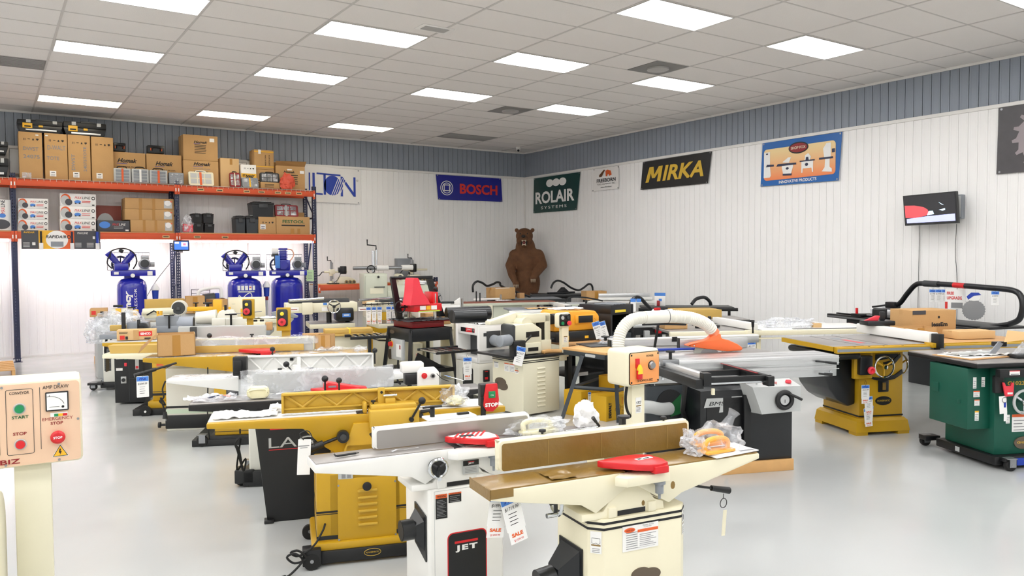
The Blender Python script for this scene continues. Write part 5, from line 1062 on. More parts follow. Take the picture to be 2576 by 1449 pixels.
# fence carriage
build('fence_carriage', GOLD2, [box((-.32, -.09, .70), (-.03, .07, .815), .012), box((-.31, -.09, .80), (-.04, .03, .84), .01), box((-.3, -.11, .55), (-.05, -.0, .72), .02), box((-.025, -.1, .785), (.0, -.02, .85), .01)], t)
build('slide_rod', CHROME, [cyl((.46, -.06, .80), (-.6, -.06, .80), .006)], t)
build('tilt_bracket', GOLD2, [box((-.13, -.06, .83), (-.09, -.03, .93), .004), box((-.19, -.04, .83), (-.13, -.01, .87), .004), X(CHROME, cyl((-.2, -.02, .885), (-.12, -.02, .885), .008)), X(BLACK, cyl((-.11, -.028, .905), (-.11, -.022, .905), .008))], t)
lever(t, (-.27, .075, .755), (-.33, .10, .865), .007, .86, .022, 'fence_lever', True); build('lever_pivot', BLACK, [cyl((-.27, .06, .755), (-.27, .09, .755), .014)], t)
build('lock_handle', BLACK, [tube([(-.33, .05, .79), (-.38, .07, .80), (-.41, .075, .74)], [.012, .012, .008], 8), cyl((-.33, .0, .77), (-.33, .06, .77), .014)], t)
knob(t, (-.06, -.02, .83), (-.06, -.02, .85), .014, 'stop_knob'); lever(t, (.13, -.11, .915), (.13, -.11, .975), .005, .8, .018, 'rocker_lever', True)
lever(t, (.14, .02, .665), (.36, .06, .60), .01, .42, .026, 'height_lever'); build('lever_hub', BLACK, [cyl((.12, .0, .67), (.12, .05, .67), .035), X(DGREY, cyl((.12, .05, .67), (.12, .06, .67), .018))], t)
build('hinge_block', DGREY, [box((-.1, .005, .63), (-.03, .03, .70), .008, ('Y', 30)), cyl((-.08, .02, .69), (-.2, .02, .76), .006), cyl((-.05, .02, .64), (.03, .02, .58), .005)], t)
fr = Fr(*D_(-.62, .12).xy[:], -18, .793)
solo('plastic_wrap', 'crumpled white wrapping on the left table of the mustard jointer', 'wrapping', PAPER, [sheet(-.16, .2, -.08, .11, 0, .018, 26, seed=1), lump((.19, .08, 0), (.04, .04, .03), .4, 3, 3, 2)], fr)
q = FD0.w(FD0.y(764, 1105, -.12)); fr = Fr(q.x, q.y, -18, q.z)
t2 = thing('manual_sheet', 'long white paper label hanging by cord beside the black stand', 'paper', fr)
build('sheet', PAPER, [box((-.035, 0, -.2), (.035, .001, .0), .0, ('Y', 3)), X(INKG, box((-.03, -.001, -.04), (.03, 0, -.035)), box((-.02, -.001, -.05), (.02, 0, -.047)))], t2); build('loop', BLACK, [tube([(0, 0, -.005), (-.02, .01, .03), (.03, .01, .04), (.06, 0, -.04)], .003, 6, 4)], t2)
fr = Fr(*D_(-.70, -.02).xy[:], -18, .735)
solo('power_lead', 'coiled black cord hanging under the left end of the mustard jointer', 'cord', RUBBER, [tube([(.04, .6, .02), (.04, .6, -.14)], .006, 6)]+[tube([(.04+a*.03, .6, -.16+b_*.1-.06) for a, b_ in ((0, .6), (-1, .2), (-.6+.2*k, -.3), (.5, -1.6), (1, -.8), (-.8, -1.5), (.1, .5))], .006, 6, 5) for k in range(3)], fr)

# ---------------------------------------------------------------- jointer with the black wedge stand
FL = Fr(2.0, 5.10, -17)
BLKT = mat('black_table_edge', '141416', .35)
t = jointer(FL, 'black jointer with a tall grey fence under clear film and a wedge-shaped stand', .0, x0=-.96, x1=.95, y0=-.20, y1=.03, cast=BLKT, tab=IRON, fx0=-.58, fx1=.36, fy=.045, fz=.93, cabm=None, ledge=None, guard=RED, gx=-.03, gy=-.09, gs=1.15, zb=.60, ribm=LGREY, face=LGREY)
build('guard_box', RED, [prism('y', [(-.13, .803), (.155, .803), (.155, .828), (.10, .835), (.02, .85), (-.10, .875), (-.13, .86)], -.14, -.06, .005), X(MGREY, box((-.1, -.142, .84), (-.05, -.14, .852)))], t)
build('stand', BLACK, [prism('y', [(-.50, .0), (.4, .0), (.5, .62), (-.565, .62)], -.22, -.19, .004), prism('y', [(-.47, .0), (.4, .0), (.5, .6), (-.53, .6)], -.19, .22, .004), box((-.52, -.25, 0), (-.46, -.17, .02), .004)], t)
build('lettering', LGREY, [text('LAGUNA', (-.484, -.2235, .482), (1, 0, 0), (0, 0, 1), .64, .066, .0), X(RED, box((-.475, -.2235, .60), (.4, -.221, .62)), box((-.484, -.2225, .468), (.15, -.221, .472)))], t, smooth=False)
build('table_bracket', BLKT, [prism('y', [(-.6, .70), (-.2, .70), (-.1, .62), (-.5, .62)], -.21, -.12, .004), X(DGREY, cyl((-.55, -.225, .70), (-.55, -.2, .70), .025))], t)
build('outfeed_cover', WHITE, [box((.42, .06, .88), (.58, .16, .955), .012), X(BLACK, box((.44, .04, .80), (.57, .14, .88), .01))], t)
lever(t, (-.125, -.2, .80), (-.125, -.2, .91), .006, .75, .022, 'guard_lever', True)
t2 = build('control_panel', WHITE, [prism('y', [(.51, .76), (.655, .76), (.655, .905), (.63, .935), (.535, .935), (.51, .905)], -.1, -.04, .004)], t)
build('stop_button', RED, [cyl((.548, -.105, .885), (.548, -.125, .885), .018, .02), cyl((.548, -.125, .885), (.548, -.13, .885), .011)], t2); build('key_switch', STEEL, [cyl((.61, -.1, .88), (.61, -.115, .88), .016), X(BLACK, cyl((.61, -.116, .88), (.61, -.112, .88), .010))], t2)
fr = FL
solo('plastic_film', 'clear film draped over the tall grey fence behind the red guard', 'wrapping', FILM, [skinny([[(x_, .03+.012*math.sin(x_*23), .80), (x_, .025+.012*math.sin(x_*31+1), .87), (x_, .03, .945+.008*math.sin(x_*17)), (x_, .10, .945+.008*math.sin(x_*19)), (x_, .11, .85)] for x_ in [-.66+k*.06 for k in range(18)]], cap=False), skinny([[(x_, -.17, .797+.006*math.sin(x_*33)), (x_, -.1, .80+.006*math.sin(x_*41)), (x_, .02, .80+.006*math.sin(x_*29))] for x_ in [-.94+k*.05 for k in range(16)]], cap=False)], fr)
fr = Fr(*FL.w((-.55, -.13, 0)).xy[:], -17, .795)
solo('push_block', 'cream moulded block in clear film standing on the black table edge', 'push block', CREAMP, [prism('y', rrect(-.065, .075, 0, .075, .035, 5), -.03, .05, .012), tube([(-.045, -.033, .02), (-.045, -.033, .055), (.05, -.033, .06), (.055, -.033, .03)], .006, 6, 4)], fr)
solo('plastic_bag', 'clear bag of loose parts on the left end of the black table', 'bag', FILM2, [sheet(-.24, .08, -.07, .08, .002, .022, 24, seed=9), X(NAVY, tube([(-.1, -.02, .01), (-.04, .02, .015), (.0, -.02, .01)], .006, 6, 3)), X(INKO, box((-.03, .0, .004), (.03, .04, .014), .004))], Fr(*FL.w((-.75, -.06, 0)).xy[:], -17, .795))
fr = Fr(*FL.w((.72, -.13, 0)).xy[:], -10, .86)
t2 = thing('price_tag', 'price tag lying tilted over the white control panel', 'price tag', fr); build('card', PAPER, [box((-.03, -.04, -.0), (.10, .03, .002), .0, ('Y', 18)), X(BLUE2, box((-.03, -.041, .0015), (.0, .031, .003), .0, ('Y', 18), (.035, 0, .001)))], t2)
build('loop', BLACK, [tube([(.0, 0, -.02), (-.05, .0, .0), (-.09, 0, .04)], .0025, 5, 3)], t2)
# plastic-wrapped parts on the mustard jointer's right end
fr = Fr(*D_(.62, .06).xy[:], -18, .80)
solo('plastic_bag', 'clear bubble bag with a cream block on the right end of the mustard jointer', 'bag', FILM2, [lump((0, .02, 0), (.09, .08, .075), .3, 3, 4, 31), X(CREAMP, lump((.0, .0, .0), (.06, .05, .035), .15, 2, 3, 2))], fr)
fr = Fr(*D_(.80, -.05).xy[:], -14, .78)
t2 = thing('stop_paddle', 'big red STOP paddle switch with a green start button', 'switch', fr)
build('paddle', RED, [prism('y', [(-.02, .16), (.05, .16), (.06, .06), (.055, .02), (.02, -.01), (-.02, -.005), (-.04, .03), (-.035, .08)], -.03, -.015, .004)], t2)
build('switch_box', BLACK, [box((-.05, -.012, .02), (.06, .05, .155), .006), cyl((-.035, -.01, -.09), (-.035, -.01, .08), .016)], t2)
build('start_button', BTNGRN, [box((-.008, -.037, .075), (.035, -.03, .115), .004)], t2); build('lettering', PAPER, [text('STOP', (-.03, -.0345, .022), (1, 0, 0), (0, 0, 1), .08, .024, .05), text('ON', (.004, -.039, .088), (1, 0, 0), (0, 0, 1), .018, .009)], t2, smooth=False)
build('stem', BLACK, [cyl((-.035, .0, -.28), (-.035, .0, -.08), .012)], t2)

# ---------------------------------------------------------------- white jointer seen from behind, with the plug cord
FE0 = Fr(1.95, 6.0, -25)
def E_(x, y): return FE0.w((x, y, 0))
p = E_(.0, .0); FE = Fr(p.x, p.y, 155)
t = jointer(FE, 'white jointer seen from behind its ribbed fence, a black switch box on its table', .0, x0=-.9, x1=.93, y0=-.24, y1=0., cast=WHITE, tab=FILM2, fx0=-.62, fx1=.36, fy=-.1, fz=.945, cabm=OFFW, cab=(-.3, .3, -.2, .22), ch=.01, ledge=None, guard=None, zb=.60, base_h=.12)
build('fence_carriage', WHITE, [prism('z', [(-.2, -.07), (.14, -.07), (.2, .06), (-.22, .06)], .80, .835, .006), box((-.06, -.09, .83), (.0, .0, .87), .004), box((-.06, -.08, .87), (-.03, -.04, .93), .004), X(BLACK, box((-.0, -.085, .90), (.025, -.06, .92)), cyl((.1, -.04, .83), (.1, -.04, .845), .016), cyl((-.14, -.04, .83), (-.14, -.04, .845), .016))], t)
lever(t, (-.0, .02, .83), (.04, .04, .885), .005, .6, .024, 'fence_lever', True); lever(t, (.16, -.09, .945), (.16, -.09, .99), .005, .6, .02, 'rocker_lever', True); lever(t, (-.63, -.05, .86), (-.63, -.05, .965), .006, .75, .022, 'table_lever', True)
build('switch_box', BLACK, [box((.33, .0, .81), (.43, .08, .955), .008), box((.36, .08, .84), (.42, .1, .93), .006), box((.36, .02, .78), (.39, .05, .82))], t); build('switch_post', LGREY, [box((.34, .0, .58), (.40, .03, .81), .003)], t)
cord(t, [(.93, .02, .78), (.95, .03, .72), (.94, .04, .66), (.97, .04, .63), (.93, .04, .6), (.96, .05, .66), (.93, .05, .55)]); build('plug', BLACK, [cyl((.93, .05, .55), (.93, .05, .5), .012, .02), X(STEEL, cyl((.925, .05, .48), (.925, .05, .5), .003))], t)
c = build('mobile_base', DGREY, [box((-.32, -.22, .0), (.3, .24, .05), .004)], t); caster(t, .36, .18); caster(t, .36, -.18)
build('base_block', BLACK, [box((.26, .1, .03), (.4, .25, .13), .008)], t)
# ---------------------------------------------------------------- second mustard jointer with the open carton on it
FG = Fr(2.0, 7.5, -24)
t = jointer(FG, 'mustard jointer carrying an open carton, filmed fence and yellow switch post', .1, x0=-.93, x1=1.12, y0=.06, y1=.36, cast=GOLD, tab=FILM2, fx0=-.53, fx1=.60, fy=.32, fz=.925, cabm=GOLD, cab=(-.26, .32, -.19, .3), ch=.01, zb=.56, ledge=None, guard=RED, gx=0, gy=.2, gs=1.3, base_h=.09, basem=BLACK, ribm=CREAM, face=LGREY)
build('stripe', BLACK, [box((-.262, -.192, z0), (.322, .302, z1)) for z0, z1 in ((.15, .165), (.12, .125))], t)
build('cardboard_strip', CARDP, [box((-.54, .29, .794), (.5, .31, .86), .004)], t)
build('vent_panel', GOLD2, [box((-.02, -.1945, .14), (.25, -.19, .52), .002)], t); lever(t, (-.62, -.0, .74), (-.93, -.2, .66), .010, .5, .02, 'height_lever')
build('fence_clamp', GOLD, [box((.0, .34, .80), (.28, .5, .88), .01)], t); knob(t, (.0, .36, .92), (.0, .36, .95), .02, 'fence_knob')
c = build('mobile_base', BLACK, [box((-.45, -.23, .0), (.34, .34, .06), .006)], t); caster(t, -.36, -.22, r=.05)
build('switch_post', GOLD, [box((.28, .40, .5), (.36, .44, 1.0), .004), box((.235, .36, .985), (.37, .41, 1.215), .006)], t)
build('switch_face', SATIN, [prism('y', rrect(.245, .345, 1.03, 1.2, .02), .345, .36, .003)], t); build('stop_button', mat('stop_button_red', 'D8343E', .4), [cyl((.292, .345, 1.075), (.292, .32, 1.075), .038, bev=.006), X(REDD, cyl((.292, .319, 1.075), (.292, .322, 1.075), .014))], t)
build('start_button', YGLOW, [cyl((.292, .345, 1.155), (.292, .335, 1.155), .019, bev=.003)], t)
solo('plastic_film', 'clear film lying over the second mustard jointer and its cream fence', 'wrapping', FILM, [skinny([[(x_, .30+.01*math.sin(x_*23), .86), (x_, .305, .935+.006*math.sin(x_*17)), (x_, .42, .935+.008*math.sin(x_*19))] for x_ in [-.56+k*.06 for k in range(21)]], cap=False), sheet(.62, 1.1, .08, .3, .80, .03, 24, seed=12)], FG)
# open carton
def obox(fr, lab, w_, d_, h, m=CARD, flapl=False, tapev=True):
    t = thing('cardboard_box', lab, 'box', fr, None); hx, hy = w_/2, d_/2; th = .006
    build('carton', m, [box((-hx, -hy, 0), (hx, -hy+th, h)), box((-hx, hy-th, 0), (hx, hy, h)), box((-hx, -hy, 0), (-hx+th, hy, h)), box((hx-th, -hy, 0), (hx, hy, h)), box((-hx, -hy, 0), (hx, hy, th)), X(TAPE, box((-.035 if hx > .1 else -.02, -hy-.001, 0), (.035 if hx > .1 else .02, -hy, h*.97)))], t, smooth=False)
    if flapl: build('flap', CARDI, [quad((-hx, -hy, h), (-hx, hy, h), (-hx-.14, hy*.8, h-.12), (-hx-.16, -hy*.9, h-.16)), quad((-hx, -hy+.001, h*.998), (-hx, hy, h*.998), (-hx-.14, hy*.8, h-.122), (-hx-.16, -hy*.9, h-.162))], t, smooth=False)
    return t
q = FG.w((-.67, .22, 0)); obox(Fr(q.x, q.y, -10, .795), 'open brown carton with a flap hanging out, on the second mustard jointer', .33, .26, .20, flapl=True)
q = FG.w((.70, .38, 0)); obox(Fr(q.x, q.y, -35, .80), 'torn brown carton behind the end of the second mustard jointer', .16, .16, .14)
tag(Fr(*FG.w((-.862, -.2, 0)).xy[:], -6, .70), 'price tag reading $5049 hanging from the black lever of the second mustard jointer', 0, .1, .19, False, '$', 0, .045, txt='5049.99')
solo('power_lead', 'thin black cord hanging down beside the black lever', 'cord', RUBBER, [tube([(-.30, -.22, .72), (-.3, -.23, .55), (-.31, -.22, .3), (-.3, -.2, .02)], .006, 6, 4)], FG)
sticker(t, -.15, -.03, .40, .54, -.1915, DGREY, INKO, 8)

# ---------------------------------------------------------------- cream jointer, third from the back
FH = Fr(1.8, 8.4, -25)
t = jointer(FH, 'cream jointer with a tall grey fence, brown papered carton on its left table', .25, x0=-.86, x1=1.0, y0=-.28, y1=.02, cast=CREAM, tab=CREAM, fx0=-.28, fx1=.60, fy=.2, fz=1.0, cabm=OFFW, cab=(-.30, .28, -.22, .28), ch=.01, zb=.62, ledge=None, guard=RED, gx=-.0, gy=.1, gs=1.4, base_h=.0, ribm=LGREY, face=LGREY, zt=.785)
build('stripe', BLACK, [box((-.303, -.223, .225), (.283, .283, .245)), X(mat('pale_green_stripe', 'CFE0C8', .5), box((-.302, -.222, .17), (.282, .282, .215)))], t)
build('foot_kick', BLACK, [box((-.31, -.23, .02), (.29, .29, .155), .01), cyl((-.37, -.2, .06), (-.3, -.2, .06), .012), cyl((-.38, -.2, .06), (-.36, -.2, .06), .03)], t)
build('door', OFFW, [box((.05, -.226, .27), (.27, -.221, .5), .002), X(BLACK, cyl((.08, -.23, .46), (.08, -.226, .46), .012))], t)
lever(t, (.08, -.02, .79), (.08, -.02, .92), .008, .7, .026, 'guard_lever', True); build('switch_box', DGREY, [box((-.14, .1, .86), (-.08, .16, 1.0), .006)], t)
build('side_sticker', DGREY, [box((-.86, -.2, .60), (-.855, -.1, .76))], t)
q = FH.w((-.60, -.16, 0)); fr = Fr(q.x, q.y, -25, .787)
solo('cardboard_wrap', 'brown cardboard trough lying on the cream jointer at the left', 'cardboard', CARDP, [skinny([[(-.19, -.10, .0), (.32, -.10, .0), (.32, -.09, .075), (-.215, -.09, .075)], [(-.19, .04, .0), (.32, .04, .0), (.32, .05, .075), (-.215, .05, .075)]])], fr)

# black control cabinet and mobile-based white cabinet further back
t = thing('control_cabinet', 'black floor cabinet with a round white switch left of the mustard stands', 'cabinet', Fr(1.36, 10.15, -23))
build('body', BLACK, [box((-.16, -.02, .02), (.17, .4, .66), .006)], t); build('door_seam', DGREY, [box((.0, -.024, .04), (.004, -.02, .64)), box((.0, -.024, .3), (.17, -.02, .304))], t)
build('rotary_switch', LGREY, [box((-.09, -.03, .25), (-.03, -.02, .33), .003), X(BLACK, cyl((-.06, -.04, .29), (-.06, -.03, .29), .022))], t)
build('button', PINKRED, [box((-.05, -.03, .45), (-.02, -.02, .49), .004), X(BTNGRN, box((-.05, -.03, .53), (-.02, -.02, .56), .004))], t)
build('label', PAPER, [box((-.14, -.024, .535), (-.06, -.02, .555)), box((-.14, -.024, .4), (-.07, -.02, .43)), X(LGREY, box((.07, -.024, .41), (.11, -.02, .53))), X(RED, box((.075, -.026, .42), (.105, -.024, .45)))], t)
t = thing('machine_cabinet', 'white machine cabinet on a black wheeled base behind the black cabinet', 'cabinet', Fr(1.62, 11.6, -25))
build('body', OFFW, [box((-.3, -.3, .1), (.3, .3, .72), .012)], t); build('vent', DGREY, [box((-.304, -.1, .2), (-.3, .05, .62))]+[], t); sticker(t, -.28, -.2, .25, .62, -.302, DGREY, REDD, 10)
build('mobile_base', BLACK, [box((-.33, -.33, .03), (.33, .33, .1), .01), box((-.48, -.35, .07), (-.3, -.2, .1), .004)], t); caster(t, -.42, -.3, r=.045); caster(t, -.42, .1, r=.045)

# ---------------------------------------------------------------- mustard jointer at the back with the small carton
FI = Fr(1.85, 9.4, -25)
t = jointer(FI, 'mustard jointer behind the open carton, small printed carton on its left table', .2, x0=-.86, x1=1.0, y0=-.1, y1=.22, cast=GOLD, tab=LGREY, fx0=-.1, fx1=.4, fy=.2, fz=.86, cabm=GOLD, cab=(-.32, .28, -.2, .25), ch=.01, zb=.58, ledge=None, guard=None, base_h=.14, basem=GOLD, ribm=GOLD2)
build('stripe', BLACK, [box((-.322, -.202, z0), (.282, .252, z1)) for z0, z1 in ((.50, .508), (.2, .225), (.24, .245))], t)
sticker(t, -.27, -.2, .52, .56, -.2025, INKO, None, 1); sticker(t, -.16, -.08, .4, .55, -.2025, DGREY, INKO, 7)
c = build('mobile_base', BLACK, [box((-.50, -.3, .0), (.34, .3, .07), .006)], t); build('wheel', RUBBER, [cyl((-.36, -.33, .05), (-.36, -.3, .05), .06), X(PAPER, cyl((-.36, -.335, .05), (-.36, -.33, .05), .012))], t)
build('switch_post', GOLD, [box((.63, .16, .5), (.70, .2, 1.04), .004), box((.595, .1, 1.01), (.725, .15, 1.235), .006)], t)
build('switch_face', SATIN, [prism('y', rrect(.60, .70, 1.045, 1.225, .02), .085, .1, .003)], t); build('stop_button', mat('stop_button_red2', 'D8343E', .4), [cyl((.645, .085, 1.095), (.645, .06, 1.095), .038, bev=.006), X(REDD, cyl((.645, .059, 1.095), (.645, .062, 1.095), .014))], t)
build('start_button', YGLOW, [cyl((.645, .085, 1.175), (.645, .075, 1.175), .019, bev=.003)], t)
q = FI.w((-.54, .08, 0))
carton('small pale carton with a red SENCO label on the back mustard jointer', q.x-.2, q.x+.2, .795, .91, y=q.y-.05, d=.2, rot=-12, m=CARDL, tape=False, deco=[('r', INKR, .56, .38, .9, .85), ('t', PAPER, 'SENCO', .6, .5, .26, .22, .04), ('r', CARD, .42, 0, .56, 1), ('l', INK, .06, .8, .28, .1, 2), ('r', INKR, .08, .1, .2, .5), ('r', INK, .22, .1, .28, .4), ('r', INK, .7, .1, .86, .22)])

# ---------------------------------------------------------------- grey cast table with bench-top machines
FJ = Fr(1.75, 10.4, -22)
t = thing('machine_table', 'grey cast machine table under the grey bench units', 'table', FJ); build('top', MGREY, [box((-.66, -.12, .745), (1.3, .45, .80), .006)], t)
build('cabinet', OFFW, [box((.1, .0, .0), (1.1, .4, .745), .01)], t); build('gear_rack', BLACK, [tube([(-.6, -.05, .75), (-.62, -.05, .6), (-.6, -.05, .45)], .014), tube([(-.55, -.05, .75), (-.56, -.05, .5)], .012)], t)
def unit(name, lab, cat, fr, parts):
    t = thing(name, lab, cat, fr)
    for n_, m_, sh in parts: build(n_, m_, sh, t)
    return t
def J_(x, y, z=.802, r=-22): q = FJ.w((x, y, 0)); return Fr(q.x, q.y, r, z)
unit('bench_planer', 'grey bench unit with a large round dust port', 'planer', J_(.1, .12), [('body', MGREY, [box((-.16, -.1, 0), (.1, .1, .2), .02), box((-.2, -.12, 0), (.15, .02, .08), .01)]), ('dust_port', mat('port_grey', '9DA3AD', .4), [cyl((.08, -.02, .1), (.27, -.02, .1), .085, bev=.006), X(BLACK, cyl((.268, -.02, .1), (.272, -.02, .1), .07))]), ('t_handle', BLACK, [cyl((.0, -.12, .05), (.0, -.12, .2), .012), box((-.06, -.13, .2), (.06, -.11, .215), .004)])])
unit('bench_planer', 'small grey bench unit with a black knob and port, left of the larger grey one', 'planer', J_(-.28, .03), [('body', MGREY, [box((-.1, -.08, 0), (.14, .1, .14), .02)]), ('dust_port', DGREY, [cyl((.1, -.09, .07), (.1, -.14, .07), .06), X(BLACK, cyl((.1, -.17, .07), (.1, -.14, .07), .02), cyl((.1, -.18, .07), (.1, -.17, .07), .035))]), ('post', BLACK, [box((-.14, -.12, 0), (-.1, -.08, .26), .004), box((.04, -.14, 0), (.07, -.1, .17), .004)]), ('rail', CARDP, [box((-.3, -.02, .03), (-.05, .04, .1), .008)])])
unit('bench_planer', 'white bench unit with a round white dust port and T-handles', 'planer', J_(.70, .1), [('body', OFFW, [box((-.1, -.1, 0), (.3, .12, .16), .02), prism('y', [(-.08, .14), (.2, .14), (.14, .26), (-.02, .25)], -.05, .1, .02), box((-.1, -.13, .06), (.06, -.08, .16), .008)]), ('dust_port', OFFW, [cyl((-.3, .0, .16), (-.06, .0, .17), .075, .095)]), ('t_handle', BLACK, [cyl((.13, -.14, .0), (.13, -.14, .2), .013), box((.06, -.15, .2), (.2, -.13, .215), .004), cyl((.05, -.02, .24), (.05, -.02, .32), .016), box((-.22, -.16, .01), (-.08, -.1, .07), .008)]), ('arm', STEEL, [cyl((.1, -.08, .21), (.5, -.16, .24), .006)])])
unit('bench_grinder', 'small cream bench unit with two black wing nuts', 'grinder', J_(1.14, -.0), [('body', CREAM, [box((-.14, -.06, 0), (.1, .07, .11), .015)]), ('wing_nut', BLACK, [box((-.05, -.02, .11), (.0, 0, .135), .004), box((.03, -.02, .11), (.08, 0, .135), .004), cyl((-.05, -.07, .05), (-.05, -.06, .05), .014)]), ('motor_cap', WOOD2, [box((.1, -.05, .0), (.18, .05, .1), .006)])])
unit('clamp', 'bright yellow clamp head beside the small grey bench unit', 'clamp', J_(-.1, .42), [('head', YEL, [box((-.03, -.03, 0), (.03, .03, .2), .004), box((-.03, -.03, .0), (.13, .03, .1), .004), box((-.03, -.03, .2), (-.01, .03, .24)), box((.01, -.03, .2), (.03, .03, .24))]), ('handle', BLACK, [cyl((-.1, 0, .02), (.1, 0, .04), .01)])])
FK = Fr(2.16, 12.05, -22)
t = thing('machine_table', 'pale machine bed behind the grey bench units', 'table', FK); build('top', LGREY, [box((-.78, -.2, .76), (1.0, .4, .81), .006)], t); build('leg', OFFW, [box((-.7, 0, 0), (-.5, .2, .76), .01)], t); build('leg', OFFW, [box((.7, 0, 0), (.9, .2, .76), .01)], t)
def K_(x, y, z=.812, r=-22): q = FK.w((x, y, 0)); return Fr(q.x, q.y, r, z)
unit('wood_lathe', 'cream lathe head with an open grey drum in front of the lone compressor', 'lathe', K_(.0, .05), [('body', CREAM2, [box((-.38, -.08, .05), (.0, .08, .15), .02), cyl((-.36, -.05, .14), (.05, -.05, .15), .05)]), ('drum', OFFW, [lathe([(.10, -.06), (.11, -.02), (.11, .06), (.09, .08)], (.12, -.02, .19), 'y'), X(DGREY, cyl((.12, -.09, .19), (.12, -.075, .19), .09), cyl((.12, -.1, .16), (.12, -.09, .2), .03))]), ('lever', BLACK, [tube([(-.3, -.1, .1), (-.2, -.12, .16), (-.16, -.1, .13)], .01), box((-.55, -.1, .2), (-.45, -.08, .22))])])
unit('router_lift', 'yellow cast bracket with black knobs in front of the long carton', 'tool', K_(.46, .05), [('bracket', YEL, [box((-.24, -.04, .14), (.12, .06, .20), .01), box((.12, -.05, .05), (.24, .06, .30), .008)]), ('knob', BLACK, [cyl((-.12, 0, .2), (-.12, 0, .25), .012), cyl((-.12, 0, .25), (-.12, 0, .262), .04), cyl((.04, 0, .2), (.04, 0, .24), .02), box((-.02, -.02, .24), (.1, .02, .262), .004)]), ('post', LGREY, [cyl((-.1, 0, 0), (-.1, 0, .14), .03), cyl((.14, .02, 0), (.14, .02, .05), .03)])])
unit('spindle_sander', 'white bench unit with small yellow guides at the left of the clutter', 'sander', K_(-.68, .05), [('body', OFFW, [box((-.1, -.08, 0), (.16, .08, .2), .015)]), ('guide', YEL, [box((-.03, -.1, .1), (.04, -.08, .2), .005), box((.2, -.1, .0), (.26, -.04, .18), .005)]), ('knob', BLACK, [box((-.06, -.1, .22), (.06, -.06, .25), .006), cyl((.1, -.1, .12), (.1, -.12, .12), .02)])])
for k, (x_, z_) in enumerate(((.78, .85), (1.02, .82))):
    unit('clamp', ['yellow forked bracket right of the white port, left one', 'yellow forked bracket right of the white port, right one'][k], 'clamp', K_(x_, -.05, z_), [('head', YEL, [box((-.05, -.02, .0), (.05, .02, .1), .003), box((-.05, -.02, .1), (-.02, .02, .16), .003), box((.02, -.02, .1), (.05, .02, .16), .003)])])
a = W0.y(375, 760, 12.6); b_ = W0.y(475, 757, 12.6)
carton('long flat mustard carton in front of the lone compressor', a.x, b_.x, .87, a.z+.02, y=12.85, d=.25, m=CARDP, tape=False, rot=-6)
solo('shelf_stand', 'low stand under the long flat mustard carton', 'stand', LGREY, [box((1.95, 12.85, .0), (2.32, 13.1, .868), .01)])
a = W0.y(475, 747, 12.2); b_ = W0.y(503, 750, 12.2)
t = obox(Fr((a.x+b_.x)/2+.14, 12.85, -10, .87), 'open brown carton stack behind the yellow bracket', .28, .3, .26, flapl=False)
obox(Fr((a.x+b_.x)/2+.48, 12.9, 12, .87), 'brown carton with crumpled film right of the open stack', .24, .24, .2)
solo('shelf_stand', 'low stand under the open brown cartons', 'stand', LGREY, [box((a.x-.06, 12.75, 0), (b_.x+.6, 13.1, .868), .01)])
a = W0.y(229, 775, 12.6)
carton('small brown carton with red print lying beside the crumpled film at the left', a.x, a.x+.22, .89, 1.0, y=12.5, d=.4, rot=-8, tape=False, deco=[('r', INKR, .1, .3, .35, .8), ('r', INK, .6, .3, .8, .7)])
solo('shelf_stand', 'low stand under the small red-printed carton', 'stand', LGREY, [box((a.x+.06, 12.55, 0), (a.x+.26, 12.9, .888), .01)])
solo('plastic_film', 'big heap of crumpled clear film at the left of the bench machines', 'wrapping', FILM2, [lump((1.45, 12.0, .72), (.27, .2, .17), .22, 2.5, 4, 41), lump((1.25, 12.1, .56), (.18, .15, .2), .25, 2.5, 4, 43), lump((1.62, 12.0, .80), (.18, .14, .12), .2, 2.5, 4, 44)])
FM = K_(1.35, -.1, 0)
t = thing('machine_cabinet', 'cream machine cabinet with papers on top right of the yellow switch post', 'cabinet', FM); build('body', CREAM2, [box((-.22, -.15, 0), (.3, .25, .78), .01), box((-.26, -.2, .78), (.34, .3, .84), .008)], t); build('wing', MGREY, [prism('y', [(.05, .92), (.2, .96), (.42, .86), (.42, .84), (.1, .84)], -.1, .1, .004)], t); build('papers', PAPER, [sheet(-.2, .15, -.15, .1, .842, .02, 16, seed=5)], t)
q = K_(1.0, .28, .83); solo('panel', 'pale leaning board with pencil marks behind the white bench unit', 'board', CREAM, [box((-.25, 0, 0), (.28, .02, .30), .003), X(INKG, box((.0, -.002, .12), (.1, 0, .124)), box((-.2, -.002, .2), (-.15, 0, .204)))], q)
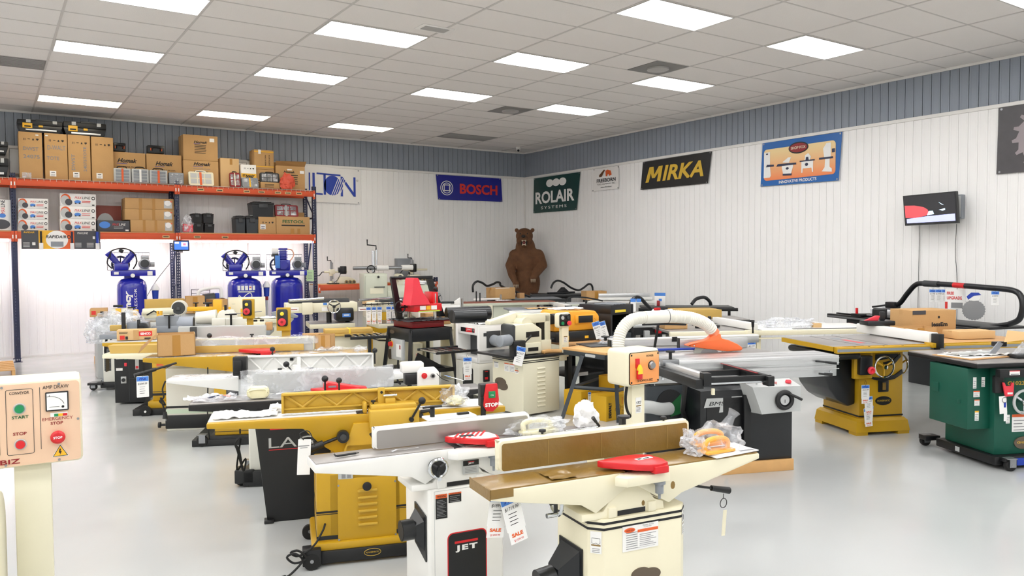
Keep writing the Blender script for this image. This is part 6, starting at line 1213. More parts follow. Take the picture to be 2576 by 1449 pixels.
# ================================================================ control box at the left edge and the switch pedestal
FZ = Fr(.253, 3.0, -4)
t = thing('control_pedestal', 'cream control box with amp meter and emergency stop on a cream post, left edge', 'control box', FZ)
build('post', CREAM2, [box((-.2, .03, 0), (-.095, .12, 1.03), .004)], t)
build('housing', CREAM, [box((-.62, .004, 1.02), (.0, .19, 1.303), .014)], t)
fc = build('face_plate', PKFACE, [prism('y', rrect(-.605, -.006, 1.028, 1.295, .012), -.004, .004)], t)
build('lettering', INK, [text(s_, (x_, -.0055, z_), (1, 0, 0), (0, 0, 1), w_, h_, .01) for s_, x_, z_, w_, h_ in (('AMP DRAW', -.112, 1.272, .075, .012), ('CONVEYOR', -.205, 1.262, .055, .009), ('DRUM', -.3, 1.262, .04, .009))]
  + [X(REDD, [text(s_, (x_, -.0055, z_), (1, 0, 0), (0, 0, 1), w_, h_, .02) for s_, x_, z_, w_, h_ in (('EMERGENCY', -.115, 1.167, .088, .010), ('STOP', -.092, 1.152, .036, .010), ('STOP', -.198, 1.128, .038, .010), ('SHOPFOX.BIZ', -.42, 1.036, .24, .016))]),
     X(DKGREEN, text('START', (-.2, -.0055, 1.182), (1, 0, 0), (0, 0, 1), .047, .010, .02), text('START', (-.3, -.0055, 1.182), (1, 0, 0), (0, 0, 1), .047, .010, .02)),
     X(DGREY, [tube([(a, -.005, b_) for a, b_ in rrect(x0_, x0_+.075, 1.065, 1.278, .006)], .0008, 4, closed=True) for x0_ in (-.215, -.31)], box((-.121, -.005, 1.075), (-.1195, -.0045, 1.28)))], fc, smooth=False)
for x_ in (-.178, -.272): build('start_button', BTNGRN, [cyl((x_, -.004, 1.215), (x_, -.016, 1.215), .013), X(LGREY, ring((x_, -.006, 1.215), .0155, .003, 'y', 24, 6))], t)
for x_ in (-.178, -.272): build('stop_button', RED, [cyl((x_, -.004, 1.098), (x_, -.016, 1.098), .013), X(LGREY, ring((x_, -.006, 1.098), .0155, .003, 'y', 24, 6))], t)
build('emergency_stop', mat('estop_red', 'D4252B', .3), [lathe([(.012, 0), (.013, -.014), (.021, -.018), (.022, -.026), (.015, -.032), (.0, -.033)], (-.072, 0, 1.113), 'y'), X(PAPER, text('STOP', (-.085, -.0345, 1.109), (1, 0, 0), (0, 0, 1), .026, .008, .03))], t)
m_ = build('amp_meter', BLACK, [box((-.105, -.012, 1.198), (-.038, 0, 1.262), .003)], t)
build('dial', PAPER, [box((-.101, -.0135, 1.203), (-.042, -.012, 1.258)), X(INK, tube([(-.092+.042*math.sin(a/10), -.0142, 1.212+.036*math.cos(a/10)) for a in range(-2, 14)], .0006, 4), cyl((-.055, -.015, 1.212), (-.055, -.0135, 1.212), .004), box((-.094, -.0142, 1.2125), (-.065, -.0138, 1.2135)), text('A', (-.095, -.0142, 1.248), (1, 0, 0), (0, 0, 1), .004, .005))], m_, smooth=False)
build('meter_chart', PAPER, [box((-.092, -.0055, 1.178), (-.042, -.005, 1.192)), X(BTNGRN, box((-.081, -.006, 1.179), (-.069, -.0055, 1.188))), X(YEL, box((-.069, -.006, 1.179), (-.056, -.0055, 1.188))), X(RED, box((-.056, -.006, 1.179), (-.043, -.0055, 1.188)))], fc, smooth=False)
def tri(c, r): return [(c[0]+r*math.sin(a), c[1]+r*math.cos(a)) for a in (0, 2*PI/3, 4*PI/3)]
build('shock_warning', PAPER, [prism('y', tri((-.066, 1.058), .028), -.0055, -.005), X(INK, prism('y', tri((-.066, 1.058), .0255), -.006, -.0055)), X(YEL, prism('y', tri((-.066, 1.058), .022), -.0065, -.006)), X(INK, prism('y', [(-.068, 1.07), (-.064, 1.07), (-.066, 1.061), (-.062, 1.062), (-.068, 1.048), (-.067, 1.057), (-.071, 1.056)], -.007, -.0065))], fc, smooth=False)
build('screw', STEEL, [cyl((x_, -.004, z_), (x_, -.008, z_), .004, seg=10) for x_, z_ in ((-.225, 1.287), (-.065, 1.287), (-.012, 1.165), (-.07, 1.034), (-.22, 1.034))], t)
# drum housing beside it
fr = Fr(-.10, 2.62, -4)
t = thing('drum_sander', 'rounded cream machine hood cut off by the lower left corner', 'sander', fr)
build('hood', CREAM, [prism('x', [(0, 0), (.5, 0), (.5, .8)]+[(.25+.25*math.cos(a/10), .8+.16*math.sin(a/10)) for a in range(3, 30, 3)]+[(0, .8)], -.6, .08, .01)], t)
build('hood_band', CREAM2, [prism('x', [(-.01, .3), (.51, .3), (.51, .81)]+[(.25+.26*math.cos(a/10), .81+.17*math.sin(a/10)) for a in range(3, 30, 3)]+[(-.01, .81)], .075, .095, .004)], t); build('latch', MGREY, [cyl((.0, .1, .98), (.05, .1, 1.0), .02)], t)
# POWER pedestal
FP = Fr(3.40, 3.64, 0)
t = thing('control_pedestal', 'cream POWER switch box with an orange face on a post before the sliding saw', 'control box', FP)
build('post', CREAM, [box((-.02, .06, 0), (.09, .14, .90), .006)], t); build('housing', CREAM, [box((-.115, .0, .885), (.165, .2, 1.115), .025, seg=4)], t)
fc = build('face_plate', ORFACE, [prism('y', rrect(-.095, .15, .90, 1.095, .014), -.006, .002), X(BLACK, prism('y', rrect(-.099, .154, .896, 1.099, .016), -.003, .003))], t)
build('lettering', INK, [text('POWER', (.04, -.0075, 1.065), (1, 0, 0), (0, 0, 1), .062, .013, .01), text('SHOPFOX.BIZ', (-.035, -.0075, .912), (1, 0, 0), (0, 0, 1), .13, .014, .01)], fc, smooth=False)
build('switch', RED, [box((-.052, -.012, 1.0), (-.02, -.006, 1.06), .001), box((-.048, -.03, .93), (-.01, -.008, .99), .006), X(YGLOW, prism('y', [(-.048, .965), (-.012, .965), (-.015, 1.0), (-.03, 1.025), (-.045, 1.0)], -.034, -.012, .002))], t)
build('dial', STEEL, [lathe([(.026, 0), (.026, -.01), (.02, -.02), (.0, -.021)], (.085, -.004, 1.01), 'y'), X(BLACK, ring((.085, -.008, 1.01), .027, .003, 'y'))], t)
build('screw', BLACK, [cyl((x_, -.005, z_), (x_, -.009, z_), .006, seg=10) for x_ in (-.085, .14) for z_ in (.912, 1.083)], t)
build('goggles_label', PAPER, [box((.01, .058, .70), (.06, .0595, .80)), X(INK, tube([(.015, .0575, .77), (.02, .0575, .76), (.03, .0575, .76), (.035, .0575, .775), (.04, .0575, .76), (.05, .0575, .76), (.055, .0575, .775)], .0015, 5, closed=True)), X(WAXP, box((.014, .0575, .742), (.056, .058, .75))), X(INKG, [box((.015, .0575, .708+k*.008), (.05, .058, .712+k*.008)) for k in range(4)])], t, smooth=False)
cord(t, [(-.07, .05, .89), (-.075, .06, .8), (-.05, .07, .72), (.0, .08, .66), (.02, .1, .6)], .009)

# ================================================================ sliding table saw on its wooden base
FS = Fr(4.52, 4.18, -21)
t = thing('sliding_table_saw', 'black sliding table saw with aluminium tables and an orange blade guard on a wooden base', 'table saw', FS)
build('wooden_base', WOOD, [box((0, 0, 0), (.805, .07, .09), .003), box((0, .07, 0), (.07, .95, .09), .003), box((.735, .07, 0), (.805, .95, .09), .003), X(BLACK, box((.21, -.002, .03), (.235, .0, .08)))], t)
cbn = build('cabinet', SATIN, [box((.01, .02, .09), (.80, .9, .66), .006), box((.01, .3, .66), (.8, .9, .80), .006), box((-.33, .3, .30), (.01, .34, .66), .004), box((-.33, .26, .13), (.01, .9, .30), .01)], t)
build('front_panel', BLACK, [box((.06, .012, .25), (.36, .02, .60), .002), box((.36, -.02, .12), (.42, .02, .62), .004)], t)
build('side_cover', CHAR, [prism('y', [(-.33, .31), (.0, .31), (.0, .67), (-.33, .67)], .27, .3, .002), X(BLACK, prism('y', ell(-.13, .51, .12, .13), .262, .27)), X(DKGREEN, prism('y', [(-.13, .42), (-.02, .45), (-.01, .52), (-.04, .6), (-.13, .52)], .256, .262))], t)
build('dust_pipe', LGREY, [tube([(-.5, .15, .54), (-.35, .15, .53), (-.24, .2, .50), (-.14, .25, .49)], .05, 14, 4)], t)
SP = lambda pts, y: poly3([(p_.x, y, p_.z) for p_ in (FS.y(a_, b_, y) for a_, b_ in pts)], (0, .003, 0))
n0, n1 = FS.y(1790, 1021, .006), FS.y(1817, 1012, .006)
build('nameplate', LGREY, [SP([(1778, 1003), (1819, 1001), (1819, 1037), (1809, 1038), (1812, 1023), (1771, 1027)], .008), SP([(1841, 998), (1880, 995), (1870, 1031), (1841, 1033)], .015), X(INK, text('BMS.', (n0.x-.02, .006, n0.z), (1, 0, 0), (0, 0, 1), .14, .03, 0, .25), text('100.IR', (FS.y(1842, 1015, .01).x, .012, FS.y(1842, 1015, .01).z), (1, 0, 0), (0, 0, 1), .11, .028, .0, .25), text('AKSIWA', (FS.y(1842, 1027, .01).x, .012, FS.y(1842, 1027, .01).z), (1, 0, 0), (0, 0, 1), .10, .02, .0))], t, smooth=False)
build('control_housing', LGREY, [skinny([[(.36, -.14, .70), (.77, -.14, .695), (.77, -.14, .50), (.44, -.14, .49)], [(.33, .02, .735), (.77, .02, .73), (.77, .02, .50), (.42, .02, .48)]])], t)
build('buttons', LGREY, [X(PINKRED, lathe([(.02, 0), (.024, .012), (.018, .025), (0, .026)], (.70, -.08, .71))), X(LGREY, cyl((.43, -.08, .71), (.43, -.08, .75), .008)), X(mat('pink_button', 'D99A98', .4), cyl((.49, -.08, .71), (.49, -.08, .725), .012), cyl((.59, -.08, .71), (.59, -.08, .725), .012)), X(mat('sage_button', '8FB0A2', .4), cyl((.54, -.08, .71), (.54, -.08, .725), .012))], t)
h_ = build('handwheel', BLACK, [ring((.62, -.16, .595), .062, .017, 'y'), cyl((.62, -.15, .595), (.62, -.14, .595), .06), X(BLACK, tube([(.66, -.17, .64), (.70, -.2, .62), (.74, -.2, .60)], .011, 8))], t); build('dial', LGREY, [cyl((.62, -.165, .595), (.62, -.15, .595), .038), X(INK, box((.618, -.167, .575), (.622, -.165, .6)))], h_)
# sliding carriage
build('sliding_table', ALU, [box((-.35, .25, .785), (1.38, .60, .865), .004), box((-.35, .262, .69), (1.365, .59, .785), .004), X(LGREY, [box((-.35, .248, z_), (1.38, .252, z_+.006)) for z_ in (.80, .84, .75)]), X(DGREY, [box((-.35, y_, .8645), (1.38, y_+.004, .8655)) for y_ in (.33, .36, .47)])], t)
lever(t, (1.15, .24, .825), (1.3, .17, .81), .008, .45, .012, 'table_lever'); lever(t, (1.18, .24, .72), (1.27, .18, .715), .008, .4, .014, 'lock_lever')
build('bolt', CHROME, [cyl((x_, .245, .73), (x_, .262, .73), .01, seg=10) for x_ in (-.2, .6, 1.3)], t)
build('fixed_table', IRON, [box((-.1, .62, .83), (1.0, 1.35, .86), .004)], t)
build('saw_blade', STEEL, [prism('y', [(.42+.13*math.cos(a/12)*(1 if a % 2 else .95), .80+.13*math.sin(a/12)*(1 if a % 2 else .95)) for a in range(0, 76)], .74, .743), X(mat('riving_grey', 'A9AEA6', .5), prism('y', [(.3, .86), (.36, .86), (.42, .93), (.33, .93)], .735, .748))], t, smooth=False)
gd = build('blade_guard', ORG2, [prism('y', [(.22, .935), (.27, .95), (.40, .975), (.43, .985), (.48, 1.03), (.54, 1.025), (.545, .985), (.62, .965), (.70, .93), (.75, .895), (.74, .872), (.60, .868), (.38, .90), (.23, .925)], .70, .78, .012)], t)
build('guard_collar', mat('clear_orange_collar', 'F08A62', .3), [cyl((.505, .74, 1.02), (.46, .74, 1.065), .045, .048)], gd); build('bolt', LGREY, [cyl((.285, .695, .93), (.285, .70, .93), .006)], gd)
build('dust_hose', HOSE, [tube([(.47, .74, 1.055), (.42, .72, 1.10), (.34, .70, 1.14), (.24, .68, 1.17), (.12, .66, 1.185), (.02, .65, 1.19)], .055, 18, 6, ribs=.014), tube([(.02, .65, 1.19), (-.1, .63, 1.19), (-.2, .62, 1.19)], .054, 18, 4), X(DGREY, ring((.02, .65, 1.19), .054, .003, 'x', 24, 5)), tube([(-.2, .62, 1.19), (-.33, .6, 1.17), (-.42, .58, 1.09), (-.455, .56, .98), (-.45, .54, .88), (-.39, .5, .81), (-.28, .46, .79)], .052, 18, 6, ribs=.014)], t)
build('hose_support', BLACK, [tube([(-.22, .62, 1.13), (.0, .66, 1.125), (.2, .68, 1.115)], .009, 8), tube([(.0, .9, .86), (.0, .8, 1.12)], .012, 8)], t)
build('rip_fence', ALU, [box((-.25, 1.3, .865), (1.25, 1.36, .935), .004), X(WHITE, box((-.25, 1.295, .925), (1.25, 1.365, .94), .003)), X(BLACK, box((.35, 1.29, .90), (.4, 1.3, .945)), box((-.26, 1.29, .87), (-.25, 1.37, .93)))], t)
build('short_fence', ALU, [box((.28, .98, .862), (.95, 1.02, .955), .004), X(BLACK, box((.275, .975, .862), (.28, 1.025, .965)))], t)
# cross-cut outrigger
build('outrigger', BLACK, [box((-.19, -.44, .80), (.34, -.42, .84), .003), box((.29, -.48, .765), (.34, -.40, .835), .003), box((.32, -.44, .77), (.36, .25, .83), .003), box((-.26, -.46, .765), (-.2, .30, .83), .003), X(CHROME, cyl((-.17, -.40, .80), (.31, -.40, .80), .022)), X(REDD, box((.3, -.3, .832), (.315, .25, .836))), box((-.2, -.02, .78), (.34, .0, .82))], t)
build('crosscut_fence', ALU, [box((-.2, -.44, .80), (-.15, .42, .865), .004), X(BLACK, box((-.205, -.47, .785), (-.145, -.40, .875), .004)), X(STEEL, box((-.22, .2, .84), (-.08, .28, .885), .004))], t)
knob(t, (-.14, .24, .885), (-.14, .24, .94), .038, 'fence_knob'); knob(t, (-.34, 1.2, .94), (-.34, 1.2, .97), .04, 'rear_knob')
build('support_strut', BLACK, [tube([(-.22, -.2, .77), (-.1, .1, .5), (.02, .25, .35)], .02, 8), X(CREAM, box((-.14, -.47, .72), (-.12, -.45, .765)))], t)
solo('price_tag', 'white blank tag hanging on the black front of the sliding saw', 'price tag', PAPER, [box((.47, -.03, .50), (.56, -.026, .73)), X(WAXP, box((.48, -.032, .66), (.55, -.03, .70)), box((.48, -.032, .65), (.52, -.03, .655)))], FS)
solo('push_stick', 'blue push stick lying on the saw table beside the orange guard', 'push stick', BLUEINK, [box((.05, .9, .865), (.4, .94, .885), .006, ('Z', -6)), X(WHITE, box((.1, .86, .862), (.36, .89, .868)))], FS)

# ================================================================ mustard cabinet saw
FY = Fr(6.749, 4.297, -22.6)
t = thing('table_saw', 'mustard cabinet table saw with a long rail and a white fence', 'table saw', FY, 'cabinet table saws')
base = [(0, 0), (.57, 0), (.57, .68), (0, .68)]
build('base', GOLD, [skinny([[(x_, y_, .03) for x_, y_ in ((-.005, -.005), (.565, -.005), (.565, .685), (-.005, .685))], [(x_, y_, .13) for x_, y_ in ((0.01, .01), (.55, .01), (.55, .67), (.01, .67))], [(x_, y_, .155) for x_, y_ in ((.035, .035), (.525, .035), (.525, .645), (.035, .645))]])]+[box((x_, y_, 0), (x_+.12, y_+.12, .04)) for x_ in (0, .44) for y_ in (0, .56)], t)
cb = build('cabinet', GOLD, [box((.055, .045, .15), (.52, .63, .80), .012)], t); build('stripe', BLACK, [box((.053, .043, .165), (.522, .632, .18))], t)
build('table_top', IRON, [box((-.30, -.08, .835), (.78, .80, .862), .003), X(GOLD, box((-.305, -.085, .815), (.785, -.078, .86)), box((-.31, -.085, .815), (-.30, .805, .858))), X(DGREY, box((.0, -.08, .8621), (.012, .8, .8628)), box((.25, -.08, .8621), (.262, .8, .8628))), X(RED, box((.1, .1, .8621), (.16, .42, .863))), X(MGREY, box((.08, .02, .8618), (.18, .6, .8625)))], t)
build('rail', GOLD, [box((-.30, -.14, .80), (1.9, -.085, .855), .003), X(MGREY, box((-.30, -.1415, .815), (1.9, -.14, .84))), X(BLACK, [cyl((x_, -.10, .8551), (x_, -.10, .8575), .01, seg=10) for x_ in (-.1, .05, .2, .4)])], t)
build('extension_table', WOOD2, [box((.80, -.07, .825), (1.9, .80, .858), .003), X(GOLD, box((.8, -.08, .82), (1.9, -.07, .862)))], t)
build('fence', WHITE, [box((.68, -.10, .872), (.78, 1.0, .965), .008), X(GOLD, box((.66, -.17, .83), (.80, -.06, .875), .004))], t); build('fence_lock', BLACK, [box((.70, -.20, .80), (.76, -.10, .96), .006), X(STEEL, box((.715, -.215, .80), (.745, -.20, .83)))], t)
build('dust_guard', SATIN, [prism('y', [(-.30, .80), (.05, .80), (.05, .74)]+[(.05-.0, .25), (-.1, .27), (-.2, .33), (-.27, .45), (-.31, .65)][0:0]+[(.055, .28), (-.02, .26), (-.14, .33), (-.22, .43), (-.27, .56), (-.3, .68)], .10, .62, .02)], t)
build('left_wing_bag', BLACK, [box((-.31, -.1, .735), (-.02, .7, .80), .03)], t)
sw = build('switch_box', SATIN, [box((.0, -.05, .58), (.13, .045, .76), .01), X(GOLD, box((-.03, .0, .54), (.16, .046, .80), .004))], t); build('stop_button', PINKRED, [lathe([(.015, 0), (.036, -.012), (.036, -.028), (.02, -.034), (.019, -.022), (0, -.021)], (.10, -.05, .625), 'y')], t)
build('bevel_slot', BLACK, [prism('y', [(.20, .52), (.12, .56), (.10, .585), (.2, .545), (.3, .535), (.42, .56), (.50, .61), (.51, .57), (.42, .52), (.3, .50)], .028, .044, .004), prism('y', [(.3, .68), (.4, .70), (.48, .76), (.49, .73), (.42, .66), (.32, .64)], .035, .046, .002), prism('y', [(.22, .76), (.46, .76), (.46, .72), (.22, .7)], .04, .046), box((.25, .03, .40), (.36, .045, .51), .008), X(WAXP, box((.29, .026, .42), (.325, .03, .49)))], t)
handwheel(t, (.255, -.04, .65), .098, 'y', CHROME, GOLD, .009, 3); build('wheel_hub', CHROME, [lathe([(.022, 0), (.02, -.02), (0, -.025)], (.255, -.05, .65), 'y'), cyl((.255, -.04, .65), (.255, .04, .65), .012)], t)
handwheel(t, (.60, .18, .64), .095, 'x', CHROME, GOLD, .009, 3, 'side_handwheel'); build('wheel_hub', CHROME, [cyl((.52, .18, .64), (.62, .18, .64), .014)], t)
build('oval_badge', BLACK, [prism('y', ell(.31, .315, .085, .042), .038, .046), X(GOLDPAPER, text('POWERMATIC', (.242, .0365, .307), (1, 0, 0), (0, 0, 1), .136, .018, .03, .2))], t)
fr = Fr(*FY.w((.07, -.03, 0)).xy[:], -22, .56)
for k, (dx, dz, tl) in enumerate(((0, -.0, 0), (.035, -.11, -3), (.03, -.22, -6), (.06, -.20, 4))):
    q = FY.w((.05+dx, -.055+k*.006, 0)); tag(Fr(q.x, q.y, -22, .52+dz), ['price tag reading $4149 hanging topmost under the red button of the mustard saw', 'price tag second in the bunch on the mustard saw', 'price tag hanging lower left in the bunch on the mustard saw', 'price tag hanging lowest in the bunch on the mustard saw'][k], 0, .085, .13, True, '$', tl, .03, txt=['4149', '3649', '3899', '4399'][k])

# ================================================================ green cabinet saw
FGr = Fr(6.63, 3.033, -25)
t = thing('table_saw', 'green cabinet table saw on a black wheeled base at the right edge', 'table saw', FGr, 'cabinet table saws')
build('cabinet', GREEN, [box((0, 0, .10), (.56, .56, .80), .008)], t); build('side_box', GREEN, [box((-.20, .05, .30), (.004, .50, .79), .008)], t); build('hinge', GREEN, [box((-.206, .38, .55), (-.2, .46, .63), .003), box((-.206, .12, .5), (-.2, .16, .53), .003)], t)
build('table_top', IRON, [box((-.20, -.05, .82), (.85, .78, .85), .003), X(BLACK, box((-.205, -.055, .805), (.855, .785, .84), .004))], t)
build('front_rail', BLACK, [box((-.05, -.11, .735), (.9, -.06, .80), .004)], t); sticker(t, .03, .12, .755, .79, -.112, PAPER, RED, 1)
build('bolt', CHROME, [sph((.28, -.065, .82), .012)], t)
for (x0_, x1_, z0_, z1_, y_, hd) in ((-.155, -.125, .63, .72, .048, None), (-.08, -.05, .64, .72, .048, None), (-.15, -.095, .56, .61, .048, INKO), (-.14, -.095, .49, .54, .048, INKO), (-.135, -.10, .37, .45, .048, YEL), (.10, .135, .35, .42, -.002, None), (.155, .30, .28, .42, -.002, INKO)):
    sticker(t, x0_, x1_, z0_, z1_, y_, PAPER, hd, 4)
build('lettering', GOLDPAPER, [text('G1023RL', (.11, -.002, .655), (1, 0, 0), (0, 0, 1), .22, .032, .03)], t, smooth=False)
handwheel(t, (.21, -.06, .53), .09, 'y', LGREY, CHROME, .011, 3); build('wheel_hub', CHROME, [sph((.21, -.07, .53), .028), cyl((.21, -.06, .53), (.21, 0, .53), .012)], t)
build('stop_paddle', PINKRED, [prism('y', [(.02, .69), (.035, .69), (.05, .66), (.09, .66), (.1, .69), (.12, .68), (.115, .58), (.05, .575), (.04, .6)], -.06, -.045, .004), X(PAPER, box((.06, -.062, .595), (.105, -.06, .61)))], t); build('switch_box', BLACK, [box((-.03, -.04, .60), (.05, .0, .74), .01)], t)
build('oval_badge', BADGE, [prism('y', ell(.26, .19, .085, .05), -.008, .0), X(GOLDPAPER, text('Grizzly', (.2, -.0095, .18), (1, 0, 0), (0, 0, 1), .12, .025, .02, .2))], t)
mb = build('mobile_base', BLACK, [box((-.04, -.06, .03), (.62, .62, .10), .008), X(LGREY, box((-.042, .33, .045), (-.04, .38, .085))), box((-.09, .68, .06), (.05, .78, .1), .004), box((-.0, -.12, .07), (.1, -.04, .1), .004), X(BLUEINK, box((.14, -.08, .03), (.6, -.06, .085)))], t)
caster(t, .05, -.11, r=.045); caster(t, -.04, .76, r=.045)
solo('paper_tag', 'white blank tag hanging beside the red paddle of the green saw', 'price tag', PAPER, [box((.0, -.05, .44), (.065, -.048, .58), .0, ('Y', -4)), X(PAPER, box((.04, -.052, .38), (.068, -.050, .46))), X(BLUEINK, box((.038, -.0525, .49), (.056, -.052, .53))), X(BLACK, ring((.045, -.053, .55), .022, .0015, 'y', 20, 4))], FGr)
fr = Fr(*FGr.w((.05, .2, 0)).xy[:], -25, .852)
solo('manual_pile', 'tray of white manuals and cords on the green saw', 'papers', PAPER, [box((-.22, -.02, 0), (.3, .28, .012), .003, ('Z', 14)), X(WOOD2, box((-.25, -.06, 0), (.33, .3, .008), .002, ('Z', 14))), sheet(-.2, .25, .0, .2, .014, .02, 20, seed=6), X(LGREY, tube([(-.2, .1, .03), (-.1, .02, .04), (.05, .1, .035), (.15, .03, .04)], .012, 8, 4))], fr)
t2 = thing('saw_guard', 'clear and black blade guard lying on the green saw', 'saw guard', Fr(*FGr.w((.42, .15, 0)).xy[:], -25, .852)); build('base', SATIN, [box((-.14, -.06, 0), (.14, .06, .03), .015), box((.02, -.03, .03), (.06, .03, .14), .01), box((-.2, .1, .08), (-.1, .16, .12), .006)], t2); build('shield', FILM2, [prism('y', [(-.12, .03), (.0, .03), (.03, .11), (-.02, .13)], -.03, .03)], t2); build('fin', MGREY, [prism('y', [(-.3, .03), (-.24, .03), (-.17, .11), (-.21, .13)], .06, .07)], t2)
solo('brown_wrap', 'curved sheet of brown wrapping board above the green saw table', 'wrapping', CARDL, [skinny([[(-.28, .0, .12), (.0, -.02, .15), (.3, -.05, .10), (.32, -.02, .17), (.0, .01, .19), (-.2, .06, .21)], [(-.28, .008, .12), (.0, -.012, .15), (.3, -.042, .10), (.32, -.012, .17), (.0, .018, .19), (-.2, .068, .21)]])], Fr(*FGr.w((.50, .16, 0)).xy[:], -25, .86))

# ================================================================ cream cabinet saw behind
FC2 = Fr(7.5, 5.7, -28)
t = thing('table_saw', 'cream cabinet table saw with a white fence and grey handwheel behind the sliding saw', 'table saw', FC2, 'cabinet table saws')
build('cabinet', PG, [box((-.85, .38, .0), (-.2, .95, .78), .01), X(BLACK, prism('y', [(-.5, .60), (-.36, .64), (-.28, .72), (-.26, .69), (-.34, .58), (-.48, .54)], .37, .38))], t)
build('table_top', IRON, [box((-1.2, .36, .79), (-.1, 1.1, .82), .003)], t); build('extension_table', WHITE, [box((-.09, .36, .79), (1.4, 1.1, .825), .003), X(BLACK, box((.3, .36, .826), (1.4, .4, .83)))], t)
build('rail', CREAM, [box((-1.22, .29, .765), (1.4, .35, .82), .006), box((-1.22, .3, .72), (1.4, .35, .735), .004), X(MGREY, box((-1.2, .32, .735), (-.2, .33, .765)))], t)
build('fence', WHITE, [box((-.30, .28, .83), (-.22, 1.3, .91), .006, ('Z', 6)), X(CREAM, box((-.31, .24, .75), (-.19, .34, .83), .006))], t); lever(t, (-.25, .24, .80), (-.26, .22, .94), .01, .5, .018, 'fence_lever')
handwheel(t, (-.52, .33, .64), .09, 'y', LGREY, DGREY, .012, 3); build('leg', CREAM, [box((-.15, .36, 0), (-.1, .42, .79), .004)], t)
sticker(t, -.95, -.83, .735, .77, .289, PAPER, None, 2)
q = FC2.w((-.28, .2, 0)); tag(Fr(q.x, q.y, -25, .77), 'price tag hanging from the fence lever of the cream saw', 0, .10, .16, False, '$', 0, .06, txt='2199')
q = FC2.w((.35, .6, 0)); solo('plastic_bag', 'long crumpled clear bag lying on the cream saw extension', 'bag', FILM2, [lump((0, 0, 0), (.36, .09, .07), .3, 3, 4, 51), X(CARDL, box((.28, -.06, .0), (.38, .04, .05), .004))], Fr(q.x, q.y, -35, .827))
q = FC2.w((-1.0, .75, 0)); carton('brown carton on the cream saw under the white hose', q.x-.16, q.x+.12, .822, .90, y=q.y-.1, d=.3, rot=-28)
t2 = thing('mitre_gauge', 'black mitre gauge on the cream saw table', 'gauge', Fr(*FC2.w((-.62, .75, 0)).xy[:], -20, .822)); build('body', BLACK, [prism('z', [(-.16, 0), (-.08, -.06), (.1, -.06), (.18, 0), (.1, .05), (-.08, .05)], 0, .03, .004), box((.02, -.02, .03), (.05, .02, .14), .004)], t2)

# ================================================================ black saw with the overarm pipe
FW = Fr(10.42, 7.25, -108)     # x runs right and towards the camera, y away towards the wall
P0, P1 = FW.z(2082, 790, .82), FW.z(2330, 816, .82)
t = thing('table_saw', 'black table saw with a big overarm dust pipe by the right wall', 'table saw', Fr(10.42, 7.25, -108), 'cabinet table saws')
L0, L1, yy = P0.x, P0.x+2.6, (P0.y+P1.y)/2
build('rail', BLACK, [box((L0, yy, .775), (L1, yy+.07, .83), .004), X(STEEL, box((L0, yy-.001, .785), (L1, yy, .81))), box((L0+.1, yy+.08, .83), (L1, yy+.12, .85), .004)], t)
build('table_top', BLACK, [box((L0+.15, yy+.08, .80), (L1, yy+.85, .83), .004)], t); build('cabinet', SATIN, [box((L0+1.4, yy+.2, 0), (L0+2.0, yy+.75, .80), .01), box((L0+.35, yy+.06, .60), (L0+1.35, yy+.5, .775), .01), X(RED, box((L0+.4, yy+.055, .66), (L0+.5, yy+.06, .72)), box((L0+.8, yy+.055, .66), (L0+.9, yy+.06, .72)))], t)
build('leg', BLACK, [box((L0+.2, yy+.6, 0), (L0+.26, yy+.66, .8))], t)
build('fence', ALU, [box((L0+.95, yy+.1, .85), (L0+1.05, yy+1.0, .93), .006, ('Z', -60)), X(BLACK, box((L0+.95, yy+.1, .93), (L0+1.05, yy+1.0, .94), .002, ('Z', -60))), X(BLACK, box((L0+1.0, yy-.05, .80), (L0+1.1, yy+.12, .96), .01))], t)
build('rail_knob', RED, [box((L0+.62, yy-.01, .86), (L0+.65, yy+.02, .95), .006), X(BLACK, box((L0+.55, yy-.03, .83), (L0+.75, yy+.08, .87), .01))], t)
yq = yy+.55
pp = [FW.y(px, py, yq) for px, py in ((2240, 768), (2262, 764), (2283, 738), (2303, 717), (2325, 713), (2400, 717), (2500, 725), (2545, 730), (2566, 742), (2573, 770), (2564, 803), (2540, 815))]
build('overarm_pipe', SATIN, [tube(pp, .035, 12, 5), X(RED, cyl(pp[5], pp[5].lerp(pp[6], .3), .0355)), X(DGREY, cyl(pp[4], pp[4].lerp(pp[5], .5), .042))], t)
build('pipe_stand', BLACK, [tube([(pp[-1].x, yq, pp[-1].z), (pp[-1].x-.3, yq, .80)], .03, 8)], t)
g0 = FW.y(2195, 772, yq); g1 = FW.y(2250, 765, yq)
build('guard', BLACK, [box((g1.x-.12, yq-.06, g1.z-.06), (g1.x+.06, yq+.06, g1.z+.03), .012), tube([g1, g1.lerp(g0, .5), g0], .014, 8), X(FILM2, prism('y', [(g0.x, g0.z-.1), (g1.x, g1.z-.12), (g1.x, g1.z-.02), (g0.x, g0.z-.03)], yq-.04, yq+.04))], t)
t2 = thing('push_tool', 'black tray with a red push shoe on the white fence', 'tray', Fr(*FY.w((.74, .75, 0)).xy[:], -30, .966)); build('tray', SATIN, [box((-.14, -.09, .0), (.16, .09, .05), .012), box((.04, -.02, .05), (.09, .03, .14), .01)], t2); build('shoe', PINKRED, [prism('y', [(-.14, .05), (.0, .05), (.02, .10), (-.02, .10)], -.04, .0, .004)], t2)
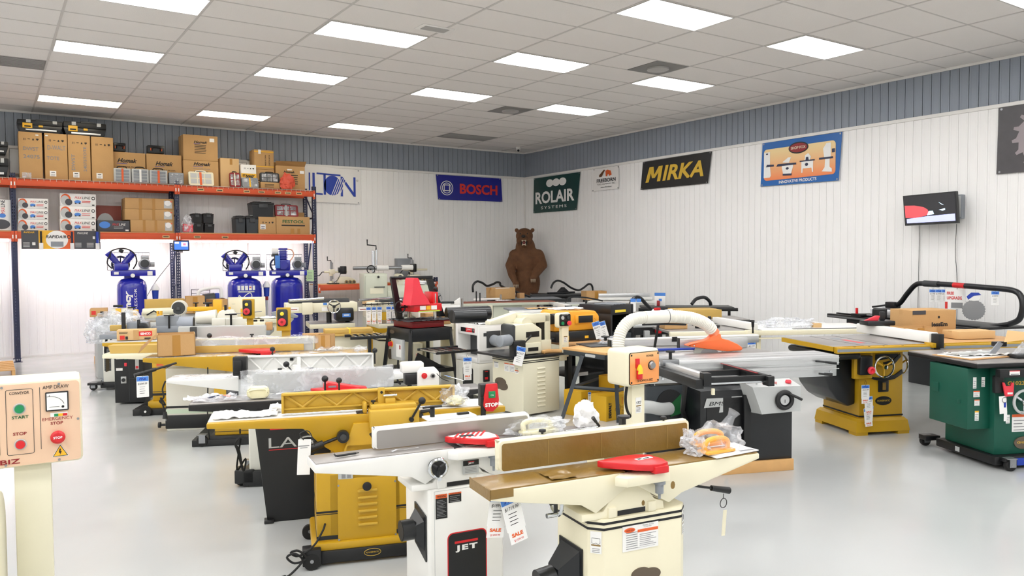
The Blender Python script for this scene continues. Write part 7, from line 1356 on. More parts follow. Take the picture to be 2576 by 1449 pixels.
# things hanging on the pipe and cartons before it
for k, px in enumerate((2347, 2362, 2378, 2504)):
    q = FW.y(px, 722 if k < 3 else 726, yq-.04); qw = FW.w(q)
    tag(Fr(qw.x, qw.y, -62, qw.z), ['first price tag from the left on the overarm pipe', 'second price tag from the left on the overarm pipe', 'third price tag from the left on the overarm pipe', 'single price tag near the right end of the overarm pipe'][k], 0, .085, .17, False, '$', 0, .03, txt=['1799', '1999', '2199', '3899'][k], group='price tags on the overarm pipe')
q = FW.w(FW.y(2400, 728, yq-.05))
t2 = thing('hanging_sign', 'white sign reading FREE UPGRADE in red under the overarm pipe', 'sign', Fr(q.x, q.y, -62, q.z)); build('sheet', PAPER, [box((-.1, 0, -.25), (.12, .002, 0)), X(INKR, text('FREE', (-.08, -.002, -.07), (1, 0, 0), (0, 0, 1), .08, .04, .03), text('UPGRADE', (-.08, -.002, -.13), (1, 0, 0), (0, 0, 1), .17, .04, .03), box((-.1, -.002, -.25), (-.07, 0, -.16))), X(INKG, box((-.03, -.002, -.24), (.1, 0, -.17)))], t2, smooth=False)
q = FW.w(FW.y(2450, 740, yq-.05))
t2 = thing('circular_saw_blade', 'steel circular blade with a blue and white cap picture under the overarm pipe', 'saw blade', Fr(q.x, q.y, -62, q.z)); build('blade', STEEL, [prism('y', [(.0+.13*(1 if a % 2 else .93)*math.cos(2*PI*a/48), -.2+.13*(1 if a % 2 else .93)*math.sin(2*PI*a/48)) for a in range(48)], .0, .004)], t2, smooth=False); build('cap_picture', PAPER, [prism('y', ell(.0, -.04, .07, .045), -.004, -.001), X(BLUEINK, prism('y', [(-.08, -.03), (-.03, .02), (.05, .02), (.08, -.01), (.0, -.02), (-.06, -.07)], -.006, -.004))], t2, smooth=False)
q = W0.z(2420, 830, .835)
a = FY.w((1.10, .55, 0)); carton('brown carton lettered JessEm on the mustard saw extension', a.x+.03, a.x+.54, .862, 1.12, y=a.y-.05, d=.36, rot=-24, tape=False, deco=[('t', INK, 'JessEm', .42, .3, .38, .22, .04), ('e', INK, .6, .72, .02, .05), ('r', GRY, 0, .84, .3, 1.0)])
a = FY.w((.93, .42, 0)); obox(Fr(a.x, a.y, -30, .862), 'open low brown carton in front of the JessEm one', .34, .24, .11)
a = FY.w((1.42, .25, 0)); carton('flat brown carton at the right edge beside the JessEm one', a.x-.2, a.x+.22, .862, .94, y=a.y-.1, d=.22, rot=-24, tape=False, m=CARDL)
# ================================================================ middle of the room
# cream moulder on its octagonal cabinet
FM1 = Fr(4.69, 6.82, 4)
t = thing('planer_moulder', 'cream planer moulder on a cabinet with a black double stripe and louvres', 'planer', FM1)
build('cabinet', CREAM2, [prism('z', [(0, 0), (.50, 0), (.52, .02), (.52, .5), (.5, .55), (0, .55)], .02, .615, .006), X(CREAM2, [prism('x', rrect(-.0, .0, 0, 0, 0)[0:0] or [(0, 0), (.01, 0), (.01, .01)], .1, .1001)])], t)
build('stripe', BLACK, [prism('z', [(-.002, -.002), (.502, -.002), (.522, .018), (.522, .5), (.5, .552), (-.002, .552)], z_, z_+.009) for z_ in (.572, .59)], t)
build('louvres', CREAM2, [prism('x', [(a, b_) for a, b_ in ((-.012, .50-.045*k), (.0, .515-.045*k), (.0, .485-.045*k))], .19, .30) for k in range(10)], t)
build('cloud_badge', BADGE, [prism('x', [(a, b_) for a, b_ in ell(.40, .33, .10, .05)], -.006, .0), prism('x', ell(.36, .29, .09, .045), -.007, .0), prism('x', ell(.44, .29, .07, .04), -.006, .0)], t)
for (y0_, y1_, z0_, z1_, hd) in ((.44, .52, .48, .545, None), (.25, .33, .46, .55, INKO), (.15, .24, .46, .55, INKO), (.08, .14, .455, .49, INKO)):
    build('label', PAPER, [box((-.0012, y0_, z0_), (0, y1_, z1_)), X(hd or INKG, box((-.002, y0_, z1_-.01), (-.001, y1_, z1_))), X(INKG, [box((-.002, y0_+.01, z0_+.01+k*.014), (-.001, y1_-.01, z0_+.014+k*.014)) for k in range(4)])], t, smooth=False)
build('table_top', SATIN, [prism('z', [(-.12, .02), (.62, -.05), (.62, .62), (-.12, .7)], .625, .65, .004)], t)
build('frame', CREAM2, [box((.10, .10, .65), (.48, .14, .79), .006), box((.42, .14, .65), (.50, .22, 1.06), .006), box((.30, .22, .65), (.34, .26, 1.06), .004), box((.1, .14, .98), (.5, .24, 1.08), .01), prism('y', [(-.25, 1.02), (.1, 1.1), (.5, 1.06), (.5, 1.0), (-.25, .98)], .24, .34, .006), X(BLACK, box((.34, .15, .68), (.42, .2, 1.0)))], t)
build('head', CREAM2, [prism('y', [(-.08, .76), (.30, .76), (.30, .92), (.18, .99), (-.06, .98)], .05, .26, .012), box((-.05, .04, .66), (.28, .1, .78), .008), X(BLACK, box((.08, .045, .84), (.26, .05, .90)), box((.1, .038, .69), (.24, .04, .73)))], t)
build('belt_cover', DGREY, [box((-.12, .04, .78), (-.06, .25, .99), .03)], t)
build('motor', MGREY, [cyl((-.30, .02, .83), (-.14, .05, .83), .06, bev=.012), X(BLACK, box((-.14, -.02, .66), (.02, .06, .82), .006))], t)
build('dust_tube', SATIN, [cyl((-.40, .75, 1.05), (.0, .7, 1.04), .075, .075), X(BLACK, cyl((-.402, .75, 1.05), (-.398, .75, 1.05), .065))], t)
lever(t, (.02, .0, .79), (.1, -.02, .87), .007, .4, .012, 'head_lever'); build('coils', CREAM2, [cyl((.13, .1, .98), (.13, .24, .98), .07)], t)
for k, (x_, y_) in enumerate(((.38, -.0),)):
    build('wooden_grip', WOOD, [prism('z', [(.28, -.02), (.30, .06), (.42, .12), (.55, .06), (.57, -.02), (.50, -.03), (.44, .03), (.34, .03)], .653, .685, .006)], t)
build('switch_post', CREAM, [box((.52, -.03, .60), (.62, .02, .95), .006), box((.50, -.02, .56), (.6, .0, .66), .004)], t)
sb = build('switch_head', CREAM, [box((.45, -.05, .925), (.64, .03, 1.09), .03, seg=4)], t)
build('switch_face', BLACK, [prism('y', rrect(.465, .625, .945, 1.075, .02), -.055, -.049), X(LGREY, cyl((.505, -.065, 1.035), (.505, -.055, 1.035), .02), box((.5, -.057, 1.065), (.59, -.055, 1.07))), X(CHAR, cyl((.585, -.065, 1.035), (.585, -.055, 1.035), .016)), X(BTNGRN, cyl((.505, -.066, .975), (.505, -.055, .975), .019))], sb)
build('stop_button', PINKRED, [lathe([(.015, 0), (.016, -.015), (.027, -.02), (.024, -.035), (0, -.04)], (.585, -.055, .975), 'y')], sb); sticker(t, .545, .595, .76, .83, -.031, PAPER, WAXP, 3, 'label')
q = FM1.w((-.05, -.05, 0)); tag(Fr(q.x, q.y, -25, .79), 'price tag reading $2502 hanging from the lever of the cream moulder', 0, .10, .20, False, '$', 14, .03, txt='2502')

# white moulder with the small red and black badge
FM2 = Fr(4.817, 7.927, 0)
t = thing('planer_moulder', 'white planer moulder with a dark logo panel and roller table', 'planer', FM2)
build('cabinet', OFFW, [box((0, 0, .05), (.45, .56, .44), .012)], t)
build('housing', WHITE, [box((0, 0, .44), (.4, .05, .89), .006), box((0, .50, .44), (.4, .56, .89), .006), box((0, .05, .77), (.4, .5, .89), .006), box((0, .05, .44), (.4, .5, .50), .006), box((.0, .0, .88), (.45, .56, .90), .006), X(DGREY, box((.18, .05, .5), (.3, .5, .77)))], t)
build('end_panel', WHITE, [box((0, -.006, .47), (.42, 0, .87), .004), X(DGREY, box((.1, -.012, .62), (.3, -.006, .82), .004), box((.06, -.009, .76), (.12, -.006, .80))), X(MGREY, cyl((.2, -.16, .70), (.2, -.01, .71), .065))], t)
build('badge', RED, [box((-.004, .1, .80), (0, .30, .85)), X(BLACK, box((-.005, .1, .80), (-.003, .15, .85)), box((-.005, .3, .80), (-.003, .42, .85))), X(PAPER, text('JPM 13', (-.006, .28, .81), (0, -1, 0), (0, 0, 1), .17, .03, .03))], t, smooth=False)
build('logo_panel', BLACK, [prism('x', rrect(.14, .38, .0, .37, .03), -.004, 0), X(REDD, box((-.005, .17, .32), (-.003, .35, .335))), X(PAPER, text('JET', (-.006, .35, .27), (0, -1, 0), (0, 0, 1), .18, .045, .06))], t, smooth=False)
build('switch', BLACK, [box((.05, -.03, .22), (.13, 0, .36), .006), X(RED, box((.06, -.035, .25), (.1, -.03, .28)), box((.06, -.035, .34), (.1, -.03, .35)))], t)
build('roller_table', CHROME, [cyl((-.12-.10*k, .06, .60), (-.12-.10*k, .5, .60), .014) for k in range(5)]+[X(BLACK, box((-.55, .03, .585), (.0, .055, .612), .003), box((-.55, .5, .585), (.0, .525, .612), .003))], t)
build('knob', BLACK, [cyl((.05, .1+.2*k, .90), (.05, .1+.2*k, .93), .014) for k in range(3)], t); build('top_sheet', PAPER, [sheet(.02, .4, .0, .5, .902, .02, 18, seed=8)], t)
q = FM2.w((-.16, .0, 0)); tag(Fr(q.x, q.y, -30, .56), 'price tag hanging from the roller table of the white moulder', 0, .10, .20, True, '$', 0, .03, txt='2171')
solo('dust_tube', 'black round dust tube lying behind the white moulder', 'tube', SATIN, [cyl((-.35, .0, 0), (.25, -.05, 0), .085), X(BLACK, cyl((-.352, .0, 0), (-.348, 0, 0), .072))], Fr(5.35, 9.0, -10, .96))
solo('tube_stand', 'grey machine frame under the black dust tube', 'stand', CREAM2, [box((-.2, -.1, 0), (.25, .15, .874), .01), cyl((.3, .05, .0), (.3, .05, 1.05), .03)], Fr(5.35, 9.0, -10, 0))

# black stand with the red edge sander
FS1 = Fr(4.32, 8.72, 2)
t = thing('router_stand', 'splayed black steel stand with a grey switch box carrying the red machine', 'stand', FS1)
def leg(x0_, y0_, x1_, y1_): return [tube([(x0_, y0_, 0), (x1_, y1_, .80)], .03, 4)]
for a, b_ in (((-.07, -.07), (0, 0)), ((-.07, .67), (0, .58)), ((.63, -.07), (.56, 0)), ((.63, .67), (.56, .58))): build('leg', SATIN, leg(a[0], a[1], b_[0], b_[1]), t)
build('apron', SATIN, [box((-.02, -.02, .66), (.58, .01, .82), .004), box((-.02, -.02, .66), (.01, .60, .82), .004), box((-.02, .58, .66), (.58, .60, .82), .004), box((.56, -.02, .66), (.58, .60, .82), .004)], t)
build('lower_shelf', BLACK, [box((-.05, -.05, .28), (.61, .65, .30), .004), prism('y', [(.0, .30), (.5, .30), (.1, .52)], .0, .02), box((-.06, -.06, .26), (-.03, .66, .31)), box((-.06, -.06, .26), (.62, -.03, .31))], t)
sb = build('switch_box', LGREY, [box((-.06, .12, .42), (-.02, .42, .68), .006), X(PAPER, box((-.062, .15, .46), (-.06, .28, .62))), X(REDD, box((-.064, .16, .56), (-.062, .19, .61)))], t); build('rotary_switch', RED, [cyl((-.06, .40, .61), (-.10, .40, .61), .03), X(YEL, cyl((-.064, .40, .61), (-.06, .40, .61), .042))], sb)
cord(t, [(-.05, .25, .42), (-.06, .24, .33), (-.04, .25, .25), (-.06, .26, .17), (-.05, .2, .12)], .012); build('oval_badge', BADGE, [prism('x', ell(.46, .76, .06, .025), -.025, -.02)], t)
t = thing('edge_sander', 'bright red machine with a pink-red plastic cover on the black stand', 'sander', Fr(4.32, 8.72, 2, .825))
build('base', REDD, [box((.04, .04, 0), (.5, .54, .07), .006), box((.0, .0, .07), (.56, .58, .085), .003)], t); build('table_sheet', DGREY, [sheet(-.1, .6, -.06, .5, .087, .02, 22, seed=4)], t)
build('head', RED, [box((.06, .02, .20), (.46, .46, .30), .012), box((.36, .08, .3), (.44, .3, .44), .008), X(PAPER, box((.14, .014, .225), (.22, .02, .275)), box((.3, .014, .225), (.38, .02, .275))), X(YEL, box((.23, .014, .225), (.29, .02, .275))), X(mat('lime_strip', 'BFD04A', .5), box((.12, .01, .20), (.42, .02, .215)))], t)
build('column', CHROME, [cyl((.40, .1, .09), (.40, .1, .42), .022), cyl((.1, .4, .09), (.1, .4, .2), .02)], t); build('handwheel', BLACK, [sph((.42, .12, .48), .028), ring((-.04, .2, .26), .07, .01, 'y'), cyl((-.04, .2, .26), (.06, .2, .26), .012)], t)
build('cover', PINKRED, [skinny([[(.0+a*.9, .1-b_*.12, z_) for a, b_ in ((x0_, 1), (x1_, .8), (x1_, -1), (x0_, -.8))] for x0_, x1_, z_ in ((-.02, .31, .29), (.0, .28, .35), (.02, .2, .44), (.03, .155, .54), (.035, .14, .60), (.05, .12, .625))])], t)
build('back_panel', SATIN, [skinny([[(.0, .35, .1), (.08, .35, .1), (-.02, .35, .62), (-.08, .35, .62)], [(.0, .4, .1), (.08, .4, .1), (-.02, .4, .62), (-.08, .4, .62)]]), skinny([[(.60, .35, .1), (.70, .35, .1), (.52, .35, .60), (.44, .35, .60)], [(.60, .4, .1), (.70, .4, .1), (.52, .4, .60), (.44, .4, .60)]]), box((-.08, .35, .60), (.52, .4, .64), .004)], t)

# two open-ended drum planers
def wide_planer(fr, lab, zc=.62, tags=0, motor=True, w_=.5, num=None):
    t = thing('drum_planer', lab, 'planer', fr, 'cream drum planers')
    build('cabinet', CREAM2, [prism('z', oct_(0, w_, 0, .5, .10), .02, zc-.02, .006), X(BLACK, prism('z', oct_(-.004, w_+.004, -.004, .504, .101), zc-.045, zc-.03))], t)
    build('cabinet_top', CREAM2, [prism('z', oct_(-.02, w_+.02, -.02, .52, .10), zc-.02, zc+.02, .006), prism('y', [(.08, zc+.02), (.3, zc+.02), (.24, zc+.10), (.18, zc+.10)], .0, .2, .006)], t)
    build('bed', CREAM2, [box((-.05, -.1, .76), (w_+.05, .5, .82), .006), X(STEEL, box((-.04, -.09, .82), (w_+.04, .49, .825)))], t)
    build('column', CHROME if num else BLACK, [cyl((w_*.45, .1, .82), (w_*.45, .1, 1.0), .035), cyl((w_*.95, .1, .82), (w_*.95, .1, 1.0), .03)], t)
    build('head', CREAM2, [box((-.35 if motor else -.1, .0, .97), (w_+.1, .35, 1.10), .012), box((-.14, -.04, .95), (.0, .0, 1.11), .01), X(PAPER, box((-.3, -.003, 1.0), (-.18, 0, 1.05)), box((.12, -.003, .99), (.2, 0, 1.04))), X(BLUE2, box((.14, -.004, 1.07), (.19, -.002, 1.1))), X(REDD, box((-.28, -.004, 1.015), (-.2, -.003, 1.025)))], t)
    build('dust_hood', BLACK, [prism('x', [(.02, 1.10), (.3, 1.10), (.25, 1.15), (.08, 1.15)], -.3 if motor else .0, w_, .01), X(CHROME, cyl((-.3, .0, 1.14), (w_*.3, .0, 1.16), .018))], t)
    handwheel(t, (w_*.55, -.06, 1.05), .085, 'y', CHROME, BLACK, .008, 3)
    if motor: build('motor', SATIN, [box((w_*.62, -.02, .84), (w_*1.1, .3, 1.03), .03), X(BLUE2, box((w_*.78, -.024, .90), (w_*1.0, -.02, .95))), X(PAPER, box((w_*.82, -.026, .92), (w_*.96, -.022, .935)))], t)
    build('lift_eye', CREAM2, [ring((x_, .1, 1.12), .018, .006, 'y') for x_ in (.02, w_*.9)], t)
    if num: build('lettering', INK, [text(num, (.12, -.003, .975), (1, 0, 0), (0, 0, 1), .16, .045, .02)], t, smooth=False)
    return t
FQ = Fr(3.62, 10.25, -14)
wide_planer(FQ, 'cream drum planer with a chrome handwheel and black motor, left of the two', .60)
unit('outfeed_roller', 'grey roller table beside the left drum planer', 'roller table', Fr(3.75, 9.2, -10, .70), [('frame', BLACK, [box((-.05, -.14, 0), (.42, -.11, .035), .003), box((-.05, .2, 0), (.42, .23, .035), .003)]), ('roller', CHROME, [cyl((.02+.085*k, -.12, .03), (.02+.085*k, .21, .03), .014) for k in range(5)]), ('leg', BLACK, [box((.2, .0, -.70), (.24, .04, 0))])])
a = FQ.w((.12, -.35, 0)); 
unit('wrapped_cartons', 'two flat mustard cartons strapped together in front of the left drum planer', 'box', Fr(3.80, 9.62, -14, .74), [('carton', CARDP, [box((-.24, -.12, 0), (.06, .12, .055), .006), box((.07, -.12, 0), (.36, .12, .055), .006), box((-.28, -.14, -.03), (.4, .14, -.002), .004)]), ('strap', YGLOW, [box((.055, -.122, .0), (.075, .122, .057))])])
solo('carton_stand', 'cream machine body under the strapped mustard cartons', 'stand', CREAM2, [box((-.2, -.1, 0), (.3, .12, .706), .01)], Fr(3.80, 9.64, -14))
a = Fr(3.42, 9.75, -14); carton('small brown carton left of the strapped mustard cartons', 3.30, 3.52, .66, .745, y=9.60, d=.2, tape=False, rot=-14)
solo('carton_stand', 'low cream machine top under the small brown carton', 'stand', CREAM2, [box((-.16, -.14, 0), (.16, .16, .655), .01)], Fr(3.41, 9.72, -14))
FQ2 = Fr(4.38, 9.75, -8)
t = wide_planer(FQ2, 'cream drum planer with chrome columns and a row of price tags, right of the two', .62, motor=False, num='W1862', w_=.46)
build('cloud_badge', BADGE, [prism('y', ell(.13, .44, .045, .03), -.006, 0), prism('y', ell(.10, .40, .04, .035), -.007, 0), prism('y', ell(.16, .39, .045, .035), -.006, 0), prism('y', ell(.13, .36, .03, .03), -.007, 0)], t)
build('control_panel', CREAM2, [box((.46, .02, .2), (.60, .3, .52), .01), X(PINKRED, cyl((.53, .0, .36), (.53, .02, .36), .025)), X(BTNGRN, cyl((.55, .01, .44), (.55, .02, .44), .015))], t)
for k in range(5):
    q = FQ2.w((-.18+k*.075+(.05 if k > 2 else 0), -.06, 0)); tag(Fr(q.x, q.y, -20, 1.07), 'price tag on the drum planer rod, number %s from the left' % ['one', 'two', 'three', 'four', 'five'][k], 0, .062, .17, k < 4, '$', 0, .02, txt='3899', group='row of price tags on the drum planer')
solo('hanging_rod', 'black rod with rings holding the row of price tags', 'rod', BLACK, [cyl((-.26, -.055, 1.085), (.22, -.055, 1.09), .008)]+[ring((-.22+k*.08, -.055, 1.085), .016, .003, 'x', 14, 5) for k in range(5)], FQ2)
q = Fr(4.55, 10.0, -12); carton('long flat brown carton on the machine behind the price tags', 4.6, 5.1, 1.0, 1.07, y=10.55, d=.4, m=CARDL, rot=-12); solo('carton_stand', 'mustard machine body under the long flat brown carton', 'stand', GOLD, [box((-.2, -.1, 0), (.22, .25, .995), .01)], Fr(4.85, 10.7, -12))
q = Fr(5.15, 9.6, -5); carton('square brown carton between the red machine and the white moulder', 5.02, 5.36, .78, .93, y=9.55, d=.3, rot=-4); solo('carton_stand', 'cream bench carrying the square brown carton', 'bench', CREAM2, [box((-.14, -.1, .70), (.35, .3, .775), .006), box((-.13, -.08, 0), (-.06, .28, .70), .006), box((.2, -.08, 0), (.3, .28, .70), .006), box((-.1, -.09, .58), (.2, -.05, .66)), X(RED, box((-.06, -.095, .60), (.1, -.09, .64)))], Fr(5.15, 9.65, -5))
# white drum sander body further right
FQ3 = Fr(5.55, 10.3, -12)
t = thing('drum_planer', 'white planer with a rolling top bar behind the square brown carton', 'planer', FQ3, 'cream drum planers')
build('body', WHITE, [box((-.3, 0, .82), (.35, .4, 1.0), .012), prism('y', [(.2, 1.0), (.35, 1.0), (.35, 1.1)], .0, .04, .004), box((-.25, .05, 0), (.3, .35, .82), .01)], t); build('bar', SATIN, [cyl((-.3, .0, 1.04), (.25, .0, 1.03), .018)], t); handwheel(t, (.05, .3, 1.08), .10, 'y', STEEL, BLACK, .01, 3); build('top_rod', CHROME, [cyl((.4, .1, .9), (.4, .1, 1.08), .03)], t)

# yellow portable planer on the wooden bench
FBn = Fr(5.28, 6.12, 4)
t = thing('work_bench', 'steel-legged bench with a pale wooden top beside the black tool cabinet', 'bench', FBn)
build('top', WOOD, [box((-.10, -.05, .70), (.62, .62, .725), .003)], t)
for x0_, y0_, x1_, y1_ in ((-.42, .28, -.1, .30), (.05, -.08, .05, -.03)): build('leg', CHAR, [tube([(x0_, y0_, 0), (x1_, y1_, .66)], .028, 4)], t)
for x0_, y0_, x1_, y1_ in ((.65, -.05, .58, .0), (.6, .65, .56, .6)): build('leg', CHAR, [tube([(x0_, y0_, 0), (x1_, y1_, .66)], .028, 4)], t)
build('apron', CHAR, [box((-.1, -.04, .65), (.6, -.015, .70), .003), box((-.1, -.04, .65), (-.075, .6, .70), .003)], t); build('stretcher', CHAR, [tube([(-.25, .29, .35), (.05, -.06, .33)], .02, 4), tube([(.05, -.06, .33), (.62, .0, .33)], .02, 4), tube([(-.25, .29, .35), (.55, .6, .35)], .018, 4)], t)
build('name_plate', LGREY, [prism('x', rrect(.1, .25, .66, .69, .012), -.105, -.101)], t)
t = thing('side_bench', 'second wooden bench top under the yellow planer', 'bench', Fr(5.4, 7.2, 4)); build('top', WOOD2, [box((-.03, -.25, .70), (.66, .45, .73), .003)], t)
for x_, y_ in ((.0, -.22), (.62, -.22), (.0, .4), (.62, .4)): build('leg', BLACK, [box((x_-.03, y_-.03, 0), (x_+.03, y_+.03, .70), .003)], t)
build('shelf', BLACK, [box((.0, -.22, .34), (.62, .4, .36), .003), X(LGREY, box((.1, -.225, .34), (.3, -.222, .38)))], t)
t = thing('portable_planer', 'yellow and black portable planer with a black dust port', 'planer', Fr(5.62, 7.25, -4, .731))
build('body', YELB, [prism('y', [(-.30, .12), (-.30, .30), (-.25, .36), (.28, .34), (.33, .28), (.33, .12)], -.17, .17, .02), box((-.02, -.19, .20), (.26, -.16, .30), .01)], t); build('base', SATIN, [box((-.30, -.2, 0), (.33, .2, .12), .015), box((-.42, -.18, .03), (.45, .18, .05), .004)], t)
build('dust_port', BLACK, [cyl((-.36, -.19, .27), (-.2, -.12, .27), .06, bev=.006)], t); build('recess', BLACK, [box((.02, -.195, .21), (.22, -.188, .29), .004)], t); build('manual', PAPER, [sheet(-.22, .15, -.12, .12, .36, .012, 14, seed=2), box((-.15, -.1, .365), (.15, .1, .38), .003)], t)
build('label', YEL, [box((-.2, -.205, .02), (-.12, -.2, .07)), X(YEL, box((.1, -.205, .03), (.15, -.2, .06)))], t)
for k in range(2): tag(Fr(5.80+k*.06, 6.98-k*.03, -30, .98), ['price tag tilted on the yellow planer, left one', 'price tag tilted on the yellow planer, right one'][k], 0, .09, .20, False, '$', -16, .03, txt=['699', '799'][k])
solo('plastic_bag', 'silvery bag of parts on the dark sheet of the wooden bench', 'bag', FILM2, [lump((0, 0, 0), (.12, .08, .05), .35, 3.2, 4, 61)], Fr(5.72, 6.62, -10, .74))
solo('dark_sheet', 'dark sheet lying on the wooden bench under the silvery bag', 'sheet', DGREY, [box((-.28, -.16, 0), (.26, .2, .01), .002)], Fr(5.66, 6.6, -12, .727))
# yellow cartons below the bench
def dw(x, y, z, lab, rot=6, w_=.32, h=.26, d=.25):
    t = thing('tool_carton', lab, 'box', Fr(x, y, rot, z), 'yellow tool cartons')
    build('carton', DWY, [box((-w_/2, -d/2, 0), (w_/2, d/2, h), .004)], t)
    build('print', INK, [text('DEWALT', (-w_*.26, -d/2-.002, h*.12), (0, 0, 1), (-1, 0, 0), h*.62, w_*.13, .06), box((-w_*.02, -d/2-.002, h*.25), (w_*.14, -d/2, h*.26)), X(BROWN_INK, tube([(-.03, -d/2-.002, h*.4), (.01, -d/2-.002, h*.72), (.06, -d/2-.002, h*.5), (.03, -d/2-.002, h*.22)], .002, 4, closed=True)), X(BROWN_INK, [box((w_*.22, -d/2-.001, h*(.2+.06*k)), (w_*.42, -d/2, h*(.215+.06*k))) for k in range(6)]), X(RED, box((w_*.25, -d/2-.002, h*.6), (w_*.265, -d/2, h*.88)))], t, smooth=False)
    return t
BROWN_INK = mat('brown_ink', '6B4A12', .6)
dw(5.40, 6.28, 0, 'yellow tool carton on the floor under the bench, front one'); dw(5.32, 6.62, 0, 'yellow tool carton on the floor under the bench, behind the front one', 10, .3, .27); dw(5.72, 6.50, 0, 'yellow tool carton farther back under the bench, lower of two', 4, .34, .2); dw(5.72, 6.50, .202, 'yellow tool carton farther back under the bench, upper of two', 2, .32, .2)
tag(Fr(5.19, 6.33, 0, .30), 'small white tag on the corner of the front yellow carton', 0, .04, .1, False, '', 0, .01, txt='9')
# black tool cabinet
FT = Fr(6.15, 7.10, 10)
t = thing('tool_cabinet', 'tall black open-sided tool cabinet with a yellow label behind the wooden bench', 'cabinet', FT)
build('shell', SATIN, [box((0, 0, 1.0), (.42, .5, 1.12), .006), box((0, 0, .1), (.03, .5, 1.02), .004), box((.38, 0, .05), (.44, .5, 1.12), .01), box((0, .47, .1), (.42, .5, 1.05)), X(BLACK, box((.03, .3, .12), (.38, .46, 1.0)))], t)
build('shelf', CHAR, [box((.02, 0, .70), (.4, .46, .77), .006), box((.02, .0, .30), (.4, .46, .33), .004)], t); build('post', STEEL, [cyl((.02, .01, .1), (.02, .01, 1.0), .010), cyl((.33, .02, .1), (.33, .02, .7), .010)], t); build('label', YGLOW, [box((.08, -.004, 1.03), (.28, 0, 1.06))], t)
build('tray_items', MGREY, [box((.05+.06*k, .02, 1.12), (.08+.06*k, .3, 1.132), .002, ('Y', 12)) for k in range(5)], t); cord(t, [(.36, -.02, .62), (.30, -.04, .58), (.28, -.04, .50), (.33, -.04, .42), (.36, -.02, .48)], .006, 'cord', MGREY); build('wheel', RUBBER, [cyl((.05, .05, .05), (.09, .05, .05), .05)], t); build('wheel', RUBBER, [cyl((.36, .05, .05), (.4, .05, .05), .05)], t)
# ---------------------------------------------------------------- saws and tables along the back of the room
def back_saw(fr, lab, w_=1.3, d=.7, zt=.86, topm=LGREY, railm=BLACK, cabm=CREAM2, fence=None, group='table saws in the back rows'):
    t = thing('table_saw', lab, 'table saw', fr, group)
    build('table_top', topm, [box((-w_/2, -d/2, zt-.03), (w_/2, d/2, zt), .003)], t); build('rail', railm, [box((-w_/2-.05, -d/2-.05, zt-.06), (w_/2+.05, -d/2-.002, zt-.01), .004)], t)
    build('cabinet', cabm, [box((-.3, -.25, 0), (.25, .28, zt-.03), .01)], t); build('leg', BLACK, [box((w_/2-.06, -.05, 0), (w_/2-.02, 0, zt-.03))], t)
    if fence: build('fence', fence, [box((-.05, -d/2-.06, zt+.005), (.03, d/2+.05, zt+.07), .004), X(BLACK, box((-.07, -d/2-.09, zt-.03), (.05, -d/2-.05, zt+.06), .004))], t)
    return t
t = back_saw(Fr(8.15, 12.42, -20), 'long red and pale green table left of the carton by the bear', 1.8, .5, .865, mat('rust_red_top', '8C5040', .5), PG, PG)
build('mitre_jig', CHROME, [cyl((-.1, .0, .87), (-.1, .0, 1.0), .018), box((-.2, -.05, .87), (.1, .05, .90), .006), X(BLACK, cyl((-.55, .1, .87), (-.55, .1, 1.06), .012), cyl((-.48, .1, .87), (-.48, .1, 1.03), .012)), X(WHITE, box((-.6, .1, .9), (-.1, .14, .93)))], t)
def hose(fr, pts, lab, r=.022):
    return solo('dust_hose', lab, 'hose', SATIN, [tube(pts, r, 10, 6)], fr, 'black dust hoses on the back saws')
t = back_saw(Fr(9.2, 13.4, -22), 'grey table saw with a brown carton on it beside the bear', 1.5, .7, .86, MGREY, DGREY, CREAM2)
q0 = Fr(0, 0, 0)
def pts_at(px, y): return [q0.y(a, b_, y) for a, b_ in px]
hose(q0, pts_at([(1190, 735), (1190, 718), (1200, 708), (1214, 712), (1225, 719), (1240, 715), (1250, 710), (1258, 712), (1266, 722)], 13.4)+[Vector((9.4, 13.4, .87))], 'wavy black hose on the saw left of the bear')
a, b_ = q0.y(1243, 748, 13.15), q0.y(1293, 723, 13.15)
carton('brown taped carton with a white sheet on top in front of the bear', a.x, b_.x, .862, b_.z, y=13.1, d=.35, deco=[('r', PAPER, .0, .96, .7, 1.0)])
solo('saw_guard', 'clear anti-kickback guard with a blue top left of the brown carton', 'saw guard', FILM2, [box((8.78, 13.35, .862), (8.92, 13.45, .98), .01), X(BLUE2, box((8.76, 13.34, 1.02), (8.90, 13.38, 1.08), .01)), X(LGREY, box((8.82, 13.35, .98), (8.84, 13.37, 1.03)))])
solo('small_block', 'small orange-brown block left of the brown carton', 'block', WOOD2, [box((9.0, 13.2, .862), (9.12, 13.3, .97), .004)])
t = back_saw(Fr(10.4, 13.75, -30), 'black-topped saw right of the bear with a wavy black hose', 1.2, .6, .90, SATIN, BLACK, DGREY)
hose(q0, pts_at([(1386, 725), (1392, 712), (1403, 706), (1418, 711), (1437, 724), (1455, 730), (1468, 724), (1480, 715), (1488, 717), (1492, 730)], 13.5)+[Vector(q0.y(1492, 742, 13.5))], 'wavy black hose on the saw right of the bear')
solo('saw_guard', 'black dust collection guard at the left end of the wavy hose', 'saw guard', SATIN, [box((10.05, 13.6, .902), (10.75, 13.7, .94), .006), prism('y', [(10.3, .94), (10.6, .94), (10.47, 1.04), (10.42, 1.04)], 13.62, 13.68, .006)])
t = back_saw(Fr(10.35, 11.75, -30), 'saw table with a tall aluminium fence near the right wall', 1.2, .7, .86, LGREY, WHITE, CREAM2)
a, b_ = q0.y(1478, 748, 11.6), q0.y(1576, 735, 11.6); build('fence', ALU, [box((-.45, -.42, .92), (.55, -.38, .99), .004), X(WHITE, box((-.45, -.43, .865), (.6, -.35, .915), .004))], t)
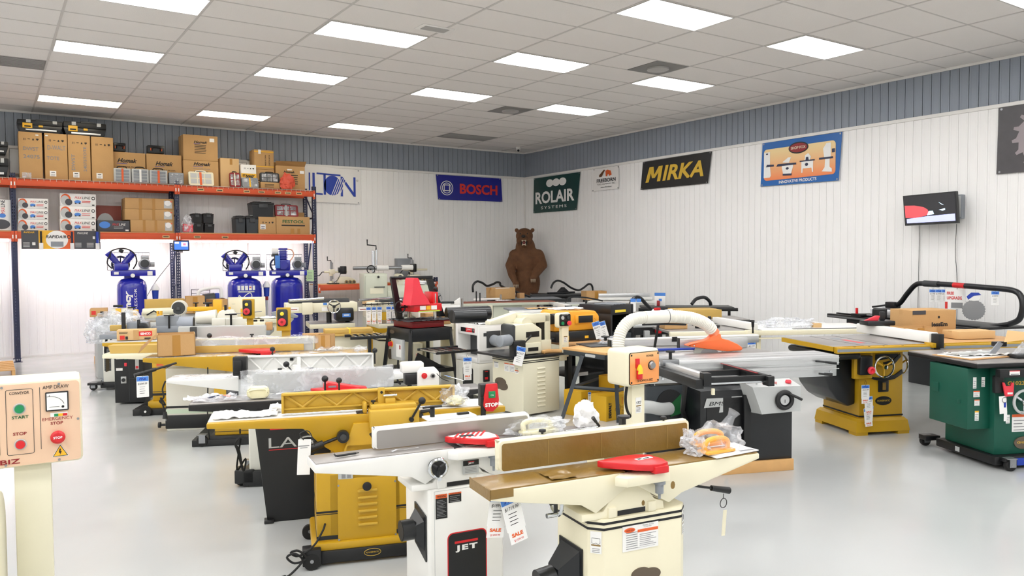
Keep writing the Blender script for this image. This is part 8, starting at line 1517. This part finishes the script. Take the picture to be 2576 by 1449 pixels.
a, b_ = q0.y(1497, 735, 12.2), q0.y(1548, 717, 12.2); obox(Fr((a.x+b_.x)/2-.55, 11.9, -20, .862), 'open brown carton behind the aluminium fence near the right wall', .42, .3, .17, flapl=False)
back_saw(Fr(8.1, 10.6, -22), 'cluttered grey saw table in the middle of the back rows', 1.9, .7, .84, MGREY, WHITE, CREAM2, WHITE)
solo('paper_sheet', 'pale brown paper sheet on the cluttered grey saw table', 'paper', CARDL, [sheet(-.3, .3, -.15, .15, 0, .015, 16, seed=3)], Fr(7.7, 10.6, -22, .843))
solo('mitre_gauge', 'black mitre gauge head on the cluttered grey saw table', 'gauge', BLACK, [prism('z', [(-.15, 0), (-.08, -.07), (.08, -.07), (.15, 0), (.08, .04), (-.08, .04)], 0, .03, .004), box((-.015, -.01, .03), (.015, .02, .12), .003)], Fr(8.5, 10.45, -22, .842))
back_saw(Fr(7.6, 9.3, -22), 'white-railed saw table covered with shiny parts behind the yellow planer', 1.8, .6, .84, IRON, WHITE, PG, None)
solo('parts_tray', 'heap of shiny wrapped parts on the white-railed saw table', 'parts', CHROME, [lump((-.3, 0, 0), (.12, .08, .03), .3, 3, 3, 1), lump((.0, .02, 0), (.1, .07, .03), .3, 3, 3, 2), lump((.28, 0, 0), (.12, .08, .035), .3, 3, 3, 3)], Fr(7.6, 9.3, -22, .842))
back_saw(Fr(9.2, 11.3, -25), 'pale saw table with curling black cable at the middle right', 1.3, .6, .85, LGREY, PG, CREAM2)
hose(q0, [Vector((8.75, 11.35, .87)), Vector((8.8, 11.3, .96)), Vector((9.15, 11.3, .95)), Vector((9.5, 11.2, .88))], 'curling black cable on the pale saw table', .014)
back_saw(Fr(9.75, 9.35, -40), 'black saw table with a booklet standing on it near the right wall', 1.5, .6, .86, BLACK, BLACK, SATIN)
a = Fr(9.45, 9.65, -50, .862); solo('booklet', 'blue and white booklet standing upright on the black saw table', 'booklet', PAPER, [box((-.09, 0, 0), (.09, .02, .22), .002), X(BLUE2, box((-.091, -.001, .17), (.091, 0, .221)), box((-.02, -.002, .08), (.03, 0, .12))), X(REDD, box((-.05, -.03, .0), (-.0, -.01, .09), .004))], a)
hose(q0, pts_at([(1584, 775), (1590, 756), (1601, 748), (1612, 751), (1626, 766), (1640, 780)], 9.2), 'black hose arching at the left of the black saw table', .03)
solo('price_tag', 'pair of blue-headed tags beside the arching black hose', 'price tag', PAPER, [box((-.06, 0, -.2), (.02, .002, 0)), X(BLUE2, box((-.061, -.001, -.05), (.021, 0, .001)), box((.03, .0, -.05), (.1, .002, 0)))], Fr(q0.y(1596, 762, 9.0).x, 9.0, -45, 1.05))
back_saw(Fr(8.5, 8.05, -30), 'black-edged saw table carrying the big mustard carton', 1.5, .7, .80, IRON, BLACK, SATIN)
carton('big flat mustard carton wrapped in film near the right wall', 8.3, 8.95, .803, .925, y=7.85, d=.5, m=CARDP, rot=-28)
solo('cloth_bag', 'white cloth bag lying against the big mustard carton', 'bag', BAGW, [lump((0, 0, 0), (.26, .13, .075), .25, 2.4, 4, 71)], Fr(8.15, 8.3, -20, .803))
hose(q0, pts_at([(1740, 765), (1752, 752), (1772, 748), (1785, 758), (1788, 768)], 8.9), 'short black hose loop behind the big mustard carton', .028)
solo('push_stick', 'red-headed black lever left of the white cloth bag', 'lever', BLACK, [cyl((0, 0, 0), (0, 0, .13), .012), X(RED, box((-.05, -.02, .12), (.05, .03, .16), .01))], Fr(7.98, 8.2, 0, .803))
t = thing('contractor_saw', 'black-legged contractor saw stand seen under the white hose', 'table saw', Fr(6.85, 7.9, -25), 'table saws in the back rows')
build('table_top', LGREY, [box((-.1, -.3, .78), (1.0, .35, .81), .003)], t)
for x0_, y0_, x1_, y1_ in ((.1, -.3, .25, -.2), (.8, -.3, .75, -.2), (.1, .35, .2, .25), (.8, .35, .75, .25)): build('leg', SATIN, [tube([(x0_, y0_, .0), (x1_, y1_, .78)], .04, 4)], t)
build('brace', SATIN, [box((.15, -.3, .45), (.95, -.26, .50), .003), box((.2, -.26, .68), (.9, -.22, .78), .003)], t); build('switch', LGREY, [box((.35, -.33, .58), (.42, -.27, .74), .004), X(RED, box((.5, -.33, .70), (.58, -.28, .75), .01))], t); cord(t, [(.9, -.32, .6), (.95, -.34, .52), (1.0, -.34, .46), (1.1, -.3, .4), (.98, -.33, .44)], .012)
